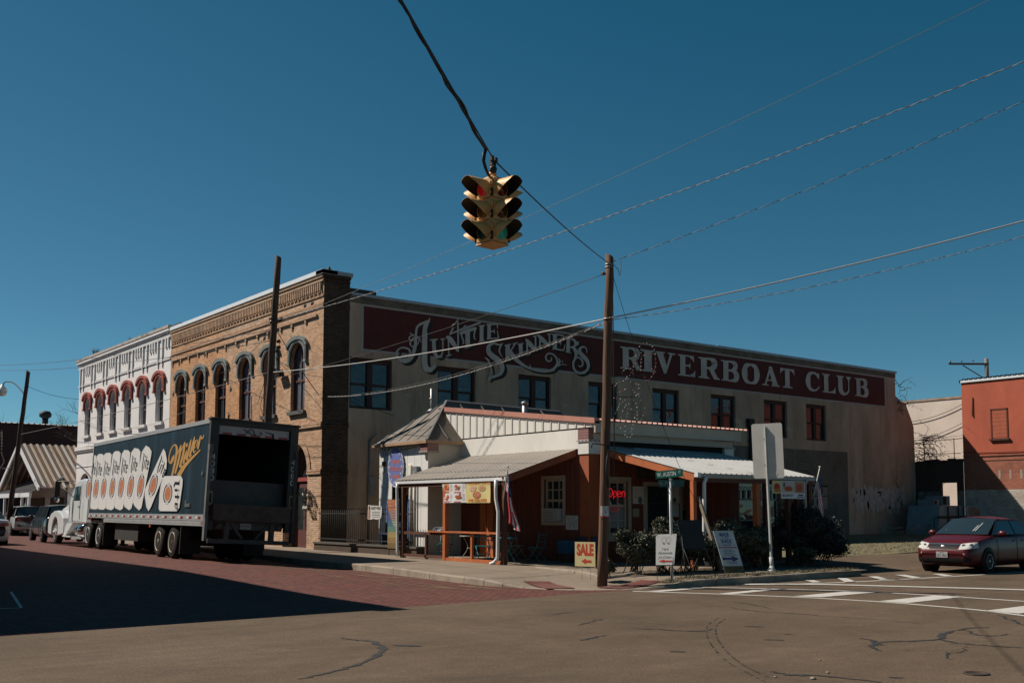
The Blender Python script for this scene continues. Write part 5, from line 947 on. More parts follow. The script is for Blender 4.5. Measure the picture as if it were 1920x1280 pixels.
mb = MB(); mb.tube([(1.58,-5.0,4.6),(1.56,-5.0,5.80)], .055, 10); mb.lathe([(.09,0),(.09,.05)], (1.57,-5,5.42), n=10); mb.lathe([(.24,0),(.06,.14)], (1.58,-5,4.98), n=10); mb.build('vent_pipe', mat('galvanised', (0,0,0)), rest)
mb = MB(); mb.tube([(4.45,-6.5,4.3),(4.45,-6.5,5.32)], .095, 12); mb.lathe([(.13,0),(.13,.06),(.0,.12)], (4.45,-6.5,5.33), n=12); mb.build('vent_pipe', mat('galvanised', (0,0,0)), rest)
# ---- left porch
mb = MB(); corr(mb, (-1.12,-12.56,2.56), (-1.12,-7.02,2.56), (1.50,-12.56,3.38), 27, .014); mb.build('porch_roof', tinwarm, rest)
def gutter(mb, a, b_, s=.11):
    a, b_ = Vector(a), Vector(b_); t = (b_-a).normalized(); o = Vector((0,0,1)).cross(t).normalized()
    pr = [(0,0),(0,-.10),(.05,-.115),(.085,-.085),(.075,-.05),(.11,-.02),(.11,0)]
    base = len(mb.v)
    for p in (a, b_):
        for x, z in pr: mb.v.append(tuple(p+o*x*s/.11+Vector((0,0,z*s/.11))))
    n = len(pr)
    for i in range(n): j = (i+1) % n; mb.f.append((base+i, base+j, base+n+j, base+n+i)); mb.m.append(0); mb.sm.append(False)
    mb.f.append(tuple(base+i for i in range(n))); mb.f.append(tuple(base+n+i for i in range(n))); mb.m += [0,0]; mb.sm += [False]*2
mb = MB(); gutter(mb, (-1.10,-7.0,2.56), (-1.10,-12.62,2.55), .12); mb.build('gutter', guttermat, rest)
mb = MB()
for k in range(9): y = -7.3-.63*k; mb.beam((-1.05,y,2.46), (1.5,y,3.26), .05, .12)
mb.box(-1.05,-.93,-12.5,-7.1,2.34,2.47); mb.build('rafters', browntrim, rest)
mb = MB(); mb.beam((-1.10,-12.52,2.45), (1.50,-12.52,3.27), .04, .19); mb.build('gable_board', mat('shaded_orange_trim', (0.26,0.075,0.032), var=.15), rest)  # orange trim darkened: the gable end's shade is painted into its colour
def post(x, y, z0, z1, w, m, name='post'): mb = MB(); mb.box(x-w/2, x+w/2, y-w/2, y+w/2, z0, z1); return mb.build(name, m, rest, bevel=.006)
post(-1.0,-7.36,.15,2.36,.13,browntrim); post(-1.0,-9.66,.15,2.36,.13,orange); post(-1.0,-12.45,.15,2.42,.13,browntrim)
mb = MB(); mb.tube([(-1.12,-7.18,2.46),(-1.13,-7.18,2.3),(-1.13,-7.22,1.35),(-1.13,-7.24,.4),(-1.13,-7.24,.24)], .045, 8); mb.build('downspout', guttermat, rest)
mb = MB(); mb.tube([(-1.15,-12.28,2.47),(-1.14,-12.26,2.2),(-1.14,-12.27,1.95),(-1.13,-12.36,1.6),(-1.13,-12.34,.55),(-1.13,-12.33,.36),(-1.17,-12.22,.24),(-1.25,-12.14,.20)], .05, 8); mb.build('downspout', guttermat, rest)
mb = MB(); mb.box(-1.10,-.90,-12.40,-8.86,1.00,1.045); mb.build('ledge', orange, rest)
mb = MB(); mb.box(-1.05,-.96,-12.38,-9.74,.20,.29); mb.box(-1.045,-.965,-9.85,-9.62,.155,.21); mb.box(-1.045,-.965,-12.39,-12.2,.155,.2); mb.build('bottom_rail', orange, rest)
mb = MB(); mb.box(-1.04,-.97,-11.02,-10.95,.29,1.0); mb.build('baluster', orange, rest)
for tri in ([(9.58,2.40),(9.35,2.40),(9.58,2.1)], [(7.44,2.38),(7.62,2.38),(7.44,2.1)]): mb = MB(); mb.prism(tri, facing_w(-.97), -.03, 0); mb.build('knee_brace', orange, rest)
mb = MB(); mb.box(-1.04,-.97,-9.6,-7.42,.92,1.0); mb.box(-1.04,-.97,-9.6,-7.42,.25,.33); mb.box(-1.04,-.96,-8.7,-8.62,.2,.95)
mb.build('dark_rail', browntrim, rest)
mb = MB(); mb.box(1.36,1.45,-8.42,-8.10,.15,3.3); mb.box(1.36,1.45,-8.80,-8.47,.15,3.3); mb.build('orange_shutter', orange, rest)
# wall window with air conditioner
w = window_unit(rest, W1, 11.12, 11.98, 1.32, 2.55, 0, -.06, mat('cream_sash', (0.42,0.38,0.31), var=.1), glass, cols=3, rows=(2,2), bar=.045, mid=1.93)
mb = MB()
for q in ((11.02,11.12,1.22,2.65),(11.98,12.08,1.22,2.65),(11.12,11.98,2.55,2.65),(11.12,11.98,1.22,1.32)): fbox(mb, W1, *q, 0, .035)
mb.build('window_casing', trimbeige, rest)
mb = MB(); fbox(mb, W1, 11.2, 11.9, 1.34, 1.70, -.06, .14); fbox(mb, W1, 11.72, 11.88, 1.36, 1.68, .14, .15, 1)
for k in range(7): fbox(mb, W1, 11.23, 11.69, 1.38+.043*k, 1.395+.043*k, .14, .147, 2)
mb.build('air_conditioner', [mat('ac_white', (0.5,0.5,0.48), var=.05), mat('ac_panel', (0.36,0.36,0.35)), mat('ac_grille', (0.10,0.10,0.10))], rest)
# blue plaid tiles at the foot of the corner
mb = MB(); plaid = [mat('plaid_navy', (0.02,0.035,0.06), rough=.4), mat('plaid_line', (0.07,0.10,0.14), rough=.4)]
for f, a, b_ in ((W1, 12.70, 13.12), (SF, 1.48, 2.0)):
    fbox(mb, f, a, b_, .50, .92, 0, .112)
    for k in range(1, 6): fbox(mb, f, a+(b_-a)*k/6-.006, a+(b_-a)*k/6+.006, .50, .92, .112, .116, 1); fbox(mb, f, a, b_, .50+.42*k/6-.006, .50+.42*k/6+.006, .112, .117, 1)
mb.build('plaid_tiles', plaid, rest)
# ---- right porch
mb = MB(); corr(mb, (1.92,-16.62,2.60), (6.95,-16.62,2.60), (1.92,-13.1,3.42), 24, .018); mb.quad((6.95,-16.62,2.60),(7.75,-13.1,3.34),(6.95,-13.1,3.42)); mb.build('porch_roof', tin, rest)
mb = MB(); gutter(mb, (1.95,-16.60,2.60), (7.0,-16.60,2.605), .12); mb.build('gutter', gutterdull, rest)
mb = MB(); mb.box(1.93,2.05,-16.725,-16.60,2.50,2.615); mb.build('gutter_end', guttermat, rest)
mb = MB()
for k in range(9): x = 2.2+.57*k; mb.beam((x,-16.55,2.50), (x,-13.1,3.30), .05, .12, up=(0,0,1))
mb.box(2.0,6.95,-16.55,-16.43,2.38,2.5); mb.build('rafters', browntrim, rest)
mb = MB(); mb.beam((1.96,-16.58,2.49), (1.96,-13.1,3.30), .04, .19); mb.build('gable_board', orange, rest)
post(2.0,-16.5,.15,2.40,.12,orange)
mb = MB(); mb.tube([(2.32,-16.66,2.50),(2.30,-16.60,2.35),(2.30,-16.58,.5),(2.32,-16.66,.25)], .05, 8); mb.build('downspout', guttermat, rest)
mb = MB(); mb.tube([(6.52,-16.66,2.50),(6.50,-16.60,2.40),(6.50,-16.60,1.4),(6.55,-16.66,1.2)], .05, 8); mb.build('downspout', gutterdull, rest)
post(4.62,-16.4,.15,2.40,.15,orange)
for x in (4.95,5.92,6.32,6.86): post(x,-16.45,.15,2.40,.13,browntrim)
mb = MB(); mb.beam((2.06,-16.62,2.0),(1.98,-17.42,.15),.05,.09); mb.build('leaning_plank', mat('grey_plank', (0.20,0.16,0.12), var=.3), rest)
# glazed bay under the porch, white arched tracery in its windows
mb = MB(); BF = facing_s(-14.85)
wall_band(mb, BF, 5.35, 7.7, 0.0, 2.62, [(5.75, 6.60, .95, 2.5, 0), (6.72, 7.55, .95, 2.5, 0)], .08)
mb.quad((5.35,-14.85,0),(5.35,-13.1,0),(5.35,-13.1,3.0),(5.35,-14.85,2.62)); mb.quad((7.7,-14.85,0),(7.7,-13.1,0),(7.7,-13.1,3.0),(7.7,-14.85,2.62)); mb.build('bay_wall', rust, rest)
for a, b_ in ((5.75,6.60),(6.72,7.55)):
    mb = MB(); fr_ = mat('grey_tracery', (0.34,0.36,0.36), var=.1)
    for q in ((a,b_,.95,1.0),(a,b_,2.44,2.5),(a,a+.05,1,2.44),(b_-.05,b_,1,2.44),(a,b_,1.95,2.0),(a,b_,1.35,1.39)): fbox(mb, BF, *q, -.06, -.02)
    for k in range(3):
        u0 = a+.06+(b_-a-.12)*k/3; u1 = a+.06+(b_-a-.12)*(k+1)/3
        A = arch_pts(u0+.015, u1-.015, 2.22, .13, 8); mb.strip(A, [( (u-(u0+u1)/2)*.80+(u0+u1)/2, v-.02) for u, v in A], BF, -.018)
        fbox(mb, BF, u0+.01, u0+.03, 2.0, 2.24, -.05, -.018); fbox(mb, BF, u1-.03, u1-.01, 2.0, 2.24, -.05, -.018)
    w = mb.build('window', fr_, rest); mb = MB(); rect(mb, a, b_, .95, 2.5, BF, -.065); mb.build('pane', glass, w)
# ---- front window with the neon sign, glazed door
w = window_unit(rest, SF, 2.02, 2.98, .95, 2.48, 0, -.06, mat('cream_sash', (0,0,0)), glass, cols=3, rows=(2,2), bar=.045, mid=1.78)
mb = MB()
for q in ((1.91,2.02,.84,2.60),(2.98,3.09,.84,2.60),(2.02,2.98,2.48,2.60),(2.02,2.98,.84,.95)): fbox(mb, SF, *q, 0, .035)
fbox(mb, SF, 1.88, 3.12, .78, .84, 0, .09); mb.build('window_casing', trimbeige, rest)
mb = MB(); rect(mb, 2.08, 2.9, 1.15, 1.74, SF, -.10); mb.build('window_screen', mat('pale_blind', (0.24,0.25,0.25), var=.15, scale=4), w)
doorblue = mat('dark_blue_door', (0.012,0.030,0.045), rough=.45, var=.15)
mb = MB()
for q in ((3.74,3.86,.2,2.34),(4.48,4.60,.2,2.34),(3.86,4.48,2.22,2.34),(3.86,4.48,.2,.42)): fbox(mb, SF, *q, -.08, -.03)
for k in range(1,3): fbox(mb, SF, 3.86+.62*k/3-.012, 3.86+.62*k/3+.012, .42, 2.22, -.075, -.04)
for k in range(1,5): fbox(mb, SF, 3.86, 4.48, .42+1.8*k/5-.012, .42+1.8*k/5+.012, -.073, -.042)
d = mb.build('door', doorblue, rest)
mb = MB(); rect(mb, 3.86, 4.48, .42, 2.22, SF, -.065); mb.build('pane', glass, d)
mb = MB(); mb.lathe([(.0,0),(.03,.01),(.03,.05),(0,.06)], (3.81,-13.12,1.12), (0,-1,0), 10); mb.build('handle', mat('galvanised', (0,0,0)), d)
mb = MB()
for q in ((3.60,3.74,.16,2.36),(4.60,4.74,.16,2.36),(3.60,4.74,2.36,2.48)): fbox(mb, SF, *q, 0, .035)
mb.build('door_casing', trimbeige, rest)
w = window_unit(rest, SF, 5.22, 5.66, .95, 2.5, 0, -.06, mat('cream_sash', (0,0,0)), glass, cols=1, bar=.045, mid=1.7)
mb = MB(); fbox(mb, SF, 5.12, 5.22, .85, 2.6, 0, .035); fbox(mb, SF, 5.66, 5.76, .85, 2.6, 0, .035); fbox(mb, SF, 5.22, 5.66, 2.5, 2.6, 0, .035); mb.build('window_casing', trimbeige, rest)
mb = MB(); rect(mb, 5.26, 5.62, 1.75, 2.45, SF, -.05); mb.build('window_poster', mat('ochre_poster', (0.30,0.16,0.06), var=.3, scale=5), w)
# neon sign: lit tubes
neon = thing('neon_sign', 'lit red neon sign reading Open hanging in the front window behind the pole', 'neon sign', (2.55, -13.11, 2.16))
def nfn(u, v, d): return (2.18+u, -13.10-d, 2.03+v)
def tubes(mb, strokes, r, mi=0):
    for st in strokes: mb.tube([nfn(u, v, .02) for u, v in [q[:2] for q in spline([(*p,) for p in st], 5)]], r, 6, mi)
mb = MB()
O_ = [[(.10,.0),(.03,.06),(.03,.18),(.10,.24),(.17,.18),(.17,.06),(.10,.0)]]
p_ = [[(.22,-.06),(.22,.15)], [(.22,.13),(.27,.165),(.33,.13),(.33,.04),(.27,0),(.22,.03)]]
e_ = [[(.38,.085),(.50,.085),(.49,.14),(.44,.165),(.39,.14),(.375,.07),(.40,.02),(.45,0),(.50,.03)]]
n_ = [[(.55,0),(.55,.165)], [(.55,.12),(.59,.16),(.64,.15),(.66,.11),(.66,0)]]
tubes(mb, O_+p_+e_+n_, .010)
mb.build('red_tube', mat('neon_red', (0.8,0.02,0.02), emit=((1.0,0.02,0.03), 0.28)), neon)
mb = MB(); mb.tube([nfn(.34+.42*math.cos(2*math.pi*k/28), .09+.20*math.sin(2*math.pi*k/28), .015) for k in range(29)], .008, 6); mb.build('blue_tube', mat('neon_blue_off', (0.10,0.16,0.24), rough=.2), neon)
mb = MB(); text(mb, 'EZZY', nfn, .10, -.42, .38, .13, .02, 0); mb.build('red_lettering', mat('led_red', (0.5,0.03,0.04), emit=((0.9,0.05,0.06), .05)), neon)

# ---- posters and boards on the walls
def board(name, label, cat, fn, u0, u1, v0, v1, m, d0=0.0, th=.012, group=None):
    c = fn((u0+u1)/2, v0, d0); t = thing(name, label, cat, c, 0, group)
    mb = MB(); fbox(mb, fn, u0, u1, v0, v1, d0, d0+th); mb.build('panel', m, t); return t
def scrawl(t, fn, u0, u1, v0, v1, d, n, m, seed, h=.03):
    """rows of small hand lettering too fine to read"""
    r = random.Random(seed); mb = MB()
    for i in range(n):
        v = v1-(v1-v0)*(i+.5)/n; u = u0+(u1-u0)*.12*r.random()
        while u < u1-.05:
            w = .03+.09*r.random()
            for k in range(max(1, int(w/.022))):
                a = u+k*.022; mb.strip([(a, v+h*(.1+.5*r.random())), (a+.012, v+h*r.random())], [(a+.006, v-h*.5*r.random()), (a+.016, v-.3*h*r.random())], fn, d)
            u += w+.035
    mb.build('hand_lettering', m, t)
t = board('poster', 'large white hand lettered poster left of the blue glazed door', 'poster', SF, 3.17, 3.60, 1.84, 2.34, paper, .002); scrawl(t, SF, 3.2, 3.56, 2.0, 2.3, .018, 4, ink, 1)
mb = MB(); disc(mb, (3.46,1.94), (.09,0), (0,.10), SF, .018); disc(mb, (3.44,2.0), (.03,0), (0,.06), SF, .020); mb.build('drawing', mat('grey_ink', (0.12,0.12,0.12)), t)
t = board('notice', 'small beige notice low on the rust wall left of the blue glazed door', 'notice', SF, 3.17, 3.42, 1.46, 1.70, mat('beige_paper', (0.36,0.29,0.22), var=.08), .002); scrawl(t, SF, 3.2, 3.4, 1.55, 1.66, .018, 2, ink, 2, .02)
t = board('poster', 'upper white poster with round drawing right of the blue glazed door', 'poster', SF, 4.76, 5.08, 1.86, 2.38, paper, .04); scrawl(t, SF, 4.78, 5.06, 2.08, 2.34, .056, 3, ink, 3)
mb = MB(); disc(mb, (4.86,1.96), (.07,0), (0,.08), SF, .056); mb.build('drawing', mat('brown_ink', (0.16,0.09,0.06)), t)
t = board('poster', 'lower white poster right of the blue glazed door, under another', 'poster', SF, 4.76, 5.04, 1.46, 1.84, paper, .04); scrawl(t, SF, 4.78, 5.02, 1.5, 1.8, .056, 4, ink, 4)
t = board('poster', 'white scribbled poster on the rust wall below the tall pizza sign', 'poster', W1, 12.10, 12.62, 1.10, 1.50, paper, .002); scrawl(t, W1, 12.14, 12.58, 1.14, 1.46, .018, 5, ink, 5, .05)
t = board('hanging_board', 'dark painted name board half hidden under the right porch roof above the door', 'sign', SF, 3.35, 4.75, 2.58, 2.96, mat('dark_green_board', (0.020,0.030,0.022), var=.2), .04, .03)
mb = MB(); rect(mb, 3.43, 4.67, 2.63, 2.91, SF, .073, 0); text(mb, 'Patio P', SF, 3.52, 2.70, .72, .17, .078, 1, shear=.2); rect(mb, 3.55, 4.3, 2.655, 2.668, SF, .078, 1); mb.build('lettering', [mat('olive_paint', (0.075,0.065,0.03)), ink], t)
t = board('vertical_sign', 'tall narrow blue bordered sign reading pizza downwards on the rust wall corner', 'sign', W1, 12.72, 13.04, 1.48, 2.93, mat('pizza_blue', (0.045,0.075,0.26), var=.1), .002, .03)
mb = MB(); rect(mb, 12.79, 12.97, 1.70, 2.90, W1, .036, 0); rect(mb, 12.74, 13.02, 1.50, 1.66, W1, .037, 1); rect(mb, 12.74, 13.02, 1.66, 1.76, W1, .038, 2)
for k, ch in enumerate('PIZZA'): text(mb, ch, W1, 12.82, 2.40-.155*k, .12 if ch != 'I' else .05, .115, .042, 3, bold=.03)
disc(mb, (12.89,2.66), (.09,0), (0,.08), W1, .042, 4); disc(mb, (12.88,2.74), (.08,0), (0,.05), W1, .045, 0); disc(mb, (12.88,2.58), (.10,0), (0,.05), W1, .044, 3)
mb.build('lettering', [mat('pizza_cream', (0.46,0.40,0.32), var=.06), mat('pizza_green', (0.10,0.20,0.12)), mat('pizza_teal', (0.10,0.28,0.24)), mat('pizza_brown', (0.20,0.04,0.03)), mat('pizza_face', (0.42,0.20,0.13))], t)
# oval sign
t = thing('oval_sign', 'scalloped blue oval sign with red lettering high on the white front wall', 'sign', T1(5.0, 3.08, 0))
mb = MB(); pts = []
for k in range(72):
    a = 2*math.pi*k/72; s = 1+.05*math.cos(a*24)**2; pts.append((5.0+.48*math.cos(a)*s, 3.08+.66*math.sin(a)*s))
mb.prism(pts, T1, .03, .06); mb.build('panel', mat('oval_white', (0.60,0.60,0.62), var=.05), t)
mb = MB(); disc(mb, (5.0,3.08), (.46,0), (0,.63), T1, .064, 0, 40)
for v, w in ((3.26,.56), (3.02,.72), (2.76,.5)):
    text(mb, {3.26:'Wings', 3.02:'Pizza', 2.76:'Subs'}[v], T1, 5.0-w/2, v-.08, w, .17, .068, 1, shear=.3, bold=.02) if v == 3.02 else mb.strip([(5-w/2+w*k/10, v+.05*math.sin(k*2.1)+.03) for k in range(11)], [(5-w/2+w*k/10, v-.05+.04*math.sin(k*1.3)) for k in range(11)], T1, .068, 1)
for k in range(14): a = 2*math.pi*k/14; disc(mb, (5+.39*math.cos(a), 3.08+.54*math.sin(a)), (.035,0), (0,.045), T1, .068, 2, 10)
mb.build('lettering', [mat('oval_blue', (0.13,0.17,0.42), var=.12, scale=6), mat('oval_red', (0.46,0.12,0.09)), mat('oval_pale', (0.45,0.48,0.58))], t)
# ---- banners under the left porch
BN = facing_w(-1.07)
def cloth(fn, u0, u1, v0, v1, d, wav, seed=0): return lambda u, v, dd: fn(u, v, d+dd+wav*math.sin(u*5.1+seed)*(1-(v-v0)/(v1-v0))+wav*.5*math.sin(v*9+u*3))
t = thing('banner', 'white vinyl banner with four pictures of food hanging under the left porch gutter', 'banner', BN(10.2, 1.86, 0)); C1 = cloth(BN, 9.57, 10.76, 1.86, 2.42, 0, .012)
mb = MB(); mb.grid(14, 6, lambda u, v: C1(9.57+.05*(1-v)+1.17*u, 1.86+.56*v, 0)); mb.build('vinyl', mat('banner_white', (0.74,0.72,0.72), rough=.5, var=.04), t)
mb = MB(); r7 = random.Random(8)
for cx, cz, m1 in ((9.80,2.28,0), (10.37,2.28,3), (9.82,2.0,3), (10.40,2.01,0)):
    for k in range(9): disc(mb, (cx+r7.gauss(0,.06), cz+r7.gauss(0,.035)), (.045+.03*r7.random(),.01), (-.01,.03+.02*r7.random()), C1, .004+.0008*k, [m1,1,2][k%3], 12)
rect(mb, 9.66, 9.93, 2.17, 2.40, C1, .003, 4)
for u0, u1, v in ((9.64,9.94,2.15), (10.2,10.55,2.15), (9.68,9.98,1.89), (10.2,10.52,1.88)):
    for k in range(10): rect(mb, u0+(u1-u0)*k/10, u0+(u1-u0)*(k+.6)/10, v-.012, v+.022, C1, .006, 5)
for u0, v0 in ((9.98,2.38), (9.98,2.1), (10.58,2.38), (10.58,2.12)):
    for k in range(6): rect(mb, u0, u0+.09+.06*r7.random(), v0-.036*k-.008, v0-.036*k, C1, .006, 6)
mb.build('print', [mat('food_orange', (0.55,0.20,0.06)), mat('food_brown', (0.28,0.10,0.04)), mat('food_red', (0.50,0.06,0.03)), mat('food_pale', (0.60,0.48,0.34)), mat('food_ground', (0.62,0.34,0.14)), mat('print_red', (0.55,0.08,0.08)), mat('print_grey', (0.30,0.30,0.38))], t)
t = thing('banner', 'yellow vinyl banner reading WE DELIVER with three pizzas under the left porch gutter', 'banner', BN(11.33, 1.85, 0)); C2 = cloth(BN, 10.77, 11.92, 1.85, 2.43, 0, .010, 2)
mb = MB(); mb.grid(14, 6, lambda u, v: C2(10.775+1.14*u, 1.85+.585*v, 0)); mb.build('vinyl', mat('banner_yellow', (0.66,0.56,0.25), rough=.5, var=.08, scale=3), t)
mb = MB(); text(mb, 'YOU BUY LOTS', C2, 10.80, 2.355, 1.08, .068, .006, 0, bold=.03)
text(mb, 'WE DELIVER', C2, 10.90, 1.875, .88, .085, .006, 0, bold=.03)
for cx, cz, rr, m1 in ((11.10,2.25,.17,1), (11.52,2.25,.17,2), (11.30,2.07,.19,3)):
    disc(mb, (cx,cz), (rr,0), (0,rr*.52), C2, .006, 4, 22); disc(mb, (cx,cz), (rr*.86,0), (0,rr*.43), C2, .009, m1, 22)
    for k in range(9): a = k*2.4; q = rr*.65*math.sqrt((k+.5)/9); disc(mb, (cx+q*math.cos(a), cz+q*.5*math.sin(a)), (.022,0), (0,.013), C2, .012, 3 if m1 != 3 else 1, 8)
mb.build('print', [mat('deliver_orange', (0.62,0.17,0.02)), mat('cheese', (0.64,0.50,0.34)), mat('olive_pizza', (0.48,0.36,0.20)), mat('pepperoni', (0.52,0.09,0.04)), mat('crust', (0.46,0.24,0.08))], t)
# banners under the right porch
RN = facing_s(-16.62)
t = thing('banner', 'white banner with a pizza picture hanging under the right end of the right porch', 'banner', RN(5.95, 2.0, 0))
mb = MB(); fbox(mb, RN, 5.40, 6.46, 1.98, 2.47, 0, .008); mb.build('vinyl', mat('banner_white', (0,0,0)), t)
mb = MB(); rect(mb, 5.43, 6.0, 2.14, 2.45, RN, .012, 0); rect(mb, 6.0, 6.43, 2.14, 2.45, RN, .013, 1); disc(mb, (5.72,2.25), (.19,0), (0,.075), RN, .016, 2); disc(mb, (5.72,2.25), (.16,0), (0,.058), RN, .019, 3); disc(mb, (6.2,2.28), (.13,0), (0,.1), RN, .016, 3)
rect(mb, 5.50, 5.56, 2.3, 2.42, RN, .016, 4); text(mb, 'BUFFET', RN, 5.46, 2.03, .5, .07, .012, 4, bold=.02); rect(mb, 6.15, 6.38, 2.06, 2.10, RN, .012, 4); rect(mb, 6.10, 6.42, 2.01, 2.035, RN, .012, 4)
mb.build('print', [mat('print_cream', (0.60,0.52,0.48)), mat('print_salmon', (0.48,0.24,0.16), var=.3, scale=20), mat('crust', (0,0,0)), mat('pepperoni', (0,0,0)), mat('print_purple', (0.06,0.045,0.08))], t)
t = thing('banner', 'yellow banner with red food picture left of the white pizza banner, right porch', 'banner', RN(5.2, 2.1, 0))
mb = MB(); fbox(mb, RN, 5.02, 5.39, 2.12, 2.47, 0, .008); mb.build('vinyl', mat('banner_yellow', (0,0,0)), t)
mb = MB(); disc(mb, (5.22,2.30), (.13,0), (0,.10), RN, .012, 0); disc(mb, (5.24,2.20), (.15,0), (0,.05), RN, .015, 1); mb.build('print', [mat('food_red', (0,0,0)), mat('food_orange', (0,0,0))], t)
# ---- flags
def flag(name, label, base, tip, hang, seed, spread):
    """flag drooping in folds from a slanting staff"""
    t = thing(name, label, 'flag', base); b0, b1 = Vector(base), Vector(tip)
    mb = MB(); mb.tube([b0, b1], .014, 8); mb.lathe([(0,0),(.03,.02),(.03,.05),(0,.07)], b1, (b1-b0).normalized(), 8); mb.build('staff', mat('white_staff', (0.62,0.58,0.50), var=.1), t)
    side = Vector(spread)
    def P(a, s):      # a along the staff (0 bottom..1 top), s along the fly
        top = b0+(b1-b0)*(.30+.66*a); fall = Vector((0,0,-1))*hang*s*(0.80+.2*a)
        fold = side*(s**.8)*(.9*(1-a)+.18*math.sin(a*11+seed)+.25*a) + Vector((math.cos(a*9+seed)*.05*s+.02*math.sin(s*9), math.sin(a*10+seed)*.05*s, 0))
        return top+fall+fold
    white = mat('flag_white', (0.74,0.68,0.66), var=.05); red = mat('flag_red', (0.50,0.035,0.05), var=.08); blue = mat('flag_blue', (0.030,0.06,0.13), var=.1)
    mb = MB(); NS, NF = 26, 20; n0 = len(mb.v)
    for i in range(NS+1):
        for j in range(NF+1): mb.v.append(tuple(P(i/NS, j/NF)))
    for i in range(NS):
        stripe = int((1-(i+.5)/NS)*13)
        for j in range(NF):
            a = n0+i*(NF+1)+j; mb.f.append((a, a+NF+1, a+NF+2, a+1)); mb.sm.append(True)
            mb.m.append(2 if (i >= NS*6/13 and j < NF*.42) else (1 if stripe % 2 == 0 else 0))
    mb.build('cloth', [white, red, blue], t)
    mb = MB()
    for i in range(5):
        for j in range(5):
            for sg in (-1, 1):
                a, s = .52+.44*(i+.5)/5, .40*(j+.5)/5; da, ds = .018, .022
                q = [P(a+da*math.cos(2*math.pi*k/10)*(1 if k%2 else .45), s+ds*math.sin(2*math.pi*k/10)*(1 if k%2 else .45)) for k in range(10)]
                nv = (P(a+.02,s)-P(a,s)).cross(P(a,s+.02)-P(a,s)).normalized()*.004*sg; mb.quad(*[p+nv for p in q])
    mb.build('stars', white, t); return t
flag('flag', 'stars and stripes flag drooping beside the front post of the left porch', (-1.08,-12.52,1.95), (-1.20,-12.86,2.76), 1.40, 1.0, (.05,-.62,.0))
flag('flag', 'stars and stripes flag hanging at the right end of the right porch', (6.95,-16.55,2.05), (7.18,-16.62,2.86), 1.15, 2.2, (-.05,-.28,0))
# ---- bistro tables and chairs under the left porch
teal = mat('teal_enamel', (0.025,0.20,0.21), rough=.4, var=.15); palemetal = mat('pale_enamel', (0.36,0.34,0.31), rough=.4, var=.15)
def table(m, label, loc, rz, r=.31):
    t = thing('bistro_table', label, 'table', loc, rz, 'bistro tables under the left porch')
    mb = MB(); mb.lathe([(0,.70),(r-.01,.70),(r,.708),(r,.722),(r-.01,.73),(0,.73)], (0,0,0), n=26); mb.build('table_top', m, t, world=False)
    for k in range(3):
        a = 2*math.pi*k/3+.4; mb = MB()
        mb.tube([q[:3] for q in spline([(.20*math.cos(a),.20*math.sin(a),.70), (.07*math.cos(a),.07*math.sin(a),.45), (.10*math.cos(a),.10*math.sin(a),.28), (.30*math.cos(a),.30*math.sin(a),.0)], 5)], .011, 6); mb.build('leg', m, t, world=False)
    mb = MB(); mb.tube([(.085*math.cos(2*math.pi*k/12), .085*math.sin(2*math.pi*k/12), .36) for k in range(13)], .009, 5); mb.build('leg_ring', m, t, world=False); return t
table(teal, 'round teal bistro table nearest the flag and front porch post', (-.42,-11.85,.17), .5)
table(palemetal, 'pale round bistro table in the middle of the left porch', (.55,-9.75,.17), 1.2)
table(palemetal, 'pale round bistro table behind the left half of the orange railing', (-.05,-9.55,.17), 2.0)
def chair(m, label, loc, rz):
    t = thing('folding_chair', label, 'chair', loc, rz, 'folding chairs under the left porch')
    mb = MB()
    for k in range(6): mb.box(-.19+.066*k, -.19+.066*k+.05, -.19, .19, .440, .455)
    mb.box(-.20,.20,-.20,-.18,.425,.44); mb.box(-.20,.20,.18,.20,.425,.44); mb.build('seat', m, t, world=False)
    for s in (-1,1):
        mb = MB(); mb.tube([(s*.20,-.24,0),(s*.20,.10,.46),(s*.20,.20,.86)], .011, 6); mb.build('leg', m, t, world=False)
        mb = MB(); mb.tube([(s*.18,.26,0),(s*.18,-.17,.44)], .011, 6); mb.build('leg', m, t, world=False)
    mb = MB()
    for z in (.62,.72,.82): mb.tube([(-.20,.15+(z-.6)*.25,z),(0,.18+(z-.6)*.25,z),(.20,.15+(z-.6)*.25,z)], .012, 6)
    mb.tube([(-.2,.09,.22),(.2,.09,.22)], .008, 5); mb.build('backrest', m, t, world=False); return t
chair(teal, 'teal folding chair standing alone by the rust wall right of the flag', (.55,-11.95,.16), R(200))
chair(teal, 'teal folding chair pushed in behind the middle railing post', (.30,-10.85,.17), R(70))
chair(teal, 'teal folding chair left of the pale table, seen through the railing', (-.15,-10.35,.17), R(160))
chair(palemetal, 'pale folding chair beside the pale middle table', (1.05,-10.4,.16), R(20))
chair(teal, 'dark teal folding chair in shade behind the white menu banner', (-.2,-8.45,.18), R(-60))
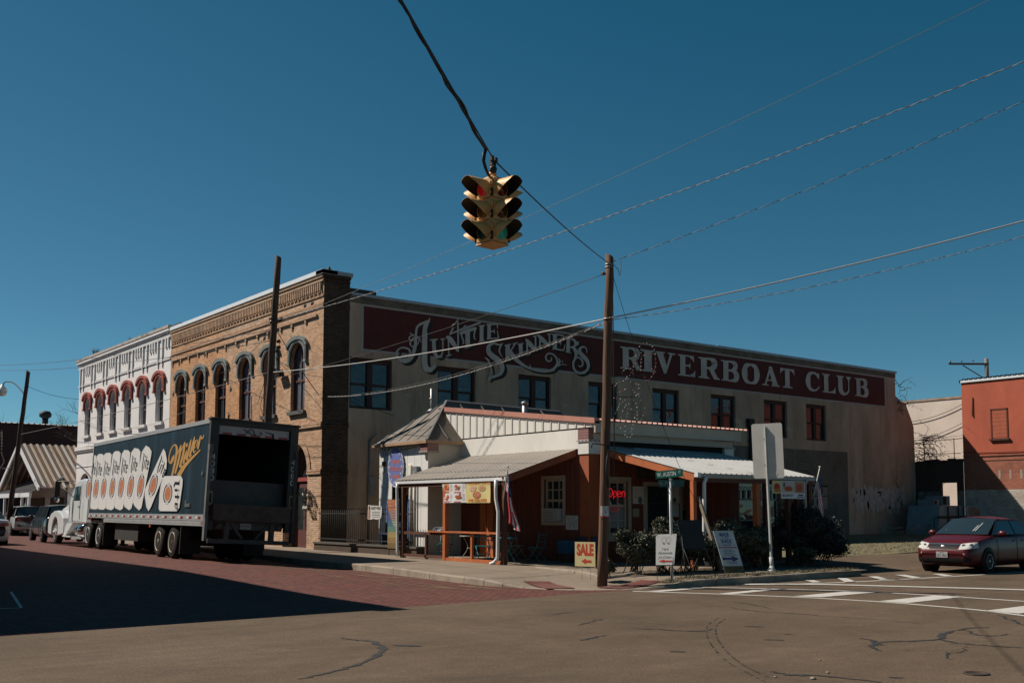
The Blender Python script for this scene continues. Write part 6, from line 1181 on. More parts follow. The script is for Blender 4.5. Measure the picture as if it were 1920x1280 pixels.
# cooler standing on the ledge, blue box by the wall
t = thing('paper_stack', 'stack of white folded papers lying on the left end of the orange ledge', 'papers', (-1.0,-9.35,1.046)); mb = MB()
for k in range(5): mb.cbox((-1.0+.01*k,-9.35+.02*(k%3),1.055+.022*k), .20,.34,.018, rz=.2*k)
mb.build('sheets', mat('bluish_paper', (0.46,0.54,0.60), var=.1), t)
t = thing('plastic_crate', 'blue plastic crate on a stand against the rust wall left of the SALE sign', 'crate', (1.25,-12.45,.16)); mb = MB()
mb.hexa([(1.1,-12.65,.44),(1.42,-12.65,.44),(1.42,-12.22,.44),(1.1,-12.22,.44)], [(1.08,-12.68,.80),(1.44,-12.68,.80),(1.44,-12.19,.80),(1.08,-12.19,.80)])
for z in (.5,.6,.7): mb.box(1.07,1.45,-12.68,-12.19,z,z+.02)
mb.build('crate_body', mat('crate_blue', (0.02,0.11,0.20), var=.12), t)
mb = MB(); mb.box(1.14,1.40,-12.6,-12.26,.12,.44); mb.build('stand', browntrim, t)
# ---- fence, low wall, notices on the left side
t = thing('garden_wall', 'low dark brick planter wall along the pavement between brick corner and left porch', 'wall', (-.2,-3.6,.18))
mb = MB(); mb.box(-.35,.0,-7.1,-.2,.0,.44); mb.build('masonry', brick_mat('dark_brick', (0.10,0.065,0.045), (0.07,0.045,0.035), (0.10,0.085,0.07)), t); mb = MB(); mb.box(-.39,.04,-7.14,-.18,.44,.50); mb.build('cap', mat('dark_cap', (0.09,0.08,0.07), var=.2), t)
t = thing('iron_fence', 'black iron picket fence on the low planter wall beside the ghost walk notice', 'fence', (-.2,-3.5,.5)); mb = MB()
mb.box(-.22,-.18,-6.6,-.25,1.50,1.54); mb.box(-.22,-.18,-6.6,-.25,.60,.64); mb.build('rails', ink, t); mb = MB()
for k in range(44): y = -.3-.145*k; mb.tube([(-.2,y,.5),(-.2,y,1.66)], .009, 5); mb.lathe([(.02,0),(0,.07)], (-.2,y,1.66), n=5)
mb.build('pickets', ink, t)
GN = facing_w(-.26)
t = thing('notice', 'white notice headed GHOST WALK tied to the black iron fence', 'notice', GN(4.3,1.3,0)); mb = MB()
pts = [(3.92,1.34),(4.18,1.33),(4.3,1.36),(4.5,1.33),(4.75,1.36),(4.82,1.45),(4.84,1.70),(4.80,1.78),(4.1,1.80),(3.94,1.82)]
mb.prism(pts, GN, 0, .012); mb.build('panel', mat('notice_white', (0.62,0.60,0.58), var=.05), t); mb = MB(); text(mb, 'GHOST WALK', GN, 4.14, 1.66, .64, .10, .016, 0, bold=.02)
for k in range(4): rect(mb, 4.2, 4.74-.03*(k%2), 1.58-.055*k, 1.595-.055*k, GN, .016, 1)
mb.prism([(3.96,1.36),(4.09,1.37),(4.09,1.72),(4.05,1.8),(3.98,1.78)], GN, .013, .016, 2); disc(mb, (4.03,1.72), (.035,0), (0,.05), GN, .02, 0); mb.build('print', [ink, mat('grey_ink', (0,0,0)), mat('ghost_brown', (0.34,0.15,0.06), var=.4, scale=9)], t)
MN = facing_w(-.62)
t = thing('tall_banner', 'tall narrow banner in orange, blue and tan standing before the white front wall', 'banner', MN(6.1,.45,0)); mb = MB(); nb = 9
cols = [(0.40,0.12,0.05),(0.34,0.10,0.05),(0.05,0.09,0.20),(0.045,0.10,0.22),(0.04,0.14,0.20),(0.10,0.19,0.14),(0.30,0.22,0.08),(0.24,0.15,0.05),(0.16,0.10,0.035)]
for k in range(nb): fbox(mb, MN, 5.82, 6.44, 1.98-.172*(k+1), 1.98-.172*k, 0, .012, k)
mb.build('cloth', [mat('tall_banner_%s' % nm, c_, var=.12) for nm, c_ in zip(('rust','ember','navy','blue','sea','moss','gold','tan','umber'), cols)], t)
mb = MB(); text(mb, 'TEXAS', MN, 5.86, 1.86, .34, .08, .015, 0, bold=.03); text(mb, 'BBQ', MN, 5.86, 1.74, .34, .08, .015, 0, bold=.03)
r8 = random.Random(4)
for k in range(11): a = 5.86+.03*k; rect(mb, a, 6.40, 1.66-.052*k, 1.685-.052*k, MN, .015, 0 if k < 7 else 1)
disc(mb, (6.34,1.84), (.055,0), (0,.085), MN, .015, 2, 8); mb.build('print', [mat('tall_print_orange', (0.62,0.30,0.16)), mat('tall_print_cream', (0.52,0.44,0.26)), mat('tall_print_white', (0.70,0.60,0.55))], t)
mb = MB(); mb.tube([(-.58,-5.84,.2),(-.58,-5.84,2.0)], .012, 6); mb.tube([(-.58,-6.42,.2),(-.58,-6.42,2.0)], .012, 6); mb.build('frame', ink, t)
t = thing('bench', 'small dark blue bench in shade below the white front wall, behind the tall banner', 'bench', (-.05,-5.1,.45)); mb = MB(); mb.box(-.15,.12,-5.7,-4.5,.84,.90); mb.build('seat', mat('bench_blue', (0.02,0.05,0.10), var=.1), t); mb = MB(); mb.box(.08,.13,-5.7,-4.5,.90,1.25); mb.build('backrest', mat('bench_blue', (0,0,0)), t)
for y in (-5.6,-4.6):
    mb = MB(); mb.box(-.12,.1,y-.03,y+.03,.45,.84); mb.build('leg', mat('bench_blue', (0,0,0)), t)
# ================================================================== the beer delivery truck
_th, _ph = R(3.1), R(2.7)
TD = Vector((math.sin(_th), math.cos(_th), 0)); TR = Vector((math.cos(_th), -math.sin(_th), 0))
TU = Vector((0,0,1))*math.cos(_ph) + TR*math.sin(_ph); TX = TR*math.cos(_ph) - Vector((0,0,1))*math.sin(_ph)
truck = thing('delivery_truck', 'white semi truck with dark blue beer trailer, rear open, parked before the brick building', 'truck')
truck.matrix_basis = Matrix(((TX.x, TD.x, TU.x, -6.8), (TX.y, TD.y, TU.y, -3.4), (TX.z, TD.z, TU.z, 0.17), (0,0,0,1)))
# local axes: x to the right of the truck, y forward, z up; the left side is x = 0
def TB(mb, name, m, parent=None, bevel=0): return mb.build(name, m, parent or truck, bevel, world=False)
tyre = mat('tyre_rubber', (0.012,0.0115,0.011), rough=.9, spec=.2, var=.25, scale=6, bump=.2, bscale=30)
alu = mat('brushed_aluminium', (0.50,0.50,0.50), rough=.32, metal=.9, var=.12, scale=4)
chrome = mat('chrome', (0.62,0.62,0.62), rough=.12, metal=1.0, var=.05)
railsilver = mat('trailer_rail', (0.42,0.43,0.44), rough=.45, metal=.35, var=.12, scale=2)
cabwhite = mat('cab_white', (0.70,0.71,0.72), rough=.28, var=.05, coat=.5)
chassis = mat('chassis_black', (0.018,0.017,0.016), rough=.7, var=.3, scale=4)
trailerblue = mat('trailer_blue', (0.006,0.021,0.033), rough=.45, var=.25, scale=1.1, stretch=(1,2.5,.35), spec=.3)
streaks(trailerblue, (0.030,0.075,0.11), 0.52, 0.85, 2.6, .18); blotch(trailerblue, (0.035,0.05,0.055), .62, .8, (2,.6,3), .5)  # paler streaks: dirt, plus the side's sheen painted into the colour
darkmetal = mat('dark_steel', (0.045,0.042,0.040), rough=.6, var=.3, scale=3)
TL = 10.75; TRR = -2.95; TW = 2.58; TT = 4.05
mb = MB(); mb.quad((0,TRR,1.33),(0,TL,1.33),(0,TL,3.93),(0,TRR,3.93)); mb.quad((TW,TRR,1.33),(TW,TL,1.33),(TW,TL,3.93),(TW,TRR,3.93)); mb.quad((0,TL,1.1),(TW,TL,1.1),(TW,TL,TT),(0,TL,TT)); mb.quad((0.02,TRR+.05,TT-.01),(TW-.02,TRR+.05,TT-.01),(TW-.02,TL,TT-.01),(.02,TL,TT-.01))
mb.quad((.06,TRR+.1,1.25),(TW-.06,TRR+.1,1.25),(TW-.06,TL-.1,1.25),(.06,TL-.1,1.25)); mb.quad((.05,TL-.12,1.2),(TW-.05,TL-.12,1.2),(TW-.05,TL-.12,4),(.05,TL-.12,4))
box = TB(mb, 'trailer_body', [trailerblue])
mb = MB(); mb.quad((.05,TRR+.06,1.26),(.05,TL-.15,1.26),(.05,TL-.15,3.9),(.05,TRR+.06,3.9)); mb.quad((TW-.05,TRR+.06,1.26),(TW-.05,TL-.15,1.26),(TW-.05,TL-.15,3.9),(TW-.05,TRR+.06,3.9)); mb.quad((.05,TRR+.06,3.9),(TW-.05,TRR+.06,3.9),(TW-.05,TL-.15,3.9),(.05,TL-.15,3.9)); TB(mb, 'cargo_lining', mat('cargo_lining', (0.05,0.045,0.042), rough=.8, var=.3))
mb = MB(); mb.box(-.02,.06,TRR,TL+.01,3.93,TT); mb.box(TW-.06,TW+.02,TRR,TL+.01,3.93,TT); mb.box(-.02,TW+.02,TL-.02,TL+.03,3.95,TT); mb.box(-.025,.03,TL-.10,TL+.02,1.15,TT); TB(mb, 'top_rail', railsilver)
mb = MB(); mb.box(-.025,.08,TRR,TL+.01,1.17,1.345); mb.box(-.02,.07,TRR,8.3,1.02,1.16); mb.box(TW-.08,TW+.02,TRR,TL,1.05,1.345)
for k in range(46): y = TRR+.25+k*.235; mb.cbox((-.024,y,1.09), .012,.03,.03)
TB(mb, 'side_rail', railsilver)
mb = MB()
for k in range(17): y = TRR+.28+k*.80; mb.box(-.034,-.024,y,y+.22,1.225,1.285)
TB(mb, 'red_reflectors', mat('reflector_red', (0.30,0.02,0.02), rough=.3))
mb = MB()
for k in range(17): y = TRR+.28+k*.80+.24; mb.box(-.032,-.024,y,y+.20,1.225,1.285)
TB(mb, 'pale_reflectors', mat('reflector_pale', (0.62,0.62,0.62), rough=.3))
mb = MB()
for k in range(1, 11): y = TRR+1.22*k; mb.box(-.003,.0,y-.006,y+.006,1.345,3.93)
TB(mb, 'panel_seams', mat('seam_blue', (0.004,0.010,0.016)), box)
# printed side: cans, medallions and script
cf = lambda s, z, d: (-d, s, z)
canw = mat('can_white', (0.70,0.69,0.68), rough=.4, var=.05, scale=2)
mb = MB()
for i, p in enumerate(CANS):
    d = .004+.0035*i; p = [(min(s, TL-.12), z) for s, z in p]
    mb.quad(*[cf(s, z, d) for s, z in p])
    cx = sum(q[0] for q in p)/len(p); cz = sum(q[1] for q in p)/len(p)
    L_ = p; I_ = [((s-cx)*.965+cx, (z-cz)*.985+cz) for s, z in p]
    for k in range(len(p)):
        j = (k+1) % len(p)
        if p[k][0] < TL-.13 or p[j][0] < TL-.13: mb.quad(cf(*p[k], d+.0006), cf(*p[j], d+.0006), cf(*I_[j], d+.0006), cf(*I_[k], d+.0006), mi=1)
    o = MEDAL[i]
    if i == 0: o = (o[0]-.05, *o[1:])
    for sc_, mi in ((1.0,2), (.80,3), (.70,4)): disc(mb, (o[0],o[1]), (o[2]*sc_,o[3]*sc_), (o[4]*sc_,o[5]*sc_), cf, d+.001+.0006*(3-sc_*2), mi, 28)
    for sg in (-1,1): disc(mb, (o[0]+sg*o[2]*.88, o[1]+sg*o[3]*.88), (o[2]*.07,o[3]*.07), (o[4]*.5,o[5]*.5), cf, d+.0026, 5, 10)
    q = LITE[i]; lf = lambda u, v, dd, q=q: cf(q[0]+q[2]*u+q[4]*v, q[1]+q[3]*u+q[5]*v, dd)
    T_ = [[(.05,1.04),(.16,.97),(.16,.08),(.05,.08)], [(.04,.12),(.17,.12),(.28,-.14),(.18,-.20)], [(-.05,1.08),(.17,.98),(.17,.90),(-.02,1.0)],
          [(.31,.62),(.40,.56),(.40,.07),(.355,-.02),(.31,.07)], [(.29,.84),(.355,.94),(.42,.84),(.355,.74)],
          [(.55,.94),(.64,.86),(.64,.09),(.595,-.02),(.55,.08)], [(.46,.66),(.74,.60),(.74,.52),(.46,.57)],
          [(.81,.58),(.89,.63),(.89,.07),(.85,-.02),(.81,.08)], [(.88,.64),(1.06,.54),(1.06,.34),(.98,.34),(.98,.50),(.88,.55)], [(.88,.37),(1.06,.39),(1.06,.32),(.88,.29)], [(.85,.0),(.90,.09),(1.06,.16),(1.0,.02),(.92,-.04)]]
    if i == 0: T_ = T_[3:]
    for k, pg in enumerate(T_): mb.quad(*[lf(u, v, d+.0035+.0002*k) for u, v in pg], mi=6)
TB(mb, 'printed_cans', [canw, mat('can_edge', (0.40,0.40,0.41), var=.1), mat('medal_navy', (0.014,0.028,0.07), rough=.4, var=.1), mat('can_white', (0,0,0)), mat('medal_orange', (0.46,0.14,0.055), rough=.4, col2=(0.58,0.28,0.16), scale=14), mat('medal_white', (0.55,0.56,0.58)), mat('lite_black', (0.010,0.012,0.018), rough=.4)], box)
mb = MB()
for i, st in enumerate(MILLER): ribbon(mb, st, cf, .006+.0006*i, 0)
TB(mb, 'script_lettering', mat('miller_gold', (0.50,0.285,0.09), rough=.4, var=.08), box)
mb = MB(); mb.box(-.03,.0,-1.62,-1.16,1.56,1.66); mb.box(-.035,0,-1.30,-1.18,1.66,1.74); mb.box(-.03,0,-2.62,-2.50,2.46,2.56); TB(mb, 'side_latch', alu, box)
# rear frame, open doorway, header, tail lift
FR = facing_s(0); rf = lambda u, v, d: (u, TRR-d, v)
mb = MB(); fbox(mb, rf, -.03, .22, .92, TT, -.06, .10); fbox(mb, rf, TW-.22, TW+.03, .92, TT, -.06, .10); fbox(mb, rf, .22, TW-.22, 3.90, TT+.01, -.06, .10); fbox(mb, rf, -.06, TW+.06, 4.03, 4.09, -.1, .16); TB(mb, 'rear_frame', darkmetal, bevel=.01)
mb = MB(); fbox(mb, rf, -.045, .05, .62, 3.30, .02, .14); fbox(mb, rf, -.05, .06, 3.12, 3.32, .02, .17); fbox(mb, rf, -.05, .01, .62, 1.25, .14, .19); TB(mb, 'lift_guide', mat('lift_steel', (0.16,0.155,0.15), rough=.6, var=.25, scale=4))
mb = MB(); fbox(mb, rf, TW-.05, TW+.045, .62, 3.30, .02, .14); TB(mb, 'lift_guide', darkmetal)
mb = MB(); fbox(mb, rf, .24, TW-.24, 3.64, 3.89, -.05, .02)
TB(mb, 'header_board', mat('header_white', (0.46,0.45,0.45), var=.1)); mb = MB()
for k in range(5): u = .34+.42*k; fbox(mb, rf, u, u+.27, 3.64, 3.70, .02, .024)
hdr = TB(mb, 'red_tape', mat('reflector_red', (0,0,0))); mb = MB()
for a, b_, c_ in (((.95,3.83),(1.20,3.70),.05), ((1.02,3.72),(1.18,3.86),.04), ((1.22,3.84),(1.30,3.68),.05), ((1.45,3.80),(1.50,3.72),.05), ((1.6,3.80),(1.85,3.76),.05), ((1.83,3.78),(1.86,3.62),.05)):
    mb.beam((a[0],TRR-.03,a[1]), (b_[0],TRR-.03,b_[1]), c_, .015)
TB(mb, 'torn_decal', chassis)
mb = MB(); mb.box(.16,TW-.16,TRR+.30,TRR+.36,1.25,2.35); TB(mb, 'cargo_gate', mat('gate_grey', (0.075,0.070,0.066), rough=.7, var=.25, scale=3))
mb = MB(); mb.hexa([(.14,TRR-.30,1.20),(TW-.16,TRR-.30,1.20),(TW-.16,TRR-.10,1.20),(.14,TRR-.10,1.20)], [(.14,TRR-.26,1.66),(TW-.16,TRR-.26,1.66),(TW-.16,TRR-.16,1.66),(.14,TRR-.16,1.66)])
TB(mb, 'lift_platform', mat('rusty_platform', (0.115,0.080,0.062), rough=.85, col2=(0.05,0.032,0.024), scale=3.5, mask=(.45,.75), bump=.3)); mb = MB()
for x in (.62, 1.96): mb.box(x-.07,x+.07,TRR-.12,TRR,.62,1.22)
mb.beam((.70,TRR-.06,1.18),(1.1,TRR-.06,.70),.07,.06); mb.beam((1.88,TRR-.06,1.18),(1.48,TRR-.06,.70),.07,.06); mb.box(.1,TW-.1,TRR-.14,TRR-.02,.56,.68); mb.box(.3,TW-.3,TRR-.05,TRR+.4,.95,1.2); TB(mb, 'rear_bumper', mat('bumper_steel', (0.085,0.075,0.068), rough=.7, var=.3, scale=4))
mb = MB(); fbox(mb, rf, 1.02, 1.34, .98, 1.14, .06, .075); pl = TB(mb, 'number_plate', mat('plate_white', (0.40,0.40,0.38), var=.1)); mb = MB(); text(mb, '247 8LJ', rf, 1.06, 1.02, .24, .07, .08); TB(mb, 'plate_lettering', chassis, pl)
for x, nm in ((.09, 0), (TW-.09, 1)):
    mb = MB()
    for k, ch in enumerate('4080'): text(mb, ch, rf, x-.06, 2.90-.20*k, .12, .165, .106, 0, bold=.0)
    TB(mb, 'fleet_lettering', mat('fleet_grey', (0.62,0.62,0.60), var=.1))
    for z, m in ((1.82, mat('marker_amber', (0.35,0.27,0.04), rough=.3)), (1.45, mat('marker_red', (0.30,0.05,0.05), rough=.3))):
        mb = MB(); a = [(x+.055*math.cos(t), z+(.14 if math.sin(t) > 0 else -.14)*1+.05*math.sin(t)) for t in [2*math.pi*k/20 for k in range(20)]]; mb.prism(a, rf, .10, .115); mb.prism([((u-x)*.6+x, (v-z)*.8+z) for u, v in a], rf, .115, .12, 1); TB(mb, 'marker_lamp', [m, chassis])
mb = MB(); mb.box(-.03,.0,-2.84,-2.74,1.08,1.14); mb.box(-.03,0,2.2,2.32,.92,1.0); TB(mb, 'side_marker', mat('marker_orange', (0.55,0.13,0.03), rough=.3))
for x in (.25, TW-.55): mb = MB(); mb.lathe([(.0,0),(.09,.01),(.09,.10),(0,.12)], (x+.15,TRR-.02,1.05), (0,-1,0), 12); TB(mb, 'tail_lamp', mat('dull_lamp', (0.12,0.10,0.09), rough=.4))
# wheels: each a tyre with its rim
def truck_wheel(x, y, side, rim, dual=True, r=.505, w=.27, front=False):
    out = -1 if side < 0 else 1
    mb = MB(); prof = [(.30,0),(.42,.0),(r-.05,.02),(r-.01,.055),(r,.09),(r,w-.09),(r-.01,w-.055),(r-.05,w-.02),(.42,w),(.30,w)]
    mb.lathe(prof, (x,y,r-.005), (-out,0,0), 30)
    if dual: mb.lathe(prof, (x-out*.33,y,r-.005), (-out,0,0), 24)
    t = TB(mb, 'wheel', tyre)
    mb = MB()
    if front: pr = [(.0,-.10),(.07,-.10),(.075,-.05),(.12,-.045),(.17,-.03),(.26,.02),(.29,.0),(.305,-.01),(.31,.03)]
    else: pr = [(.0,.0),(.07,.0),(.08,.05),(.13,.075),(.20,.08),(.25,.06),(.285,.0),(.305,-.014),(.315,.02)]
    mb.lathe(pr, (x,y,r-.005), (-out,0,0), 30)
    for k in range(10): a = 2*math.pi*k/10; rr = .155; d_ = -.06 if front else .06; mb.lathe([(.016,0),(.016,.03),(0,.035)], (x-out*d_,y+rr*math.cos(a),r+rr*math.sin(a)), (out,0,0), 6)
    rm = TB(mb, 'rim', rim, t)
    if front or not dual: pass
    mb = MB()
    if not front: return
    for k in range(5): a = 2*math.pi*(k+.5)/5; rr = .225 if not front else .21; disc(mb, (rr*math.cos(a), rr*math.sin(a)), (.026*(1.6 if front else 1),0), (0,.026*(1.6 if front else 1)), lambda u, v, d: (x-out*(.020 if not front else -.026)+out*.0 if not front else x+out*.03, y+u, r+v), 0, 0, 10)
    TB(mb, 'hand_holes', chassis, t)
beigeRim = mat('dusty_rim', (0.50,0.42,0.33), rough=.4, var=.15)
whiteRim = mat('polished_rim', (0.66,0.66,0.66), rough=.3, var=.1)
for y in (0.0, 1.42): truck_wheel(0.03, y, -1, beigeRim); truck_wheel(TW-.03, y, 1, beigeRim)
for y in (9.25, 10.95): truck_wheel(0.06, y, -1, whiteRim); truck_wheel(TW-.06, y, 1, whiteRim)
truck_wheel(0.08, 16.95, -1, whiteRim, False, front=True); truck_wheel(TW-.08, 16.95, 1, whiteRim, False, front=True)
for xa, xb, ya in ((.0,.62,-.90), (TW-.62,TW,-.90), (.05,.6,8.45), (TW-.6,TW-.05,8.45)): mb = MB(); mb.box(xa,xb,ya,ya+.04,.18,.98); TB(mb, 'mud_flap', mat('mud_flap', (0.022,0.021,0.020), rough=.8, var=.2))
mb = MB(); mb.box(.85,1.05,-2.8,17.9,.80,1.02); mb.box(TW-1.05,TW-.85,-2.8,17.9,.80,1.02); mb.box(.3,TW-.3,-.9,2.4,.6,1.0)
for y in (0,1.42,9.25,10.95,16.95): mb.tube([(.3,y,.5),(TW-.3,y,.5)], .09, 8)
mb.box(.15,TW-.15,4.2,7.2,.42,1.02); mb.box(.5,.62,7.6,7.72,.25,1.05); mb.box(TW-.62,TW-.5,7.6,7.72,.25,1.05); mb.box(.42,.72,7.52,7.80,.20,.26); TB(mb, 'chassis', chassis)
mb = MB(); mb.box(.10,TW-.1,8.6,11.4,.98,1.10); mb.box(.12,.7,8.3,9.2,1.08,1.16); TB(mb, 'coupling_deck', mat('grey_deck', (0.20,0.20,0.21), rough=.6, var=.2))
mb = MB(); mb.tube([(.35,8.5,1.25),(.2,9.6,1.02),(.4,11.2,1.3)], .025, 6); mb.tube([(.55,8.6,1.3),(.4,9.7,1.05),(.55,11.2,1.4)], .02, 6); mb.lathe([(.07,0),(.07,.1)], (.0,9.95,1.12), (-1,0,0), 10); TB(mb, 'air_hoses', mat('hose_red', (0.16,0.02,0.02)))
# tractor
mb = MB(); prof = [(11.62,.92),(11.62,2.50),(11.70,2.62),(11.86,2.70),(12.7,2.74),(13.5,2.70),(14.02,2.58),(14.9,1.92),(14.80,1.2),(14.80,.92)]
mb.prism(prof, lambda u, v, d: (d, u, v), .13, TW-.13); cab = TB(mb, 'cab', cabwhite, bevel=.07)
mb = MB(); mb.quad((.28,11.612,1.05),(TW-.28,11.612,1.05),(TW-.28,11.612,2.5),(.28,11.612,2.5)); TB(mb, 'cab_back', mat('cab_white_shaded', (0.30,0.30,0.31), var=.08), cab)  # shade on the white cab's back, painted as a grey panel
mb = MB(); sf = lambda u, v, d: (.13-d, u, v); mb.prism([(12.85,1.02),(14.25,1.02),(14.35,1.75),(13.95,2.5),(12.85,2.52)], sf, .0, .012); door_ = TB(mb, 'door', cabwhite, cab, bevel=.01)
mb = MB(); mb.prism([(12.95,1.85),(14.20,1.85),(13.92,2.42),(12.95,2.45)], sf, .013, .018); TB(mb, 'side_window', glass, cab)
mb = MB(); mb.prism([(12.98,1.58),(13.16,1.58),(13.16,1.64),(12.98,1.64)], sf, .013, .04); TB(mb, 'handle', chrome, cab)
mb = MB(); mb.tube([(.06,12.55,1.1),(.04,12.55,1.9)], .018, 6); mb.tube([(.06,14.45,1.05),(.04,14.4,1.7)], .018, 6); TB(mb, 'grab_handle', chrome, cab)
mb = MB(); mb.quad((.28,14.06,2.52),(TW-.28,14.06,2.52),(TW-.22,14.86,1.98),(.22,14.86,1.98)); mb.v = [(x, y+.012, z+.02) for x, y, z in mb.v]; TB(mb, 'windshield', glass, cab)
hoodp = [(14.78,.95),(14.86,1.90),(15.4,1.86),(16.6,1.72),(17.6,1.54),(18.15,1.36),(18.35,1.15),(18.38,.62),(18.2,.50),(17.75,.50),(17.6,.95)]
mb.prism(hoodp, lambda u, v, d: (d, u, v), .42, TW-.42); hd = TB(mb, 'hood', cabwhite, bevel=.08)
for s in (0,1):      # front fenders sweep over the steering wheels
    X = (lambda a: a) if s == 0 else (lambda a: TW-a)
    mb = MB(); A = [(16.95+.64*math.cos(t), .50+.64*math.sin(t)) for t in [math.pi*k/14 for k in range(-1,16)]]
    top = [(18.36,.55),(18.36,1.10),(18.1,1.30),(17.5,1.44),(16.7,1.50),(16.0,1.46),(15.4,1.38),(15.1,1.2),(15.0,.95),(14.98,.62)]
    outl = A[:1] + top[:0] + [(18.30,.42),(18.38,.75),(18.28,1.12),(17.95,1.30),(17.3,1.42),(16.6,1.44),(15.9,1.34),(15.45,1.12),(15.25,.80),(15.2,.45)] + A[::-1][:-1]
    mb.prism(outl, lambda u, v, d: (X(d), u, v), .02, .50); TB(mb, 'fender', cabwhite, hd, bevel=.05)
    mb = MB(); mb.lathe([(0,0),(.09,.02),(.10,.08),(.07,.12)], (X(.28),18.20,1.0), (0,-1,0), 14); mb.v = [(x, y+.14, z) for x, y, z in mb.v]; TB(mb, 'headlight', mat('lamp_glass', (0.6,0.6,0.62), rough=.1), hd)
    mb = MB(); mb.hexa([(X(.05),14.9,.38),(X(.42),14.9,.38),(X(.42),15.25,.38),(X(.05),15.25,.38)], [(X(.10),13.9,.92),(X(.42),13.9,.92),(X(.42),14.95,.92),(X(.10),14.95,.92)]); mb.box(min(X(.02),X(.45)),max(X(.02),X(.45)),13.75,15.25,.34,.40); TB(mb, 'step', cabwhite)
    mb = MB(); mb.box(min(X(.06),X(.40)),max(X(.06),X(.40)),12.0,13.7,.30,.36); TB(mb, 'running_board', railsilver)
    mb = MB(); mb.lathe([(0,0),(.28,.0),(.30,.04),(.30,1.16),(.28,1.2),(0,1.2)], (X(.36),12.2,.66), (0,1,0), 22); TB(mb, 'fuel_tank', chrome)
    mb = MB(); mb.lathe([(.0,0),(.27,.02),(.29,.06),(.29,.6)], (X(.42),11.45,.62), (0,1,0), 18); TB(mb, 'air_tank', chassis)
    sx = -1 if s == 0 else 1
    mb = MB(); e = X(-.42); mb.tube([(X(.14),14.1,2.66),(e,14.75,2.64)], .016, 6); mb.tube([(X(.14),14.05,1.95),(e,14.75,2.55)], .016, 6); TB(mb, 'mirror_arm', mat('cream_arm', (0.46,0.41,0.32)))
    mb = MB(); mb.box(min(e-.11,e+.11),max(e-.11,e+.11),14.72,14.80,1.98,2.64); mr = TB(mb, 'mirror', chassis, bevel=.03)
    mb = MB(); mb.lathe([(0,.0),(.06,.02),(.10,.05),(.11,.09)], (e,14.62,1.86), (0,1,0), 16); TB(mb, 'round_mirror', chrome, mr)
mb = MB(); mb.box(.5,TW-.5,18.36,18.40,.62,1.18)
for k in range(7): mb.box(.55,TW-.55,18.40,18.42,.66+.07*k,.69+.07*k)
TB(mb, 'grille', chrome, hd)
mb = MB(); mb.box(.06,TW-.06,18.25,18.55,.30,.58); TB(mb, 'front_bumper', chrome, bevel=.03)
mb = MB(); mb.cbox((.40,15.05,1.52), .04,.30,.34); mb.lathe([(.13,0),(.13,.06)], (.40,15.3,1.50), (-1,0,0), 14); TB(mb, 'air_intake', chassis, hd)
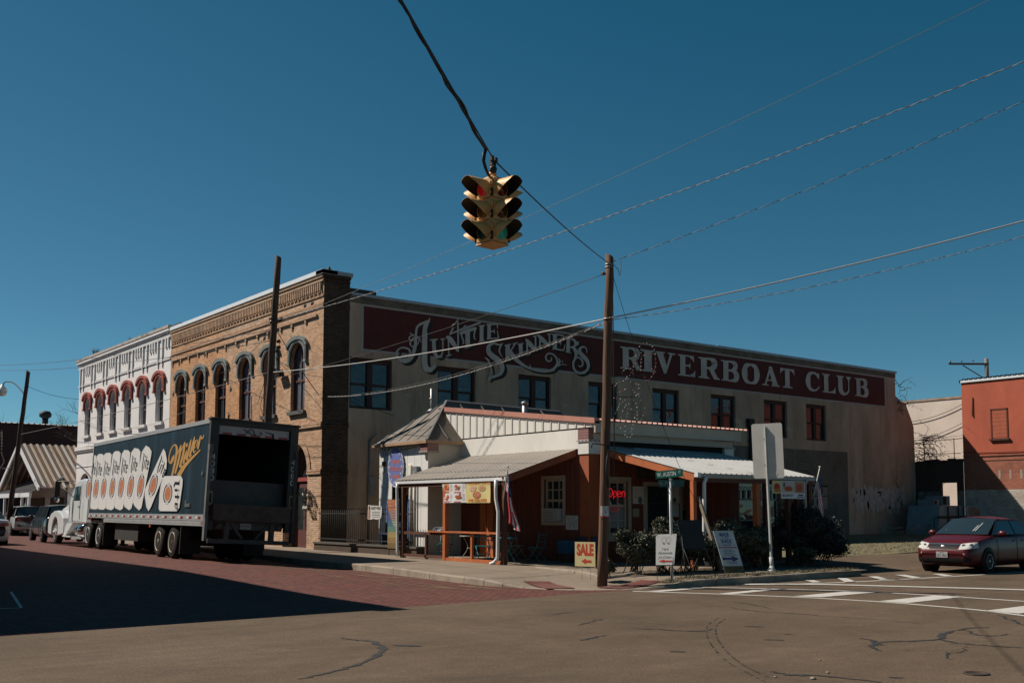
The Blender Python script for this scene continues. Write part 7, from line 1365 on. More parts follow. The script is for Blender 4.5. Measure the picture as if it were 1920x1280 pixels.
# ================================================================== cars: local x forward, y left, z up
carglass = glass_mat('car_glass', (0.018,0.028,0.034), .04, .05)
carchrome = mat('car_chrome', (0.5,0.5,0.5), rough=.15, metal=1, var=.05)
plastic = mat('black_plastic', (0.009,0.009,0.009), rough=.6, var=.15, spec=.2)
alloy = mat('alloy_rim', (0.42,0.42,0.42), rough=.3, metal=.7, var=.1)
lampclear = mat('headlamp_clear', (0.58,0.57,0.54), rough=.12, var=.12, scale=14)
lampred = mat('taillamp_red', (0.28,0.018,0.018), rough=.15, var=.15, scale=12)
def car(name, label, loc, rz, paint, L=4.5, W=1.74, H=1.47, hoodz=.93, deckz=.98, belt=.96, wf=None, suv=False, plate=None, front_detail=True, spokes=5, zrot=0):
    t = thing(name, label, 'car', loc, rz)
    h = L/2; w = W/2; ax_f, ax_r = (h-.88, -h+.95); wr = .31 if not suv else .36; zb = .20 if not suv else .27
    def B(mb, n, m, p=None, bevel=0): return mb.build(n, m, p or t, bevel, world=False)
    # lower body: sections along the length
    S = [(-h, zb+.22, deckz-.22, w*.74), (-h+.05, zb+.06, deckz-.05, w*.86), (-h+.18, zb, deckz, w*.94), (-h+.55, zb-.02, deckz+.02, w*.985), (-h+1.1, zb-.02, belt+.02, w), (-.4, zb-.02, belt, w), (h-1.75, zb-.02, belt-.01, w), (h-1.30, zb-.02, hoodz+.02, w*.99), (h-.85, zb-.01, hoodz-.05, w*.98), (h-.42, zb, hoodz-.13, w*.94), (h-.20, zb+.02, hoodz-.22, w*.88), (h-.05, zb+.05, hoodz-.33, w*.78), (h, zb+.16, hoodz-.42, w*.66)]
    if suv: S[0] = (-h, zb+.22, belt-.05, w*.80); S[1] = (-h+.05, zb+.08, belt+.02, w*.90); S[2] = (-h+.18, zb, belt+.04, w*.95); S[3] = (-h+.55, zb, belt+.03, w*.985)
    S = spline(S, 4)
    sec = lambda b_, tp, ww: [(0,b_),(ww*.80,b_),(ww*.95,b_+.05),(ww*.985,b_+.16),(ww*1.0,b_+(tp-b_)*.45),(ww*.985,b_+(tp-b_)*.72),(ww*.965,tp-.075),(ww*.93,tp-.025),(ww*.86,tp),(ww*.5,tp+.025),(0,tp+.035)]
    mb = MB(); n = len(sec(0,1,1)); full = 2*n-2
    for x, b_, tp, ww in S:
        q = sec(b_, tp, ww); ring = q + [(-y, z) for y, z in q[-2:0:-1]]
        for y, z in ring: mb.v.append((x, y, z))
    for i in range(len(S)-1):
        for j in range(full):
            j2 = (j+1) % full; mb.f.append((i*full+j, i*full+j2, (i+1)*full+j2, (i+1)*full+j)); mb.m.append(0); mb.sm.append(True)
    mb.f.append(tuple(range(full))); mb.m.append(0); mb.sm.append(True); mb.f.append(tuple((len(S)-1)*full+j for j in range(full))); mb.m.append(0); mb.sm.append(True)
    body = B(mb, 'body', paint)
    tree = BVHTree.FromPolygons([Vector(v) for v in mb.v], mb.f)
    def on(x, y, z, dx, dy, off=.008):
        d = Vector((dx, dy, 0)).normalized(); hit, nn, _, _ = tree.ray_cast(Vector((x, y, z))-d*3, d)
        if hit is None: hit, nn = Vector((x, y, z)), -d
        return hit - d*off
    # cabin: windscreen foot, roof front, roof rear, rear glass foot
    if suv: gx = (h-1.30, h-1.95, -h+.62, -h+.16); 
    else: gx = wf or (h-1.12, h-1.92, -h+1.25, -h+.62)
    zf, zr = hoodz+.035, (deckz+.03 if not suv else belt+.03); yb, yt = w*.90, w*.70; zt = H
    P = lambda x, y, z: Vector((x, y, z))
    A0, A1 = P(gx[0],yb*.94,zf), P(gx[1],yt*.97,zt-.045); R1, R0_ = P(gx[2],yt*.95,zt-.06), P(gx[3],yb*.90,zr)
    # roof shell, curved
    mb = MB()
    def roofp(u, v):
        x = gx[1]+.02+(gx[2]-gx[1]-.04)*u; y = (yt*1.03)*(1-2*v); return (x, y, zt-.045-.015*u+.05*(1-(2*v-1)**2)+.035*math.sin(math.pi*u)-.02*abs(2*v-1)**4)
    mb.grid(10, 10, roofp); B(mb, 'roof', paint, body)
    def lerp(a, b_, s): return a+(b_-a)*s
    mid_x = (gx[1]+gx[2])/2-.06
    def sidept(x, s, sg):     # s: 0 at the belt, 1 at the roof
        # follows the slanted pillars
        zb_ = belt+.015; y = (yb+.035)*(1-s)+(yt+.02)*s; return P(x, sg*y, zb_+(zt-.05-zb_)*s)
    def xedge(front, s): return lerp(gx[0]-.06, gx[1], s) if front else lerp(gx[3]+.03, gx[2], s)
    for sg in (1,-1):
        nm = []
        for a, b_ in (('f','m'),('m','r')):
            xa = lambda s: (xedge(True, s)-.10) if a == 'f' else mid_x-.04
            xb = lambda s: (mid_x+.04) if b_ == 'm' else (xedge(False, s)+.12)
            mb = MB(); mb.grid(1, 6, lambda u, v: sidept(lerp(xa(.03+.88*v), xb(.03+.88*v), u), .03+.88*v, sg)); B(mb, 'side_window', carglass, body)
        mb = MB()
        pil = [(lambda s: xedge(True,s)+.03, lambda s: xedge(True,s)-.12), (lambda s: mid_x+.05, lambda s: mid_x-.05), (lambda s: xedge(False,s)+.14, lambda s: xedge(False,s)-.03)]
        for k, (fa, fb) in enumerate(pil): mb.grid(1, 8, lambda u, v: sidept(lerp(fa(v), fb(v), u), v, sg)+P(0,-sg*.004,0), mi=0 if k != 1 else 1)
        mb.tube([sidept(lerp(xedge(True,1), xedge(False,1), k/8), .98, sg) for k in range(9)], .025, 6)
        mb.tube([sidept(lerp(xedge(True,0), xedge(False,0), k/8), .0, sg)+P(0,sg*.004,.0) for k in range(9)], .012, 5, mi=1)
        B(mb, 'pillars', [paint, plastic], body)
    mb = MB(); mb.grid(8, 4, lambda u, v: P(lerp(gx[0], gx[1], v)+.10*(1-(2*u-1)**2)*(1-v*.6), lerp(yb*.93, yt*.99, v)*(2*u-1), lerp(zf, zt-.045, v)+.035*v*(1-(2*u-1)**2))); B(mb, 'windshield', carglass, body)
    mb = MB(); mb.grid(8, 4, lambda u, v: P(lerp(gx[3], gx[2], v)-.07*(1-(2*u-1)**2)*(1-v*.6), lerp(yb*.90, yt*.96, v)*(2*u-1), lerp(zr, zt-.06, v)+.03*v*(1-(2*u-1)**2))); B(mb, 'rear_window', carglass, body)
    # wheels in dark wells
    for x in (ax_f, ax_r):
        for sg in (1,-1):
            mb = MB(); yo = sg*(w+.004); mb.lathe([(.0,-.22),(wr+.055,-.22),(wr+.055,-.012),(wr+.035,.0),(0,.0)], (x,yo-sg*.012,wr+.015), (0,sg,0), 26)
            wl_ = B(mb, 'wheel_well', plastic)
            mb = MB(); mb.lathe([(wr*.62,-.16),(wr*.9,-.17),(wr,-.14),(wr,-.03),(wr*.9,.0),(wr*.64,.004),(wr*.62,-.02)], (x,sg*(w-.0),wr), (0,sg,0), 30); wh = B(mb, 'wheel', tyre)
            mb = MB(); mb.lathe([(wr*.64,.0),(wr*.62,.008),(wr*.56,-.005),(wr*.54,-.05),(.0,-.05)], (x,sg*(w-.0),wr), (0,sg,0), 26)
            mb.m = [1 if k >= 26*3 else 0 for k in range(len(mb.m))]
            for k in range(spokes):
                a = 2*math.pi*k/spokes+.3; da = .30 if spokes <= 5 else .2
                q = [(wr*.12*math.cos(a-da*2.2), wr*.12*math.sin(a-da*2.2)), (wr*.58*math.cos(a-da*.62), wr*.58*math.sin(a-da*.62)), (wr*.58*math.cos(a+da*.62), wr*.58*math.sin(a+da*.62)), (wr*.12*math.cos(a+da*2.2), wr*.12*math.sin(a+da*2.2))]
                mb.prism(q, lambda u, v, d: (x+u, sg*(w+d), wr+v), -.03, -.002, 0)
            mb.lathe([(0,.004),(wr*.16,.0),(wr*.17,-.03)], (x,sg*(w-.0),wr), (0,sg,0), 14)
            B(mb, 'rim', [alloy, plastic], wh)
    # lamps
    zl = min(hoodz-.26, .70)
    for sg in (1,-1):
        mb = MB(); mb.grid(12, 5, lambda u, v: on(h-.35*u, sg*w*(.50+.47*u), zl-.075+.05*u+(.15+.02*u)*v*(1-.10*u), -1, -sg*1.1*u)); hl_ = B(mb, 'headlight', lampclear, body)
        for uu, rr_ in ((.25,.050),(.62,.055)):
            mb = MB(); c0 = on(h-.35*uu, sg*w*(.50+.47*uu), zl+.02+.02*uu, -1, -sg*1.1*uu, .012); nd = Vector((1, sg*1.1*uu, 0)).normalized(); mb.lathe([(rr_,-.004),(rr_*.9,.002),(rr_*.5,.004),(0,.005)], c0, nd, 14); B(mb, 'lamp_bowl', mat('lamp_bowl', (0.24,0.24,0.24), rough=.1, metal=.6), hl_)
        mb = MB()
        if suv: mb.grid(5, 5, lambda u, v: on(-h+.02, sg*w*(.70+.25*u), belt-.26+.22*v, 1, -sg*.8*u))
        else: mb.grid(6, 3, lambda u, v: on(-h+.02, sg*w*(.50+.44*u), deckz-.27+.03*u+.14*v, 1, -sg*.9*u))
        B(mb, 'taillight', lampred, body)
        mb = MB(); c = P(gx[0]-.36, sg*(w+.10), belt+.06); mb.lathe([(0,-.06),(.06,-.055),(.085,-.02),(.09,.03),(.06,.06),(0,.065)], c, (1,0,0), 12); mb.v = [(x, c.y+(y-c.y)*1.25, c.z+(z-c.z)*.85) for x, y, z in mb.v]; mb.beam((c.x,sg*(w-.02),belt+.02), (c.x,sg*(w+.08),belt+.05), .06,.03); B(mb, 'mirror', paint)
        for x in (mid_x+.14, -h+1.42): mb = MB(); mb.box(x-.09,x+.09,sg*w*.985-.012,sg*w*.985+.022,belt-.16,belt-.13); B(mb, 'handle', paint, body)
        for x in (gx[0]-.30, mid_x, -h+1.15):
            mb = MB(); mb.tube([(x,sg*w*.969,belt-.06),(x,sg*w*1.004,belt-.30),(x,sg*w*1.004,zb+.3),(x-.0,sg*w*.99,zb+.12)], .005, 4); B(mb, 'door_seam', plastic, body)
    if front_detail:
        G = lambda y0, y1, z0, z1, off=.007, tp=0: (lambda u, v: on(h, lerp(lerp(y0, y1, u), lerp(y0, y1, u)*(1-tp), 1-v), lerp(z0, z1, v), -1, 0, off))
        mb = MB(); mb.grid(14, 4, G(-w*.47, w*.47, zl-.06, zl+.055, .007, .10)); gr = B(mb, 'grille', plastic, body)
        mb = MB(); mb.grid(14, 2, G(-w*.48, w*.48, zl+.055, zl+.085, .014)); B(mb, 'grille_bar', mat('blue_chrome', (0.16,0.20,0.24), rough=.2, metal=.7), gr)
        c0 = on(h, 0, zl, -1, 0, .012); mb = MB(); mb.lathe([(0,.004),(.05,.003),(.055,-.004)], c0, (1,0,0), 16); mb.v = [(x, y*1.25, zl+(z-zl)*.7) for x, y, z in mb.v]; B(mb, 'emblem', alloy, gr)
        mb = MB(); mb.grid(14, 5, G(-w*.56, w*.56, zb+.045, zb+.21, .007, -.10)); B(mb, 'lower_grille', plastic, body)
        for sg in (1,-1): mb = MB(); mb.grid(6, 4, lambda u, v: on(h-.1, sg*w*(.62+.22*u), zb+.10+.11*v, -1, -sg*.5*u)); B(mb, 'fog_lamp', plastic, body)
        mb = MB(); mb.tube([on(h-.05, w*.94*(2*u-1), zb+.26, -1, -1.2*(2*u-1)**3, .001) for u in [k/20 for k in range(21)]], .005, 4); B(mb, 'bumper_seam', plastic, body)
        for sg in (1,-1):
            q = []
            for k in range(9):
                x = lerp(h-.34, gx[0]+.04, k/8); hit = tree.ray_cast(Vector((x, sg*w*lerp(.66,.84,k/8), 3)), Vector((0,0,-1)))[0]
                if hit: q.append(hit+Vector((0,0,.001)))
            if len(q) > 2: mb = MB(); mb.tube(q, .006, 4); B(mb, 'bonnet_seam', plastic, body)
    if plate:
        mb = MB(); fr_ = plate[1]; x0_ = on(h,0,zb+.29,-1,0,0).x+.012
        pf = (lambda u, v, d: (x0_+d, u, v)) if fr_ else (lambda u, v, d: (-h-.015-d, -u, v))
        zc = zb+.29 if fr_ else deckz-.30
        fbox(mb, pf, -.155, .155, zc-.078, zc+.078, 0, .012); p_ = B(mb, 'number_plate', mat('car_plate', (0.36,0.36,0.36), var=.1)); mb = MB(); text(mb, plate[0], pf, -.135, zc-.06, .27, .075, .0135); text(mb, 'TEXAS', pf, -.06, zc+.035, .12, .03, .0135); B(mb, 'plate_lettering', plastic, p_)
    mb = MB(); mb.box(-h+.35,h-.55,-w*.80,w*.80,zb-.04,zb+.05); B(mb, 'underbody', plastic)
    return t
redpaint = mat('dark_red_car_paint', (0.085,0.006,0.009), rough=.38, var=.06, coat=.2, spec=.3)
red = car('parked_car', 'dark red sedan with headlights facing left at the right edge of the photo', (10.30,-19.62,.006), R(184), redpaint, L=4.5, W=1.74, H=1.46, hoodz=.98, deckz=1.0, belt=.98, plate=('LRC 4063', True))
mb = MB()
for y in (.30,.36): mb.beam((1.06,y,1.10), (.40,y+.02,1.40), .018,.01)
mb.build('windshield_stripes', mat('pale_strip', (0.5,0.5,0.48)), red, world=False)
mb = MB(); mb.box(.92,.96,-.5,-.38,1.08,1.13); mb.build('dash_paper', paper, red, world=False)
mb = MB()
for y in (.36,-.36):
    mb.cbox((-.25,y,1.0), .16,.42,.55, M=Matrix.Rotation(R(-12),3,'Y')); mb.cbox((-.33,y,1.27), .10,.22,.14)
mb.build('seats', plastic, red, world=False)
car('parked_car', 'pale car only its front corner showing behind the dark red sedan', (19.2,-19.0,.01), R(182), mat('pale_car_paint', (0.30,0.31,0.32), rough=.3, coat=.5), front_detail=True)
zc = .17
car('parked_car', 'dark blue grey suv parked ahead of the white truck', (-4.45,18.6,zc), R(86), mat('slate_car_paint', (0.022,0.028,0.034), rough=.28, var=.08, coat=.6), L=4.7, W=1.84, H=1.68, hoodz=1.05, belt=1.08, suv=True, front_detail=False)
car('parked_car', 'silver suv with wide dark rear window beyond the dark suv on the left', (-2.05,36.0,.12), R(88), mat('silver_car_paint', (0.46,0.46,0.47), rough=.28, var=.06, coat=.7), L=4.65, W=1.88, H=1.72, hoodz=1.05, belt=1.08, suv=True, front_detail=False)
car('parked_car', 'white sedan cut off at the left edge of the photo', (-8.72,14.4,.13), R(89), mat('white_car_paint', (0.58,0.59,0.60), rough=.28, var=.05, coat=.7), L=4.7, W=1.80, H=1.48, hoodz=.98, deckz=1.08, belt=1.0, front_detail=False)
# ================================================================== utility poles, wires, traffic signal
wood = mat('pole_wood', (0.165, 0.085, 0.048), rough=.9, col2=(0.075,0.042,0.028), scale=1.0, stretch=(14,14,.7), bump=.7, bscale=3, mask=(.35,.7))
wooddark = mat('dark_pole_wood', (0.055, 0.040, 0.032), rough=.9, col2=(0.022,0.018,0.016), scale=1.0, stretch=(12,12,.7), bump=.6, bscale=3, mask=(.35,.7))
wire_dark = mat('wire_dark', (0.015,0.015,0.016), rough=.6); wire_pale = mat('wire_pale', (0.46,0.45,0.43), rough=.5, var=.2, scale=12); wire_grey = mat('wire_grey', (0.16,0.15,0.14), rough=.5)
galv = mat('galvanised', (0,0,0))
def pole(name, label, base, top, r0, r1, m, n=14):
    t = thing(name, label, 'utility pole', base, 0, 'utility poles')
    b0, b1 = Vector(base), Vector(top); mb = MB(); r9 = random.Random(int(b0.x*10))
    pts = [b0+(b1-b0)*k/12+Vector((r9.gauss(0,.008), r9.gauss(0,.008), 0))*(0 < k < 12) for k in range(13)]
    mb.tube(pts, [r0+(r1-r0)*k/12 for k in range(13)], n); k = len(mb.v)
    for j in range(k-n, k): x, y, z = mb.v[j]; mb.v[j] = (x, y, z+.045*math.sin(j*.45))       # sawn top
    mb.build('shaft', m, t); return t
P1B, P1T = (-2.62,-18.05,0.0), (-2.35,-18.05,7.28)
p1 = pole('utility_pole', 'brown wooden utility pole with white notice standing on the pavement corner ramp', P1B, P1T, .112, .090, wood)
def on1(z): return Vector(P1B)+(Vector(P1T)-Vector(P1B))*z/7.28
mb = MB()
for z in (7.08, 7.02): mb.lathe([(.094,0),(.098,0),(.098,.025),(.094,.025)], on1(z), n=16)
mb.lathe([(.100,0),(.105,0),(.105,.03),(.100,.03)], on1(5.85), n=16); mb.build('band', galv, p1)
mb = MB(); c = on1(7.0); mb.tube([c+Vector((.09,0,.0)), c+Vector((.11,0,-1.0)), c+Vector((.12,0,-2.9)), c+Vector((.125,0,-4.6))], .012, 5); mb.tube([c+Vector((.1,-.02,.12)), c+Vector((.24,-.03,.02)), c+Vector((.30,-.03,-.12)), c+Vector((.33,-.03,-.02)), c+Vector((.34,-.02,.22))], .007, 5); mb.build('drop_wire', wire_dark, p1)
mb = MB(); mb.lathe([(0,0),(.03,.01),(.03,.06),(.045,.06),(.045,.09),(.03,.09),(0,.1)], on1(6.86)+Vector((-.12,-.02,0)), (-1,.2,.1), 8); mb.lathe([(0,0),(.03,.01),(.03,.06),(0,.08)], on1(5.86)+Vector((-.05,-.1,0)), (-.3,-1,0), 8); mb.build('insulator', mat('brown_glaze', (0.10,0.05,0.035), rough=.3), p1)
mb = MB(); c = on1(3.05); mb.tube([c+Vector((-.52,-.12,-.06)),c+Vector((-.50,-.12,.02)),c+Vector((-.4,-.12,.03)),c+Vector((.0,-.12,.0)),c+Vector((.75,-.12,-.03))], .014, 6); mb.tube([c+Vector((-.02,-.12,0)), c+Vector((-.09,-.12,-.5)), c+Vector((-.02,-.12,-.9))], .018, 6); mb.tube([c+Vector((.02,-.12,-.28)), c+Vector((.22,-.16,-.14))], .008, 5); mb.build('bracket', ink, p1)
c = on1(1.51)
mb = MB(); mb.grid(8, 1, lambda u, v: (c.x+.116*math.cos(R(190+104*u)), c.y+.116*math.sin(R(190+104*u)), 1.52+.22*v)); nt_ = mb.build('notice', paper, p1)
mb = MB(); r9 = random.Random(2)
for k in range(14):
    a0 = R(200+82*r9.random()); z = 1.56+.14*r9.random(); mb.grid(2, 1, lambda u, v: (c.x+.119*math.cos(a0+.12*u), c.y+.119*math.sin(a0+.12*u), z+.016*v))
mb.build('notice_print', ink, nt_)
mb = MB(); mb.grid(20, 1, lambda u, v: (c.x+.117*math.cos(R(180+180*u)), c.y+.117*math.sin(R(180+180*u)), 1.495+.03*v+.006*math.sin(9*u))); mb.build('red_ribbon', mat('red_ribbon', (0.45,0.03,0.04)), p1)
P2B, P2T = (-2.4,-.10,.2), (-2.4,-1.13,10.55)
def on2(z): return Vector(P2B)+(Vector(P2T)-Vector(P2B))*(z-.2)/10.35
p2 = pole('utility_pole', 'tall weathered utility pole leaning before the brick front, behind the trailer', P2B, P2T, .15, .11, mat('weathered_pole', (0.12,0.068,0.045), rough=.9, col2=(0.05,0.035,0.028), scale=1.0, stretch=(12,12,.7), bump=.6, bscale=3, mask=(.35,.7)))
for z, a in ((8.35,.2), (8.2,2.6), (7.55,.8), (7.35,.6), (7.2,.9), (6.5,0.0)): q = on2(z); mb = MB(); mb.lathe([(0,0),(.05,.01),(.05,.07),(.07,.07),(.07,.12),(.04,.14),(0,.15)], q+Vector((.12*math.cos(a),-.12,0)), (math.cos(a),-.6,.1), 8); mb.build('insulator', mat('brown_glaze', (0,0,0)), p2)
mb = MB(); mb.box(-2.62,-2.18,-1.02,-.92,8.28,8.36); mb.tube([on2(7.3)+Vector((.1,-.1,0)), on2(7.0)+Vector((.22,-.12,0)), on2(6.9)+Vector((.12,-.1,0))], .02, 5); mb.build('bracket', wooddark, p2)
pL = pole('utility_pole', 'dark leaning utility pole carrying a street lamp at the far left', (-3.0,35.6,.15), (-3.0,31.8,9.87), .17, .11, wooddark)
def onL(z): return Vector((-3.0,35.6-3.8*(z-.15)/9.72,z))
lamp = thing('street_lamp', 'round white street lamp on a curved arm fixed to the far left pole', 'street lamp', onL(8.44))
mb = MB(); mb.tube([q[:3] for q in spline([tuple(onL(8.44)), (-3.0,33.6,8.95), (-3.0,35.6,9.55), (-3.0,37.6,9.80), (-3.0,38.35,9.72)], 5)], .035, 7); mb.build('arm', wooddark, lamp)
mb = MB(); mb.lathe([(0,.42),(.10,.42),(.12,.30),(.22,.22),(.30,.0),(.30,-.05)], (-3.0,38.5,9.30), n=16); hl = mb.build('lamp_head', mat('white_vent', (0,0,0)), lamp); mb = MB(); mb.lathe([(.28,0),(.26,-.16),(.15,-.28),(0,-.32)], (-3.0,38.5,9.26), n=16); mb.build('lamp_globe', mat('milk_glass', (0.52,0.50,0.48), rough=.2), hl)
deco = thing('light_decoration', 'unlit star shaped string light decoration on the far left pole by the dark wall', 'decoration', (-3.0,37.6,5.0)); mb = MB()
ST = [(38.0,5.6),(37.1,6.6),(36.9,5.2),(36.0,4.6),(37.0,4.2),(37.9,3.2),(38.3,4.4),(39.4,4.6),(38.6,5.3),(38.0,5.6)]
mb.tube([(-3.2,y,z) for y, z in ST], .02, 5); mb.tube([(-3.2,36.6,4.2),(-3.05,34.6,4.2)], .02, 5); mb.build('frame', wire_dark, deco); mb = MB()
for (a, b_), (c1, d1) in zip(ST, ST[1:]):
    for k in range(7): mb.lathe([(0,0),(.035,.03),(0,.07)], (-3.24,a+(c1-a)*k/7,b_+(d1-b_)*k/7), n=5)
mb.build('bulbs', mat('bulb_pink', (0.50,0.34,0.32), rough=.3), deco)
pR = pole('utility_pole', 'grey utility pole with wooden crossarm rising behind the red building', (46.5,-1.2,.2), (46.5,-1.2,11.35), .15, .12, mat('grey_pole', (0.20,0.17,0.14), rough=.9, var=.2, stretch=(8,8,.6)))
mb = MB(); mb.beam((46.5,-1.35,11.0), (45.4,.75,11.15), .10,.12); mb.build('crossarm', wooddark, pR); mb = MB(); mb.beam((46.5,-1.3,9.9),(45.8,0.0,11.0),.05,.06); mb.build('arm_brace', wooddark, pR)
for k in range(3): mb = MB(); f = k/2; mb.lathe([(.02,0),(.05,.06),(.03,.14),(0,.16)], (45.45+.6*f,.65-1.2*f,11.2), n=8); mb.build('insulator', mat('brown_glaze', (0,0,0)), pR)
pS = pole('utility_pole', 'tall utility pole across the side street, outside the right edge of the photo', (4.5,-25.4,0), (4.5,-25.4,13.6), .16, .11, wooddark)
P4 = (-21.8,-33.85); p4 = pole('utility_pole', 'utility pole at the near corner behind the camera, outside the photo', (-22.3,-34.1,0), (-22.2,-34.0,8.2), .14, .11, wooddark)

def cat(a, b_, sag, n=26):
    a, b_ = Vector(a), Vector(b_); return [a+(b_-a)*k/n-Vector((0,0,4*sag*(k/n)*(1-k/n))) for k in range(n+1)]
def wire(label, pts, r, m, twist=0, name='overhead_wire', m2=None):
    pts = [Vector(p) for p in pts]; mb = MB()
    if twist:       # two strands wound round one another
        L = [0]
        for a, b_ in zip(pts, pts[1:]): L.append(L[-1]+(b_-a).length)
        N = int(L[-1]/.11); j = 0; fine = []
        for k in range(N+1):
            s = L[-1]*k/N
            while j < len(L)-2 and L[j+1] < s: j += 1
            fine.append(pts[j]+(pts[j+1]-pts[j])*((s-L[j])/(L[j+1]-L[j])))
        for ph, mi in ((0,0), (math.pi,1)):
            q = []
            for k, p in enumerate(fine):
                t = (fine[min(k+1,N)]-fine[max(k-1,0)]).normalized(); x = t.cross(Vector((0,0,1))).normalized(); y = x.cross(t); a = 2*math.pi*k*.11/twist+ph
                q.append(p+(x*math.cos(a)+y*math.sin(a))*r*1.0)
            mb.tube(q, r*.8, 5, mi=mi)
        o = mb.build(name, [m, m2 or m])
    else:
        mb.tube(pts, r, 6); o = mb.build(name, m)
    return tag(o, label, 'wire', 'overhead wires')
SIG = Vector((-11.62,-26.11,5.35))
wire('thin span wire from the hanging traffic signal to the front pole top', cat(SIG+Vector((.03,.02,0)), on1(7.12), .06), .009, wire_dark)
pts = cat((P4[0],P4[1],7.6), SIG+Vector((-.03,-.02,.02)), .10, 60)
wire('steel span wire running from the hanging traffic signal overhead towards the camera', pts, .008, wire_dark)
r10 = random.Random(21); mb = MB(); base = [p+Vector((0,0,-.012)) for p in pts[:-1]]
for s in range(3):
    q = [p+Vector((r10.gauss(0,.008), r10.gauss(0,.008), -.012*(1+math.sin(k*.9+s*2.1))-.018*max(0,math.sin(k*.33+s)) )) for k, p in enumerate(base)]
    q = [Vector(v[:3]) for v in spline([tuple(p) for p in q], 3)]
    if s < 2: e = q[-1]; q += [e+Vector((-.035,-.02,-.06)), e+Vector((-.05,-.03,-.14)), e+Vector((-.01,-.01,-.20)), e+Vector((.08,.06,-.235)), e+Vector((.15,.12,-.24))]
    mb.tube(q, .010 if s else .013, 6)
tag(mb.build('signal_cable', wire_dark), 'thick lumpy black cable drooping from the top of the photo to the traffic signal', 'cable')
wire('white twisted wire from the leaning pole up to the upper right corner', cat(on2(8.29)+Vector((0,-.15,0)), (4.5,-25.4,11.6), .35), .009, wire_pale, .55, m2=wire_grey)
wire('thin white twisted wire from the front pole top up to the right edge', cat(on1(7.14), (4.5,-25.4,10.8), .12), .006, wire_pale, .5, m2=wire_dark)
wire('thick pale cable passing the front pole, from the leaning pole to the right edge', cat(on2(6.47)+Vector((0,-.15,0)), on1(5.88)+Vector((0,-.12,0)), .16)+cat(on1(5.88)+Vector((0,-.12,0)), (4.5,-25.4,8.05), .10)[1:], .016, wire_pale)
wire('thin twisted wire sagging just below the thick pale cable to the right edge', cat(on1(5.86)+Vector((.1,0,0)), (4.5,-25.4,7.75), .22), .006, wire_pale, .45, m2=wire_grey)
wire('hair thin dark wire rising highest across the sky to the top right', cat(on2(8.2)+Vector((.05,-.1,0)), (4.5,-25.4,13.4), .25), .006, wire_grey)
a = on1(6.92); b_ = on2(6.2); pts = cat(a, b_, .12); wire('dark thin wire with a round insulator from the front pole to the leaning pole', pts, .007, wire_dark)
mb = MB(); q = pts[0]+(pts[-1]-pts[0])*.34; t_ = (pts[9]-pts[8]).normalized(); q = pts[9]; mb.lathe([(0,-.09),(.04,-.08),(.06,0),(.04,.08),(0,.09)], q, t_, 10); tag(mb.build('insulator', ink), 'small dark egg shaped insulator hanging midway on a thin wire in the sky', 'insulator')
wire('white service cable sagging from the front pole to the brick corner', cat(on1(5.80)+Vector((-.05,-.08,0)), (.15,-.10,5.84), .42), .012, wire_pale, .35, m2=wire_grey)
wire('thin grey line beside the sagging white service cable', cat(on1(5.82)+Vector((-.05,-.04,0)), (.9,-.06,5.95), .30), .005, wire_grey)
wire('slack thin guy wire from the front pole top down past the right porch', cat(on1(6.95)+Vector((.08,0,0)), (1.95,-16.55,2.0), .35), .006, wire_dark)
for z, s, l in ((11.81,.35,'upper'), (11.5,.40,'lower')): wire(l+' of two dark wires crossing the sky at the far left', cat((-3,46.3,z), on2(8.0 if l == 'upper' else 7.6), s), .012, wire_dark)
wire('drooping wire from the far left pole to the white building edge', cat(onL(9.05), (-.05,31.75,8.4), .18), .012, wire_dark)
wire('long grey wire rising from the far left pole across both building fronts', cat(onL(6.17), on2(6.5), .10), .013, wire_grey)
wire('thin wire hanging in a curve before the white building windows', cat((-.1,31.6,7.2), (-.25,13.0,6.3), .75), .009, wire_grey)
wire('black guy wire from the leaning pole down to the brick corner edge', cat(on2(7.9)+Vector((.1,-.1,0)), (-.06,.15,5.9), .06), .014, wire_dark)
wire('dark wire looping from the leaning pole over the second brick window', cat(on2(7.0), (-.08,4.2,7.9), -.1)+cat((-.08,4.2,7.9),(-.06,5.6,6.0),.0)[1:], .010, wire_dark)
wire('thin wire stretched from the leaning pole to the grey side windows', cat(on2(7.1), (-.05,.05,6.6), .2)+cat((-.05,.05,6.6),(3.1,-.06,5.3),.15)[1:], .008, wire_dark)
wire('short dark wire tied along the brick front left of the leaning pole', cat(on2(8.1), (-.08,9.5,7.7), .25), .008, wire_dark)
wire('black chain like cable hanging from the brick front behind the trailer roof', cat((-.25,5.8,6.35), (-.9,4.2,4.4), .03), .022, ink, .25)
# slim antenna stay standing on the trailer side of the front: thin mast with wires
# ---- traffic signal
sig = thing('traffic_signal', 'yellow four way traffic signal hanging from a wire, red lit left, green lit right', 'traffic signal', (-11.6,-26.08,4.42), R(6))
sig.scale = (.846,.846,.846)
yel = mat('signal_yellow', (0.66,0.35,0.12), rough=.5, var=.15, scale=6, bump=.15, bscale=60); yeldark = mat('signal_inside', (0.018,0.016,0.014), rough=.6)
B_ = lambda mb, n, m, p=sig, bv=0: mb.build(n, m, p, bv, world=False)
mb = MB(); hw = .135
mb.hexa([(-hw,-hw,.02),(hw,-hw,.02),(hw,hw,.02),(-hw,hw,.02)], [(-hw,-hw,.83),(hw,-hw,.83),(hw,hw,.83),(-hw,hw,.83)])
mb.hexa([(-hw,-hw,.83),(hw,-hw,.83),(hw,hw,.83),(-hw,hw,.83)], [(-.05,-.05,.885),(.05,-.05,.885),(.05,.05,.885),(-.05,.05,.885)])
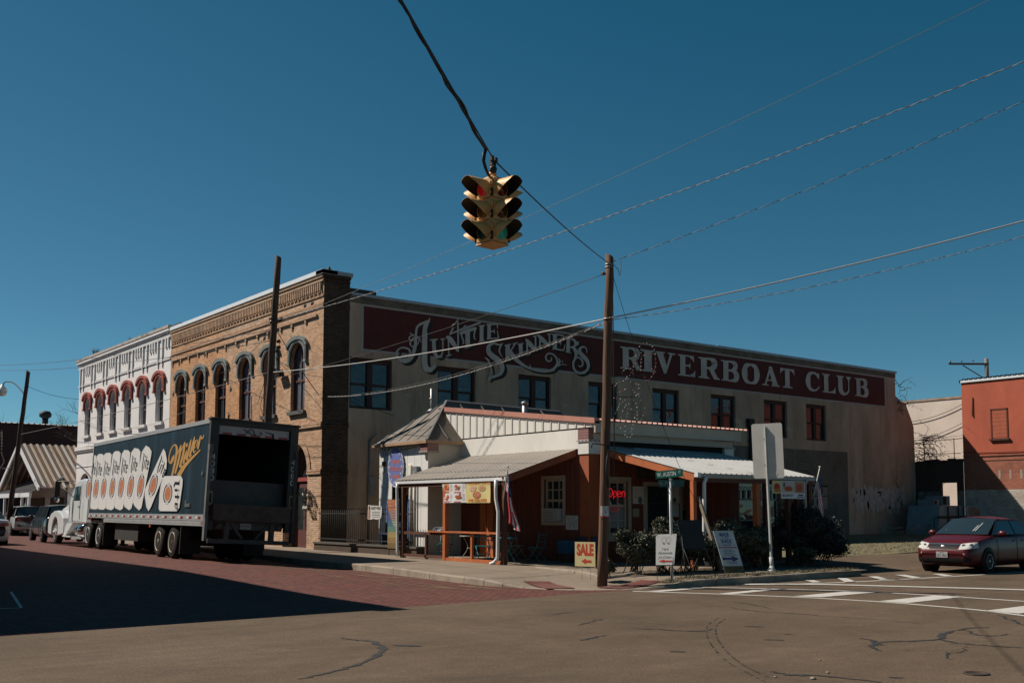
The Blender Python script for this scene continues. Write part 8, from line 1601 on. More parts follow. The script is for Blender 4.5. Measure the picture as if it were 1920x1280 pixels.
mb.hexa([(-hw-.015,-hw-.015,0),(hw+.015,-hw-.015,0),(hw+.015,hw+.015,0),(-hw-.015,hw+.015,0)], [(-hw-.015,-hw-.015,.022),(hw+.015,-hw-.015,.022),(hw+.015,hw+.015,.022),(-hw-.015,hw+.015,.022)]); B_(mb, 'housing', yel, bv=.012)
mb = MB(); mb.tube([(0,0,.87),(0,0,1.02)], .032, 10); mb.lathe([(.05,0),(.05,.05),(.035,.06)], (0,0,.885), n=10); B_(mb, 'hanger', yel)
mb = MB(); mb.lathe([(0,-.05),(.045,-.05),(.045,.05),(0,.05)], (-.02,-.03,.955), (.6,.8,0), 12); mb.box(-.035,.035,-.03,.03,1.02,1.09); mb.box(-.05,-.01,-.04,0,1.08,1.14); mb.box(.01,.05,-.04,.02,1.06,1.13); B_(mb, 'wire_clamp', ink)
for f in range(4):
    a = R(180+90*f); ca, sa = math.cos(a), math.sin(a)      # f 0 faces -X, f 1 faces -Y
    T = lambda n_, s, z: (ca*n_-sa*s, sa*n_+ca*s, z)
    for k, zc in enumerate((.70,.425,.155)):
        mb = MB(); w_ = .122; mb.hexa([T(hw,-w_,zc-.125),T(hw,w_,zc-.125),T(hw,w_,zc+.125),T(hw,-w_,zc+.125)], [T(hw+.022,-w_,zc-.125),T(hw+.022,w_,zc-.125),T(hw+.022,w_,zc+.125),T(hw+.022,-w_,zc+.125)])
        for zz in (-.07,.07): mb.cbox(T(hw+.012,w_+.006,zc+zz), .03,.03,.035, rz=a)
        d_ = B_(mb, 'signal_door', yel, bv=.006)
        lit = (f == 0 and k == 0) or (f == 1 and k == 2)
        lm = [mat('lens_red', (0.16,0.006,0.008), rough=.15, ), mat('lens_amber', (0.10,0.05,0.012), rough=.15), mat('lens_green', (0.006,0.05,0.04), rough=.15)][k]
        if lit: lm = mat('lens_red_lit', (0.3,0.01,0.015), rough=.15, emit=((1.0,.015,.03), .05)) if k == 0 else mat('lens_green_lit', (0.01,0.16,0.12), rough=.15, emit=((.02,.62,.42), .035))
        mb = MB(); mb.lathe([(.098,0),(.09,.012),(.06,.026),(.03,.033),(0,.035)], T(hw+.022,0,zc), (ca,sa,0), 20); B_(mb, 'lens', lm, d_)
        # visor: a sleeve cut away below, longer on top
        mb = MB(); N = 22; th0 = R(-38); th1 = R(218)
        def vp(i, out, rr): t = th0+(th1-th0)*i/N; L_ = .03+.25*max(0, min(1, (math.sin(t)+.55)/1.1))**.8; return T(hw+.022+(L_ if out else 0), rr*math.cos(t), zc-.03*(1 if out else 0)*.6+rr*math.sin(t))
        for i in range(N):
            mb.quad(vp(i,0,.116), vp(i+1,0,.116), vp(i+1,1,.120), vp(i,1,.120), mi=0, smooth=True)
            mb.quad(vp(i,0,.112), vp(i+1,0,.112), vp(i+1,1,.1165), vp(i,1,.1165), mi=1, smooth=True)
            mb.quad(vp(i,1,.120), vp(i+1,1,.120), vp(i+1,1,.1165), vp(i,1,.1165), mi=0)
        B_(mb, 'visor', [yel, yeldark], d_)
for f in range(4):      # hinge blocks and bolts down the four corners
    a = R(225+90*f); ca, sa = math.cos(a), math.sin(a); rr_ = .135*1.414
    for k, z in enumerate((.09,.22,.36,.49,.63,.76)):
        mb = MB(); mb.cbox((ca*(rr_+.004), sa*(rr_+.004), z), .03,.030,.075, rz=a); mb.lathe([(.010,-.05),(.010,.05)], (ca*(rr_+.018), sa*(rr_+.018), z), n=8); B_(mb, 'hinge', yel if k % 2 else yeldark)
# ---- unlit wire light figure on the front pole
deco = thing('light_decoration', 'unlit wire figure with red and white bulbs bracketed to the front pole', 'decoration', (-2.4,-18.05,4.2)); DY = -18.05
DL = [[(-1.51,5.28),(-1.42,5.37),(-1.31,5.44),(-1.11,5.41),(-0.99,5.33),(-0.95,5.22),(-0.92,5.01),(-0.95,4.89),(-1.0,4.75)],[(-1.51,5.28),(-1.59,5.06),(-1.63,4.97),(-1.65,4.83),(-1.66,4.72),(-1.64,4.63)],[(-1.43,5.27),(-1.38,5.14),(-1.36,5.12),(-1.23,5.18),(-1.14,5.18),(-0.95,5.23)],[(-1.38,5.14),(-1.39,5.03),(-1.41,4.93),(-1.43,4.79),(-1.57,4.95)],[(-1.2,5.08),(-1.14,4.96),(-1.05,4.83),(-1.0,4.75)],[(-1.31,4.72),(-1.28,4.63),(-1.2,4.57),(-1.09,4.66),(-1.01,4.75)],[(-2.0,4.67),(-1.95,4.75),(-1.8,4.84),(-1.71,4.79),(-1.74,4.67),(-1.87,4.61),(-1.83,4.59)],[(-2.15,4.46),(-1.96,4.52),(-1.81,4.59),(-1.7,4.51),(-1.53,4.48),(-1.48,4.44),(-1.51,4.22),(-1.63,4.29),(-1.73,4.39),(-1.87,4.36),(-2.02,4.28),(-2.17,4.25),(-2.22,4.36),(-2.15,4.46)],[(-2.32,4.18),(-2.22,4.11),(-1.99,4.13),(-1.73,4.17),(-1.52,4.22),(-1.43,4.12),(-1.29,3.89),(-1.34,3.79),(-1.47,3.6),(-1.53,3.63)],[(-1.73,4.17),(-1.92,3.93),(-2.02,3.77),(-2.05,3.49),(-2.1,3.45),(-2.2,3.52),(-2.27,3.67),(-2.15,3.86),(-2.07,3.99),(-1.91,4.1)],[(-1.79,4.13),(-1.8,3.97),(-1.85,3.75),(-1.91,3.63),(-1.92,3.39),(-1.91,3.3),(-1.79,3.27),(-1.7,3.33),(-1.73,3.42),(-1.69,3.49),(-1.65,3.63),(-1.61,3.74),(-1.62,3.85),(-1.75,3.92)],[(-1.71,4.17),(-1.58,4.03),(-1.54,3.92),(-1.54,3.78),(-1.53,3.63)]]
mb = MB(); mbw = MB(); r11 = random.Random(6); mbr = MB()
for i, st in enumerate(DL):
    q = [p[:2] for p in spline([(*p,) for p in st], 4)]; mb.tube([(x, DY, z) for x, z in q], .004, 5)
    s = 0
    for (a, b_), (c1, d1) in zip(q, q[1:]):
        s += math.hypot(c1-a, d1-b_)
        if s > .068:
            s = 0; tgt = mbr if (r11.random() < (.6 if i < 6 else .22)) else mbw
            tgt.lathe([(0,-.006),(.010,.0),(.009,.018),(0,.028)], (c1, DY-.01, d1), (r11.gauss(0,.5), -.7, r11.gauss(0,.6)), 5)
mb.build('frame', mat('green_wire', (0.05,0.06,0.055)), deco); mbw.build('white_bulbs', mat('bulb_white', (0.58,0.55,0.50), rough=.25), deco); mbr.build('red_bulbs', mat('bulb_red', (0.36,0.05,0.07), rough=.25), deco)
for z0, z1, x1 in ((4.57,4.73,-1.0), (4.12,4.20,-1.52)): mb = MB(); mb.tube([(on1(z0).x,DY-.05,z0),(x1,DY-.01,z1)], .009, 5); mb.build('support_arm', wire_dark, deco)
# ================================================================== free standing signs on the corner
signred = mat('arrow_red', (0.66,0.075,0.030), rough=.55, var=.05)
def oriented(o, ux, uz=Vector((0,0,1))):
    """board coordinates: u along ux, v along uz, d towards the viewer"""
    o = Vector(o); ux = Vector(ux).normalized(); uz = Vector(uz).normalized(); nn = ux.cross(uz).normalized()
    return lambda u, v, d: tuple(o+ux*u+uz*v+nn*d)
# u runs to the right as seen by the camera
t = thing('yard_sign', 'pale yellow yard sign reading SALE with a red arrow beside the front pole', 'sign', (-2.62,-17.55,.15))
SF1 = oriented((-2.74,-17.30,.42), (.36,-.93,0), (.015,0.02,1)); mb = MB(); fbox(mb, SF1, 0, .50, 0, .535, -.008, 0); mb.build('panel', mat('sale_yellow', (0.78,0.66,0.34), rough=.6, var=.05), t)
mb = MB(); text(mb, 'SALE', SF1, .045, .235, .41, .265, .003, 0, bold=.045); arrow(mb, .16, .40, .115, .055, SF1, .004, 0); mb.build('lettering', signred, t)
mb = MB()
for u in (.17,.38): mb.tube([SF1(u,.04,-.012), SF1(u,-.28,-.012)], .005, 5)
mb.tube([SF1(.17,-.055,-.012), SF1(.38,-.055,-.012)], .004, 5); mb.build('wire_stake', galv, t)
t = thing('yard_sign', 'white yard sign for homemade ice cream with red arrow below the street name post', 'sign', (-1.5,-18.95,.15))
SF2 = oriented((-1.66,-18.70,.47), (.38,-.92,.03), (.03,-.02,1)); mb = MB()
mb.prism([(0.015,0),(.43,.005),(.475,.665),(.06,.66),(0,.62)], SF2, -.008, 0); mb.build('panel', mat('icecream_white', (0.80,0.79,0.77), rough=.55, var=.03), t)
mb = MB(); text(mb, 'T & K', SF2, .145, .315, .16, .05, .003, 0, shear=.35); text(mb, 'Homemade', SF2, .065, .235, .32, .055, .003, 0, shear=.35); text(mb, 'Ice Cream', SF2, .075, .145, .29, .055, .003, 0, shear=.35)
arrow(mb, .075, .385, .085, .034, SF2, .004, 1)
for cx in (.185,.295):
    e = ellipse(20); mb.strip([(cx+.055*x, .535+.075*y) for x, y in e+e[:1]], [(cx+.050*x, .535+.069*y) for x, y in e+e[:1]], SF2, .003, 2)
    mb.strip([(cx-.03,.56),(cx+.03,.56)], [(cx-.03,.557),(cx+.03,.557)], SF2, .004, 2); mb.strip([(cx-.028,.51),(cx,.495),(cx+.028,.51)], [(cx-.028,.507),(cx,.491),(cx+.028,.507)], SF2, .004, 2)
    for k in range(4): mb.strip([(cx-.025+.013*k,.475),(cx-.018+.010*k,.445)], [(cx-.017+.013*k,.475),(cx-.014+.010*k,.445)], SF2, .004, 0)
for u, v in ((.05,.62),(.43,.63),(.07,.13),(.39,.15)): disc(mb, (u,v), (.007,0), (0,.009), SF2, .004, 0, 8)
mb.build('lettering', [ink, signred, mat('sketch_brown', (0.36,0.27,0.25))], t)
mb = MB(); mb.tube([SF2(.045,.02,-.012), SF2(.05,-.33,-.012)], .006, 5); mb.tube([SF2(.42,.30,-.015), SF2(.36,-.60,.02)], .011, 6); mb.build('wire_stake', ink, t)
# street name post
t = thing('street_sign', 'white post with two green street name blades reading W. AUSTIN and N. POLK', 'street sign', (-1.40,-18.95,.05))
mb = MB(); mb.tube([(-1.40,-18.95,.0),(-1.43,-18.95,2.28)], .030, 10); mb.build('post', mat('white_post', (0.62,0.62,0.63), rough=.4, var=.08), t)
gr_ = mat('sign_green', (0.004,0.125,0.085), rough=.4, var=.05); grd = mat('sign_green_shaded', (0.012,0.075,0.060), rough=.45, var=.08); wl = mat('sign_white', (0.72,0.74,0.74), rough=.4)
# the upper blade runs across the view, the lower one turns away, its shade painted into both colours
A_ = oriented((-1.58,-18.66,2.335), (.40,-.92,.075)); mb = MB(); fbox(mb, A_, 0, .63, 0, .165, -.003, 0); bl = mb.build('blade', gr_, t); mb = MB(); text(mb, 'W. AUSTIN', A_, .03, .035, .44, .095, .003, 0, bold=.02); text(mb, 'ST', A_, .525, .075, .055, .055, .003); mb.build('blade_lettering', wl, bl)
mb = MB(); mb.cbox((-1.43,-18.96,2.315), .05,.06,.06); mb.build('bracket', galv, t)
B2 = oriented((-1.68,-18.84,2.155), (.86,-.36,.01)); mb = MB(); fbox(mb, B2, 0, .61, 0, .158, -.003, 0); bl = mb.build('blade', grd, t); mb = MB(); text(mb, 'N. POLK', B2, .03, .035, .36, .085, .003, 0, bold=.01); text(mb, 'ST', B2, .53, .065, .045, .045, .003); mb.build('blade_lettering', mat('sign_white_shaded', (0.26,0.32,0.32)), bl)
# back of a tall traffic sign
t = thing('traffic_sign', 'unpainted metal back of a tall rounded traffic sign on a leaning post', 'traffic sign', (3.06,-18.10,.15))
mb = MB(); mb.tube([(3.07,-18.10,.13),(3.05,-18.10,.50)], .05, 10); mb.beam((3.06,-18.10,.3),(2.90,-18.10,3.74), .058,.045); mb.lathe([(.12,0),(.11,.04),(.065,.09),(.06,.15)], (3.07,-18.10,.13), n=12); mb.build('post', mat('sign_post', (0.44,0.45,0.43), rough=.55, var=.2, scale=5), t)
SGN = oriented((2.80,-17.78,2.45), (.36,-.93,.005), (-.048,0,1)); mb = MB(); w_, h_, rr = .78, 1.37, .055
pts = [(cx+rr*math.cos(a), cy+rr*math.sin(a)) for cx, cy, a0 in ((w_-rr,h_-rr,0), (rr,h_-rr,90), (rr,rr,180), (w_-rr,rr,270)) for a in [R(a0+90*k/5) for k in range(6)]]
mb.prism(pts, SGN, -.06, -.053); mb.build('panel', mat('sign_back', (0.66,0.63,0.58), rough=.55, col2=(0.57,0.545,0.50), scale=1.6, stretch=(1,1,2)), t)
mb = MB(); mb.prism([(.58,.05),(.63,.09),(.62,.15),(.55,.25),(.51,.18)], SGN, -.053, -.050); mb.build('sticker', paper, t)
for v in (.33,.98): mb = MB(); mb.cbox(SGN(.33,v,-.04), .05,.05,.05); mb.build('bolt', galv, t)
# sandwich boards
t = thing('sandwich_board', 'leaning white board reading MADE IN THE SHADE with blue arrow before the bushes', 'sign', (1.35,-18.3,.16))
MS = oriented((1.12,-18.22,.34), (.90,-.43,0), (-.17,.22,1)); mb = MB(); fbox(mb, MS, 0, .50, 0, .86, -.02, 0); fbox(mb, MS, 0, .50, -.175, 0, -.02, .002, 1); mb.build('panel', [mat('shade_white', (0.50,0.56,0.60), rough=.6, var=.05), mat('shade_olive', (0.115,0.10,0.05), rough=.7, var=.2)], t)
mb = MB(); text(mb, 'MADE', MS, .13, .715, .24, .10, .004, 0, bold=.03); text(mb, 'IN THE', MS, .185, .665, .14, .035, .004, 1); text(mb, 'SHADE', MS, .12, .555, .27, .10, .004, 0, bold=.03); text(mb, 'MARKET', MS, .14, .485, .23, .05, .004, 1)
for u in (.06,.43): mb.strip([(u-.012,.51),(u,.535),(u+.012,.51)], [(u-.012,.51),(u,.485),(u+.012,.51)], MS, .004, 0)
for k in range(12): rect(mb, .03+.037*k, .055+.037*k, .435, .465, MS, .004, 2)
rect(mb, .02, .48, .443, .457, MS, .003, 2)
for k, (a, b_) in enumerate(((.13,.36),(.09,.40),(.12,.36),(.10,.41))):
    x = a
    while x < b_-.02: w = .02+.03*rnd.random(); rect(mb, x, x+w, .385-.042*k, .402-.042*k, MS, .004, 1); x += w+.010
arrow(mb, .04, .45, .175, .065, MS, .005, 3, left=False)
x = .09
while x < .34: w = .02+.03*rnd.random(); rect(mb, x, x+w, .165, .183, MS, .008, 4); x += w+.009
for k, (a, b_) in enumerate(((.11,.37),(.15,.35))):
    x = a
    while x < b_-.02: w = .02+.03*rnd.random(); rect(mb, x, x+w, .09-.042*k, .107-.042*k, MS, .004, 1); x += w+.010
text(mb, 'Live & Local', MS, .05, -.075, .40, .055, .006, 5, shear=.2); text(mb, 'MUSIC', MS, .13, -.145, .24, .05, .006, 5)
mb.build('lettering', [mat('shade_blue', (0.035,0.09,0.24)), mat('shade_ink', (0.06,0.08,0.13)), mat('shade_pink', (0.34,0.05,0.12)), mat('shade_navy', (0.02,0.018,0.12)), mat('shade_pale', (0.18,0.22,0.40)), mat('shade_dark', (0.02,0.018,0.01))], t)
mb = MB()
for u in (.01,.49): mb.tube([MS(u,-.20,-.02), MS(u,.86,-.02)], .010, 5); mb.tube([MS(u,.84,-.03), (Vector(MS(u,-.2,-.02))+Vector((.15,.45,0))).to_tuple()], .010, 5)
mb.build('frame', ink, t)
t = thing('easel', 'black chalkboard on a folding easel behind the ice cream sign', 'chalkboard', (-.35,-18.75,.16))
EB = oriented((-.70,-18.62,.79), (.88,-.40,0), (-.06,.20,1)); mb = MB(); fbox(mb, EB, 0, .56, 0, .66, -.02, 0); mb.build('panel', mat('chalkboard', (0.016,0.020,0.024), rough=.7, var=.2, scale=5), t)
for a, b_ in ((EB(.06,.4,-.03), (-.95,-18.95,.16)), (EB(.50,.4,-.03), (.02,-18.95,.16)), (EB(.28,.6,-.05), (-.25,-18.1,.16)), (EB(.02,0,.01), (-.63,-18.9,.16)), (EB(.44,-.0,.01), (-.88,-18.98,.17))):
    mb = MB(); mb.tube([a, b_], .010, 5); mb.build('leg', ink, t)
mb = MB(); mb.tube([(-.86,-18.95,.28),(-.45,-18.93,.28)], .007, 5); mb.build('brace', ink, t)
# ================================================================== bushes
def leaves(mb, c, rx, ry, rz, n, size, rr, shell=.55, blob=None):
    """small leaves spread through an uneven crown"""
    blob = blob or [(rr.gauss(0,.45), rr.gauss(0,.45), rr.gauss(.1,.45), .55+.35*rr.random()) for _ in range(9)]
    for _ in range(n):
        bx, by, bz, br = blob[rr.randrange(len(blob))]
        d = Vector((rr.gauss(0,1), rr.gauss(0,1), rr.gauss(0,1))).normalized()*br*(shell+(1-shell)*rr.random())
        p = Vector((c[0]+rx*(bx*.75+d.x*.62), c[1]+ry*(by*.75+d.y*.62), c[2]+rz*(bz*.75+d.z*.62)))
        if p.z < c[2]-rz*.98: continue
        a = Vector((rr.gauss(0,1), rr.gauss(0,1), rr.gauss(0,.8))).normalized(); s = a.cross(Vector((rr.gauss(0,1), rr.gauss(0,1), rr.gauss(0,1)))).normalized()
        L = size*(.6+.8*rr.random()); mb.quad(p, p+a*L*.5+s*L*.28, p+a*L, p+a*L*.5-s*L*.28, mi=rr.randrange(3))
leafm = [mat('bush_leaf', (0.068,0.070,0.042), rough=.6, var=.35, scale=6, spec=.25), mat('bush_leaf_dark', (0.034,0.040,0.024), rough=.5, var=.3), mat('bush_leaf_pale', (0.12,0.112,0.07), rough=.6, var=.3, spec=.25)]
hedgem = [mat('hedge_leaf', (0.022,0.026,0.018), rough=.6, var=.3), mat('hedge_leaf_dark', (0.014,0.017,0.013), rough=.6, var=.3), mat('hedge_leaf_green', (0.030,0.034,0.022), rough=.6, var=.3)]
twig = mat('twig', (0.075,0.055,0.042), rough=.9, var=.3)
def bush(label, x, y, rx, ry, h, n, seed, mats=leafm, size=.05, name='bush', clear=.18, shell=.45):
    rr = random.Random(seed); z0 = .16; t = thing(name, label, 'bush', (x,y,z0), 0, 'bushes before the restaurant'); mb = MB(); zc = z0+clear+(h-clear)*.5
    blob = [(math.cos(i*2.4)*.60*math.sqrt((i+.5)/11), math.sin(i*2.4)*.6*math.sqrt((i+.5)/11), rr.gauss(.12,.35), .55+.3*rr.random()) for i in range(11)]
    leaves(mb, (x,y,zc), rx*1.28, ry*1.2, (h-clear)*.66, int(n*1.5), size*1.25, rr, shell, blob); mb.build('foliage', mats, t); mb = MB(); r2 = random.Random(seed+50)
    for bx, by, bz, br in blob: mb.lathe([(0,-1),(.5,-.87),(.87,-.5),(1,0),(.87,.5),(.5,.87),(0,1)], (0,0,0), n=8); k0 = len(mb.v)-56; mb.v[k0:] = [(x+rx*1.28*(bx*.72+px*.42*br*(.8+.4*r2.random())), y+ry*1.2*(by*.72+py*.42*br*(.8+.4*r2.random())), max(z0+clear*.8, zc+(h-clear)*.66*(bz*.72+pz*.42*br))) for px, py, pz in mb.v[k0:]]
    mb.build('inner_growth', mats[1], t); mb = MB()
    for k in range(16):
        a = rr.random()*6.28; e = Vector((x+rx*.75*math.cos(a)*rr.random()**.5, y+ry*.75*math.sin(a)*rr.random()**.5, zc+(h-clear)*(.45*rr.random()-.1))); b0 = Vector((x+rr.gauss(0,rx*.22), y+rr.gauss(0,ry*.2), z0)); m_ = (b0+e)/2+Vector((rr.gauss(0,.06), rr.gauss(0,.06), .03)); mb.tube([b0, m_, e], [.014,.010,.004], 5)
    mb.build('stems', twig, t); return t
bush('small green bush right behind the front pole, lowest of the row', -.60, -17.0, .58, .45, .92, 6200, 1)
bush('large rounded green bush below the blue glazed door', .40, -16.9, .78, .58, 1.16, 11000, 2)
bush('green bush between the ice cream sign and the orange porch post', 1.35, -16.95, .55, .52, 1.02, 6500, 3)
bush('low bush behind the black chalkboard easel', 2.05, -17.2, .42, .42, .80, 4200, 4)
bush('tall green bush behind the MADE IN THE SHADE board', 2.95, -17.0, .72, .60, 1.20, 9000, 5)
bush('green bush left of the traffic sign post, merging with its neighbour', 3.85, -16.9, .50, .5, 1.02, 5200, 6)
bush('small pale leaved shrub at the foot of the traffic sign post', 5.55, -17.15, .36, .36, .52, 2600, 7, clear=.05)
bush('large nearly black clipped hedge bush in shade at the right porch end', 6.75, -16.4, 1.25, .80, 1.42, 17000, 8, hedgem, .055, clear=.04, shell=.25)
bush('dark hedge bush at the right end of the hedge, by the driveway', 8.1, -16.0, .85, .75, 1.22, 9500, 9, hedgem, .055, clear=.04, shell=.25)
bush('sparse low shrub in front of the SALE sign beside the pole base', -2.0, -17.5, .22, .25, .42, 900, 10, clear=.04)
# dead grass and leaf litter in the strip
def tufts(name, label, n, fn, h, mats, seed, w=.006):
    rr = random.Random(seed); mb = MB()
    for _ in range(n):
        x, y = fn(rr); z = sz(x, y)+.01 if y > -19.3 and x < 6 else lz(x, y); l = h*(.4+.9*rr.random()); dx, dy = rr.gauss(0,.6)*l, rr.gauss(0,.6)*l; a = rr.random()*3.14; cx, cy = math.cos(a)*w, math.sin(a)*w
        mb.quad((x-cx,y-cy,z), (x+cx,y+cy,z), (x+dx,y+dy,z+l), mi=rr.randrange(len(mats)))
    o = mb.build(name, mats); tag(o, label, 'grass', kind='stuff'); return o
drym = [mat('dry_grass', (0.24,0.19,0.115), rough=.9, var=.3), mat('dry_grass_dark', (0.13,0.105,0.06), rough=.9, var=.3), mat('grass_green', (0.065,0.075,0.035), rough=.9, var=.3)]
tufts('dead_grass', 'dead grass and litter in the strip behind the kerb', 2600, lambda r: (-1.6+6.9*r.random(), -18.85+.24*r.gauss(0,.6)), .06, drym, 31)
tufts('lawn_grass', 'short winter grass of the empty lot', 9000, lambda r: (10+28*r.random()**.8, -13.0+9.0*r.random()**1.2), .07, drym, 32, .012)
leaf_l = mat('leaf_litter', (0.22,0.13,0.07), rough=.9, var=.4, scale=20)
rr = random.Random(40); mb = MB()
for _ in range(700):
    x, y = -1.4+7.0*rr.random(), -17.6+1.3*rr.random(); z = sz(x, y)+.014+.02*rr.random(); a = rr.random()*6.28; s = .02+.02*rr.random(); mb.quad((x+s*math.cos(a),y+s*math.sin(a),z), (x-s*.5*math.sin(a),y+s*.5*math.cos(a),z+.012), (x-s*math.cos(a),y-s*math.sin(a),z), (x+s*.5*math.sin(a),y-s*.5*math.cos(a),z+.004))
tag(mb.build('leaf_litter', leaf_l), 'brown fallen leaves lying under the bushes', 'leaves', kind='stuff')
# ================================================================== right background: red building, ruin wall, cream wall
redwall = mat('red_wall_paint', (0.46,0.105,0.055), rough=.85, var=.16, scale=.8, bump=.3, bscale=18, stretch=(1,1,.6)); streaks(redwall, (0.28,0.07,0.04), .6, .85, 1.5, .25)
redbrick = brick_mat('red_brick', (0.44,0.125,0.075), (0.33,0.10,0.06), (0.30,0.20,0.15), stain=(0.10,0.05,0.035), stain_amt=.7, stain_scale=.8)
whitebrick = brick_mat('whitewashed_brick', (0.62,0.55,0.49), (0.48,0.40,0.34), (0.40,0.34,0.29), stain=(0.22,0.14,0.10), stain_amt=.8, stain_scale=1.1)
creamwall = mat('cream_wall', (0.66,0.57,0.49), rough=.85, var=.08, scale=.8, bump=.2); streaks(creamwall, (0.26,0.20,0.15), .62, .85, 1.3, .22)
XR = 40.0; RF = facing_w(XR)
rb_ = thing('red_building', 'red painted brick building with a boarded window at the right edge', 'building', (XR,-3.0,.2))
mb = MB(); rect(mb, 3.0, 20, 4.86, 9.12, RF, 0); mb.quad((XR,-3.0,2.6),(60,-3.0,2.6),(60,-3.0,9.12),(XR,-3.0,9.12)); mb.build('painted_wall', redwall, rb_)
mb = MB(); rect(mb, 3.0, 20, 2.86, 4.86, RF, .0); fbox(mb, RF, 3.0, 20, 4.78, 4.86, 0, .05); fbox(mb, RF, 3.0, 20, 4.52, 4.56, 0, .03); mb.build('brick_wall', redbrick, rb_)
mb = MB(); rect(mb, 3.0, 20, -.1, 2.86, RF, .003); mb.build('whitewashed_base', whitebrick, rb_)
mb = MB(); fbox(mb, RF, 2.92, 20, 9.12, 9.27, -.4, .08); mb.box(XR-.08,60,-3.0,-2.92,9.12,9.27); mb.build('white_coping', flash_white, rb_)
mb = MB(); corr(mb, (XR-.12,-2.95,9.30), (XR-.12,-20,9.30), (XR+8,-2.95,9.8), 60, .04); mb.build('roof', roof_tar, rb_)
mb = MB()
for q in ((4.70,4.78,5.74,7.44),(5.62,5.70,5.74,7.44),(4.70,5.70,7.38,7.46)): fbox(mb, RF, *q, -.02, .03)
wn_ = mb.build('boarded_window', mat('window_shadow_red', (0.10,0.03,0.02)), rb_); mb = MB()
for k in range(7): fbox(mb, RF, 4.78, 5.62, 5.81+.225*k, 5.81+.225*k+.215, -.02, .012)
mb.build('boards', mat('red_boards', (0.40,0.10,0.05), var=.15, scale=3), wn_)
mb = MB(); fbox(mb, RF, 4.62, 5.78, 5.64, 5.74, 0, .12); mb.build('window_sill', mat('dark_sill', (0.06,0.025,0.02)), rb_)
for k in range(5): mb = MB(); u = 5.05+.62*k; fbox(mb, RF, u, u+.13, 3.45, 3.95, .002, .010); mb.build('pale_paint_mark', mat('pale_mark', (0.36,0.27,0.22), var=.3, scale=9), rb_)
mb = MB(); mb.tube([(XR-.06,-3.0,5.05),(XR-.06,-6,5.0),(XR-.06,-12,5.05)], .02, 5); mb.tube([(XR-.05,-3.65,7.1),(XR-.05,-3.65,8.25)], .03, 5); mb.build('wall_pipe', mat('rust_pipe', (0.22,0.07,0.04)), rb_)
# roofless lower wall between, with an open doorway; its shade is painted into brick and whitewash
ru = thing('ruined_wall', 'dark roofless brick wall with an open doorway between grey and red buildings', 'wall', (XR,0,.2))
mb = MB(); wall_band(mb, RF, -.8, 2.99, -.1, 4.58, [(1.50, 2.54, .5, 3.30, 0)], .3)
for k in range(6): y = -2.7+.5*k; mb.cbox((XR+.12, y, 4.6+.05*math.sin(k*2.3)), .28,.38,.18)
mb.build('masonry', brick_mat('shaded_ruin_brick', (0.085,0.042,0.032), (0.055,0.03,0.025), (0.09,0.075,0.06), stain=(0.02,0.017,0.015), stain_amt=.8), ru)
mb = MB(); r12 = random.Random(12); rect(mb, 0.05, 1.48, .3, 2.80, RF, .004); rect(mb, 2.56, 2.99, .3, 2.80, RF, .004); mb.build('whitewash', mat('shaded_ruin_whitewash', (0.20,0.18,0.165), rough=.9, col2=(0.09,0.075,0.065), scale=1.5), ru)
mb = MB(); mb.tube([(XR-.1,.0,5.05),(XR-.1,-2.9,5.0)], .02, 5); mb.tube([(XR-.1,-.6,4.5),(XR-.1,-.6,5.7)], .03, 5); mb.tube([(XR-.1,-2.5,4.5),(XR-.1,-2.5,5.9)], .025, 5); mb.build('iron_rail', ink, ru)
cb = thing('cream_building', 'cream plastered wall standing behind the dark ruined wall', 'building', (46,2,.2)); mb = MB(); CW = facing_w(46)
rect(mb, -11, -.0, -.1, 8.98, CW, 0); mb.quad((46,0,0),(60,0,0),(60,0,8.98),(46,0,8.98)); mb.build('wall', creamwall, cb); mb = MB(); fbox(mb, CW, -11, .05, 8.92, 9.06, -.3, .05); mb.build('coping', mat('stained_coping', (0.40,0.30,0.22), col2=(.2,.14,.1), scale=2), cb)
mb = MB(); fbox(mb, CW, -.16, .14, 4.2, 9.1, -.05, .10); mb.build('corner_pipe', mat('dark_pipe', (0.05,0.04,0.035)), cb)
mb = MB(); mb.tube(cat((45.9,4.5,7.6),(45.9,.2,8.5),.25), .02, 5); mb.tube(cat((45.9,4.5,6.2),(45.9,.2,7.3),.2), .018, 5); mb.tube(cat((45.9,4.5,6.6),(45.9,.2,6.5),.1), .012, 5); mb.build('slack_wires', wire_dark, cb)
# leafless creeper on the broken wall end
t = thing('creeper', 'leafless creeper with brown seed pods hanging over the broken wall end', 'creeper', (38.4,-.1,8)); mb = MB(); mbl = MB(); r13 = random.Random(13)
def vine(p, d, n, step, r0, droop=.06):
    q = [Vector(p)]; d = Vector(d)
    for k in range(n): d = (d+Vector((r13.gauss(0,.28), r13.gauss(0,.28), r13.gauss(0,.28)-droop))).normalized(); q.append(q[-1]+d*step)
    mb.tube(q, [r0*(1-.8*k/n) for k in range(n+1)], 4)
    for k in range(2, n, 2):
        if r13.random() < .5: a = Vector((r13.gauss(0,.5), r13.gauss(0,.5), -1)).normalized()*(.08+.10*r13.random()); s = a.cross(Vector((1,.4,0))).normalized()*.02; mbl.quad(q[k], q[k]+a*.5+s, q[k]+a, q[k]+a*.5-s)
    return q
for k in range(16): vine((38.05+.25*r13.random(), .0-.1*r13.random(), 9.3-1.8*r13.random()), (.7,-.2,.5*r13.random()), 14, .12, .015, .10)
for k in range(46): vine((39.6+.5*r13.random(), -.3+.8*r13.gauss(0,.5), 6.3-1.6*r13.random()), (.5,-.3+.4*r13.gauss(0,1),.3*r13.random()), 14, .14, .020, .12)
for k in range(8): vine((39.5+.3*r13.random(), -.12, .3+1.0*r13.random()), (-.15,.0,1), 26, .16, .02, -.02)
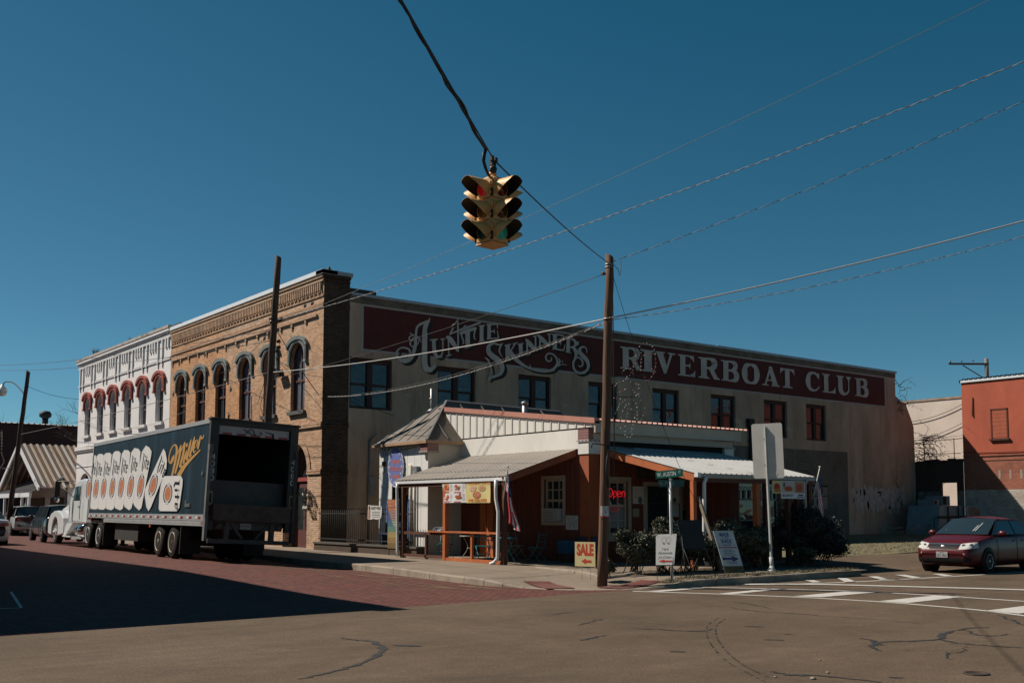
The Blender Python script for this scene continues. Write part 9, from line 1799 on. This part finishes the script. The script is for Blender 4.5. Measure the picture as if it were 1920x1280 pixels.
mb.build('stems', mat('creeper_stem', (0.055,0.042,0.035), rough=.9, var=.3), t); mbl.build('pods', mat('seed_pod', (0.07,0.042,0.028), rough=.9, var=.4), t)
# things stored in the lot
def sbox(mb, x0, x1, y0, y1, z0, z1, lean=0): mb.hexa([(x0,y0,z0),(x1,y0,z0),(x1,y1,z0),(x0,y1,z0)], [(x0+lean,y0+lean*.3,z1),(x1+lean*.6,y0+lean*.3,z1),(x1+lean*.6,y1,z1),(x0+lean,y1,z1)])
bluegrey = mat('faded_blue_metal', (0.27,0.30,0.32), rough=.6, col2=(0.19,0.215,0.235), scale=1.2)
t = thing('metal_tank', 'large faded blue grey metal tank box by the ruined doorway', 'tank', (39.3,-1.3,.25)); mb = MB(); sbox(mb, 36.7,39.6,-3.2,-1.2,.3,1.95,.35); mb.build('tank_body', bluegrey, t)
mb = MB(); mb.box(36.6,39.8,-3.28,-3.22,1.28,1.36); mb.box(37.7,37.77,-3.26,-3.2,.3,1.9); mb.box(38.8,38.87,-3.26,-3.2,.3,1.9); mb.build('straps', ink, t)
for i, (x, z, w, l) in enumerate(((37.5,1.96,.62,'left grey air handler standing on the blue grey tank'), (38.4,1.96,.85,'right taller air handler standing on the blue grey tank'))):
    t = thing('air_handler', l, 'air conditioner', (x,-2.0,z), 0, 'air handlers on the tank'); mb = MB(); h = .34 if i == 0 else .55; mb.box(x,x+w,-2.5,-1.5,z,z+h); mb.build('casing', mat('pale_casing', (0.24,0.25,0.27), var=.12), t); mb = MB(); mb.box(x+.08,x+w*.5,-2.515,-2.5,z+.06,z+h-.06); mb.build('grille', ink, t)
t = thing('painted_panel', 'white framed rust orange picture panel leaning beside the tank behind the red sedan', 'panel', (39.5,-3.6,.25)); PN = oriented((39.6,-3.6,.6), (.8,-.6,0), (-.12,.1,1)); mb = MB(); fbox(mb, PN, -.15, 1.0, 0, 1.35, -.04, 0); mb.build('frame', mat('panel_grey', (0.34,0.32,0.33), var=.1), t); mb = MB(); fbox(mb, PN, .0, .62, .1, 1.28, 0, .01); mb.build('picture', mat('panel_rust', (0.34,0.12,0.07), rough=.6, col2=(0.44,0.34,0.24), scale=2.2, mask=(.5,.75)), t)
rl = random.Random(14)
for k in range(9):
    x = 33.0+4.0*rl.random(); y = -3.4+1.4*rl.random(); a = rl.gauss(.1,.35); L_ = 1.3+1.4*rl.random(); mb = MB(); mb.beam((x-L_/2*math.cos(a),y-L_/2*math.sin(a),.36+.05*k), (x+L_/2*math.cos(a),y+L_/2*math.sin(a),.42+.05*k+.1*rl.gauss(0,1)), .13, .035)
    tag(mb.build('loose_board', mat('old_board', (0.20,0.17,0.14), rough=.9, var=.35, scale=2)), 'weathered loose board lying in the heap at the foot of the grey wall', 'board', 'boards lying by the wall')
t = thing('fence', 'thin dark pipe fence in front of the blue grey tank', 'fence', (35.6,-3.6,.25)); mb = MB(); mb.tube([(35.6,-3.6,1.25),(41.2,-5.0,1.30)], .025, 6); mb.build('rail', ink, t)
for k in range(4): mb = MB(); f = k/3; mb.tube([(35.6+5.6*f,-3.6-1.35*f,.2),(35.6+5.6*f,-3.6-1.35*f,1.27)], .03, 6); mb.build('fence_post', ink, t)
# ================================================================== left background: gabled shop, dark hall, trees
gs = thing('gabled_shop', 'small white gabled shop with brown and white striped metal roof', 'shop', (-1,40.2,.2)); GX = -1.0; GFn = facing_w(GX)
sidew = mat('white_clapboard', (0.66,0.66,0.66), rough=.7, var=.06); mb = MB(); mb.prism([(-45.4,3.0),(-40.2,5.75),(-34.9,3.2)], facing_w(GX+1.2), -.1, 0); mb.box(GX+1.3,14,34.9,35.0,.0,3.25); mb.box(GX+1.3,14,45.3,45.4,0,3.1)
mb.quad((GX+1.2,34.9,.0),(GX+1.2,45.4,.0),(GX+1.2,45.4,3.1),(GX+1.2,34.9,3.1)); mb.build('wall', sidew, gs)
mb = MB()
for k in range(14): v = 3.2+.17*k; a = (v-3.1)/2.65; fbox(mb, facing_w(GX+1.2), -45.4+5.2*a+.2, -34.9-5.3*a-.2, v, v+.02, 0, .02)
mb.build('clapboards', mat('board_shadow_grey', (0.40,0.40,0.41)), gs)
mb = MB(); E1, E2, RG = (34.4,2.98), (45.9,2.80), (40.2,5.98)
stripes = [mat('stripe_brown', (0.135,0.085,0.060), rough=.5, var=.15), mat('stripe_tan', (0.42,0.335,0.255), rough=.5, var=.1), mat('stripe_white', (0.46,0.44,0.41), rough=.5, var=.08)]
n = 34; x0, x1 = GX-.5, 12.0
for k in range(n):
    a = x0+(x1-x0)*k/n; b_ = x0+(x1-x0)*(k+1)/n; m_ = a+(b_-a)*.68
    for (ea, ez) in (E1, E2):
        mb.quad((a,ea,ez),(m_,ea,ez),(m_,RG[0],RG[1]),(a,RG[0],RG[1]), mi=0); mb.hexa([(m_,ea,ez),(b_,ea,ez),(b_,RG[0],RG[1]),(m_,RG[0],RG[1])], [(m_,ea,ez+.07),(b_,ea,ez+.07),(b_,RG[0],RG[1]+.07),(m_,RG[0],RG[1]+.07)], mi=1 if k % 3 else 2)
mb.build('roof', stripes, gs); mb = MB()
for (ea, ez) in (E1, E2): mb.beam((GX-.55,ea,ez-.06),(GX-.55,RG[0],RG[1]-.06),.10,.26)
mb.build('barge_board', mat('barge_white', (0.66,0.68,0.70), rough=.6, var=.05), gs)
mb = MB(); corr(mb, (GX-.9,35.2,2.72), (GX-.9,45.0,2.62), (GX+1.2,35.2,3.75), 30, .04); mb.build('porch_roof', mat('grey_porch_tin', (0.20,0.20,0.20), rough=.5, var=.15), gs); mb = MB(); mb.box(GX-.95,GX-.80,35.0,45.2,2.42,2.70); mb.build('porch_beam', mat('barge_white', (0,0,0)), gs)
for y in (35.4,37.2,39.8,42.0,44.6): mb = MB(); mb.box(GX-.92,GX-.78,y-.08,y+.08,.15,2.42); mb.build('post', mat('barge_white', (0,0,0)), gs)
mb = MB(); mb.box(GX+1.1,GX+1.19,35.2,38.2,.3,2.4); mb.box(GX+1.1,GX+1.19,40,44,.3,2.4); mb.box(1.0,12,34.84,34.9,.5,2.9); mb.build('shop_front', mat('brown_shop_front', (0.085,0.055,0.038), var=.3, scale=3), gs)
dh = thing('dark_hall', 'long dark maroon hall with corrugated roof edge behind the gabled shop', 'building', (4,58,.2)); mb = MB(); mb.box(-14,16,58,72,0,8.7); mb.build('wall', mat('dark_maroon_wall', (0.050,0.022,0.022), rough=.9, var=.2), dh)
mb = MB(); corr(mb, (-14.2,57.8,8.72), (16.2,57.8,8.72), (-14.2,64,9.15), 70, .07); mb.build('roof', mat('pale_roof_tin', (0.36,0.37,0.38), rough=.5, var=.1), dh); mb = MB(); mb.tube([(5.0,60.5,8.7),(5.0,60.5,9.5)], .25, 10); mb.lathe([(.25,0),(.48,.15),(.50,.4),(.36,.62),(0,.68)], (5.0,60.5,9.45), n=14); mb.build('roof_turbine', ink, dh)
mb = MB(); mb.box(-14,2,57.0,57.95,0,3.0); mb.build('shop_awning', mat('dark_blue_front', (0.02,0.028,0.036), var=.3), dh); mb = MB(); mb.box(-6.6,-5.8,56.9,57.0,.3,2.9); mb.box(-4.2,-3.6,56.9,57.0,.3,2.9); mb.build('brick_pier', mat('dull_red_pier', (0.10,0.03,0.025)), dh)
treebark = mat('tree_bark', (0.065,0.05,0.04), rough=.95, var=.3)
def bare_tree(label, x, y, h, seed, spread=1.0, twigs=3, lean=0, base=.2):
    rr = random.Random(seed); t = thing('bare_tree', label, 'tree', (x,y,base), 0, 'leafless trees on the left'); tr_ = MB(); cr = MB()
    def grow(mb, p, d, L, r, lv):
        n = 5; q = [Vector(p)]; dd = Vector(d)
        for k in range(n): dd = (dd+Vector((rr.gauss(0,.13), rr.gauss(0,.13), rr.gauss(.03,.09)))).normalized(); q.append(q[-1]+dd*L/n)
        mb.tube(q, [r*(1-.5*k/n) for k in range(n+1)], 6 if lv < 2 else 3)
        if lv >= twigs+2: return
        for k in range(3 if lv < 3 else 4):
            o = q[2+rr.randrange(4)] if lv else q[3+rr.randrange(3)]; a = Vector((rr.gauss(0,1), rr.gauss(0,1), rr.gauss(.2,.5))).normalized(); grow(cr if lv >= 0 else mb, o, (dd*.75+a*.75*spread).normalized(), L*(.60+.15*rr.random()), r*.5, lv+1)
    grow(tr_, (x,y,base), (lean,0,1), h*.38, h*.022, 0); tr_.build('trunk', treebark, t); cr.build('crown', mat('tree_twigs', (0.085,0.068,0.055), rough=.95, var=.25), t); return t
bare_tree('bare tree crown rising behind the dark hall, left of the leaning pole', -2.0, 80, 14.5, 3, 1.0)
bare_tree('bare tree crown just right of the leaning pole, behind the dark hall', 7.0, 84, 15.0, 5, 1.05)
bare_tree('bare tree reaching branches out beside the white building edge', 5.2, 49, 13.0, 8, 1.2, 3)
# ================================================================== across the street, outside the photo: the hall that shades the brick street
oh = thing('corner_building', 'two storey brick building across the brick street, outside the left edge, shading the road', 'building', (-14.1,-12.7,0))
mb = MB(); OX = -14.05; HH = 9.0
OF = lambda u, v, d: (OX+d, u, v)
wall_band(mb, OF, -12.7, 34, -.1, HH, [(-11.6+3.0*k, -10.1+3.0*k, 5.2, 7.4, .4) for k in range(14)], .25)
mb.quad((-40,-12.7,-.1),(OX,-12.7,-.1),(OX,-12.7,HH),(-40,-12.7,HH)); mb.quad((-40,-12.7,HH-.4),(OX,-12.7,HH-.4),(OX,34,HH-.4),(-40,34,HH-.4)); mb.quad((-40,34,0),(OX,34,0),(OX,34,HH),(-40,34,HH)); mb.build('wall', redbrick, oh)
mb = MB(); mb.box(OX-.4,OX+.12,-12.8,34,HH,HH+.15); mb.build('coping', flash_grey, oh)
for k in range(14): mb = MB(); fbox(mb, OF, -11.6+3*k, -10.1+3*k, 5.2, 7.8, -.3, -.22); mb.build('window', glass, oh)
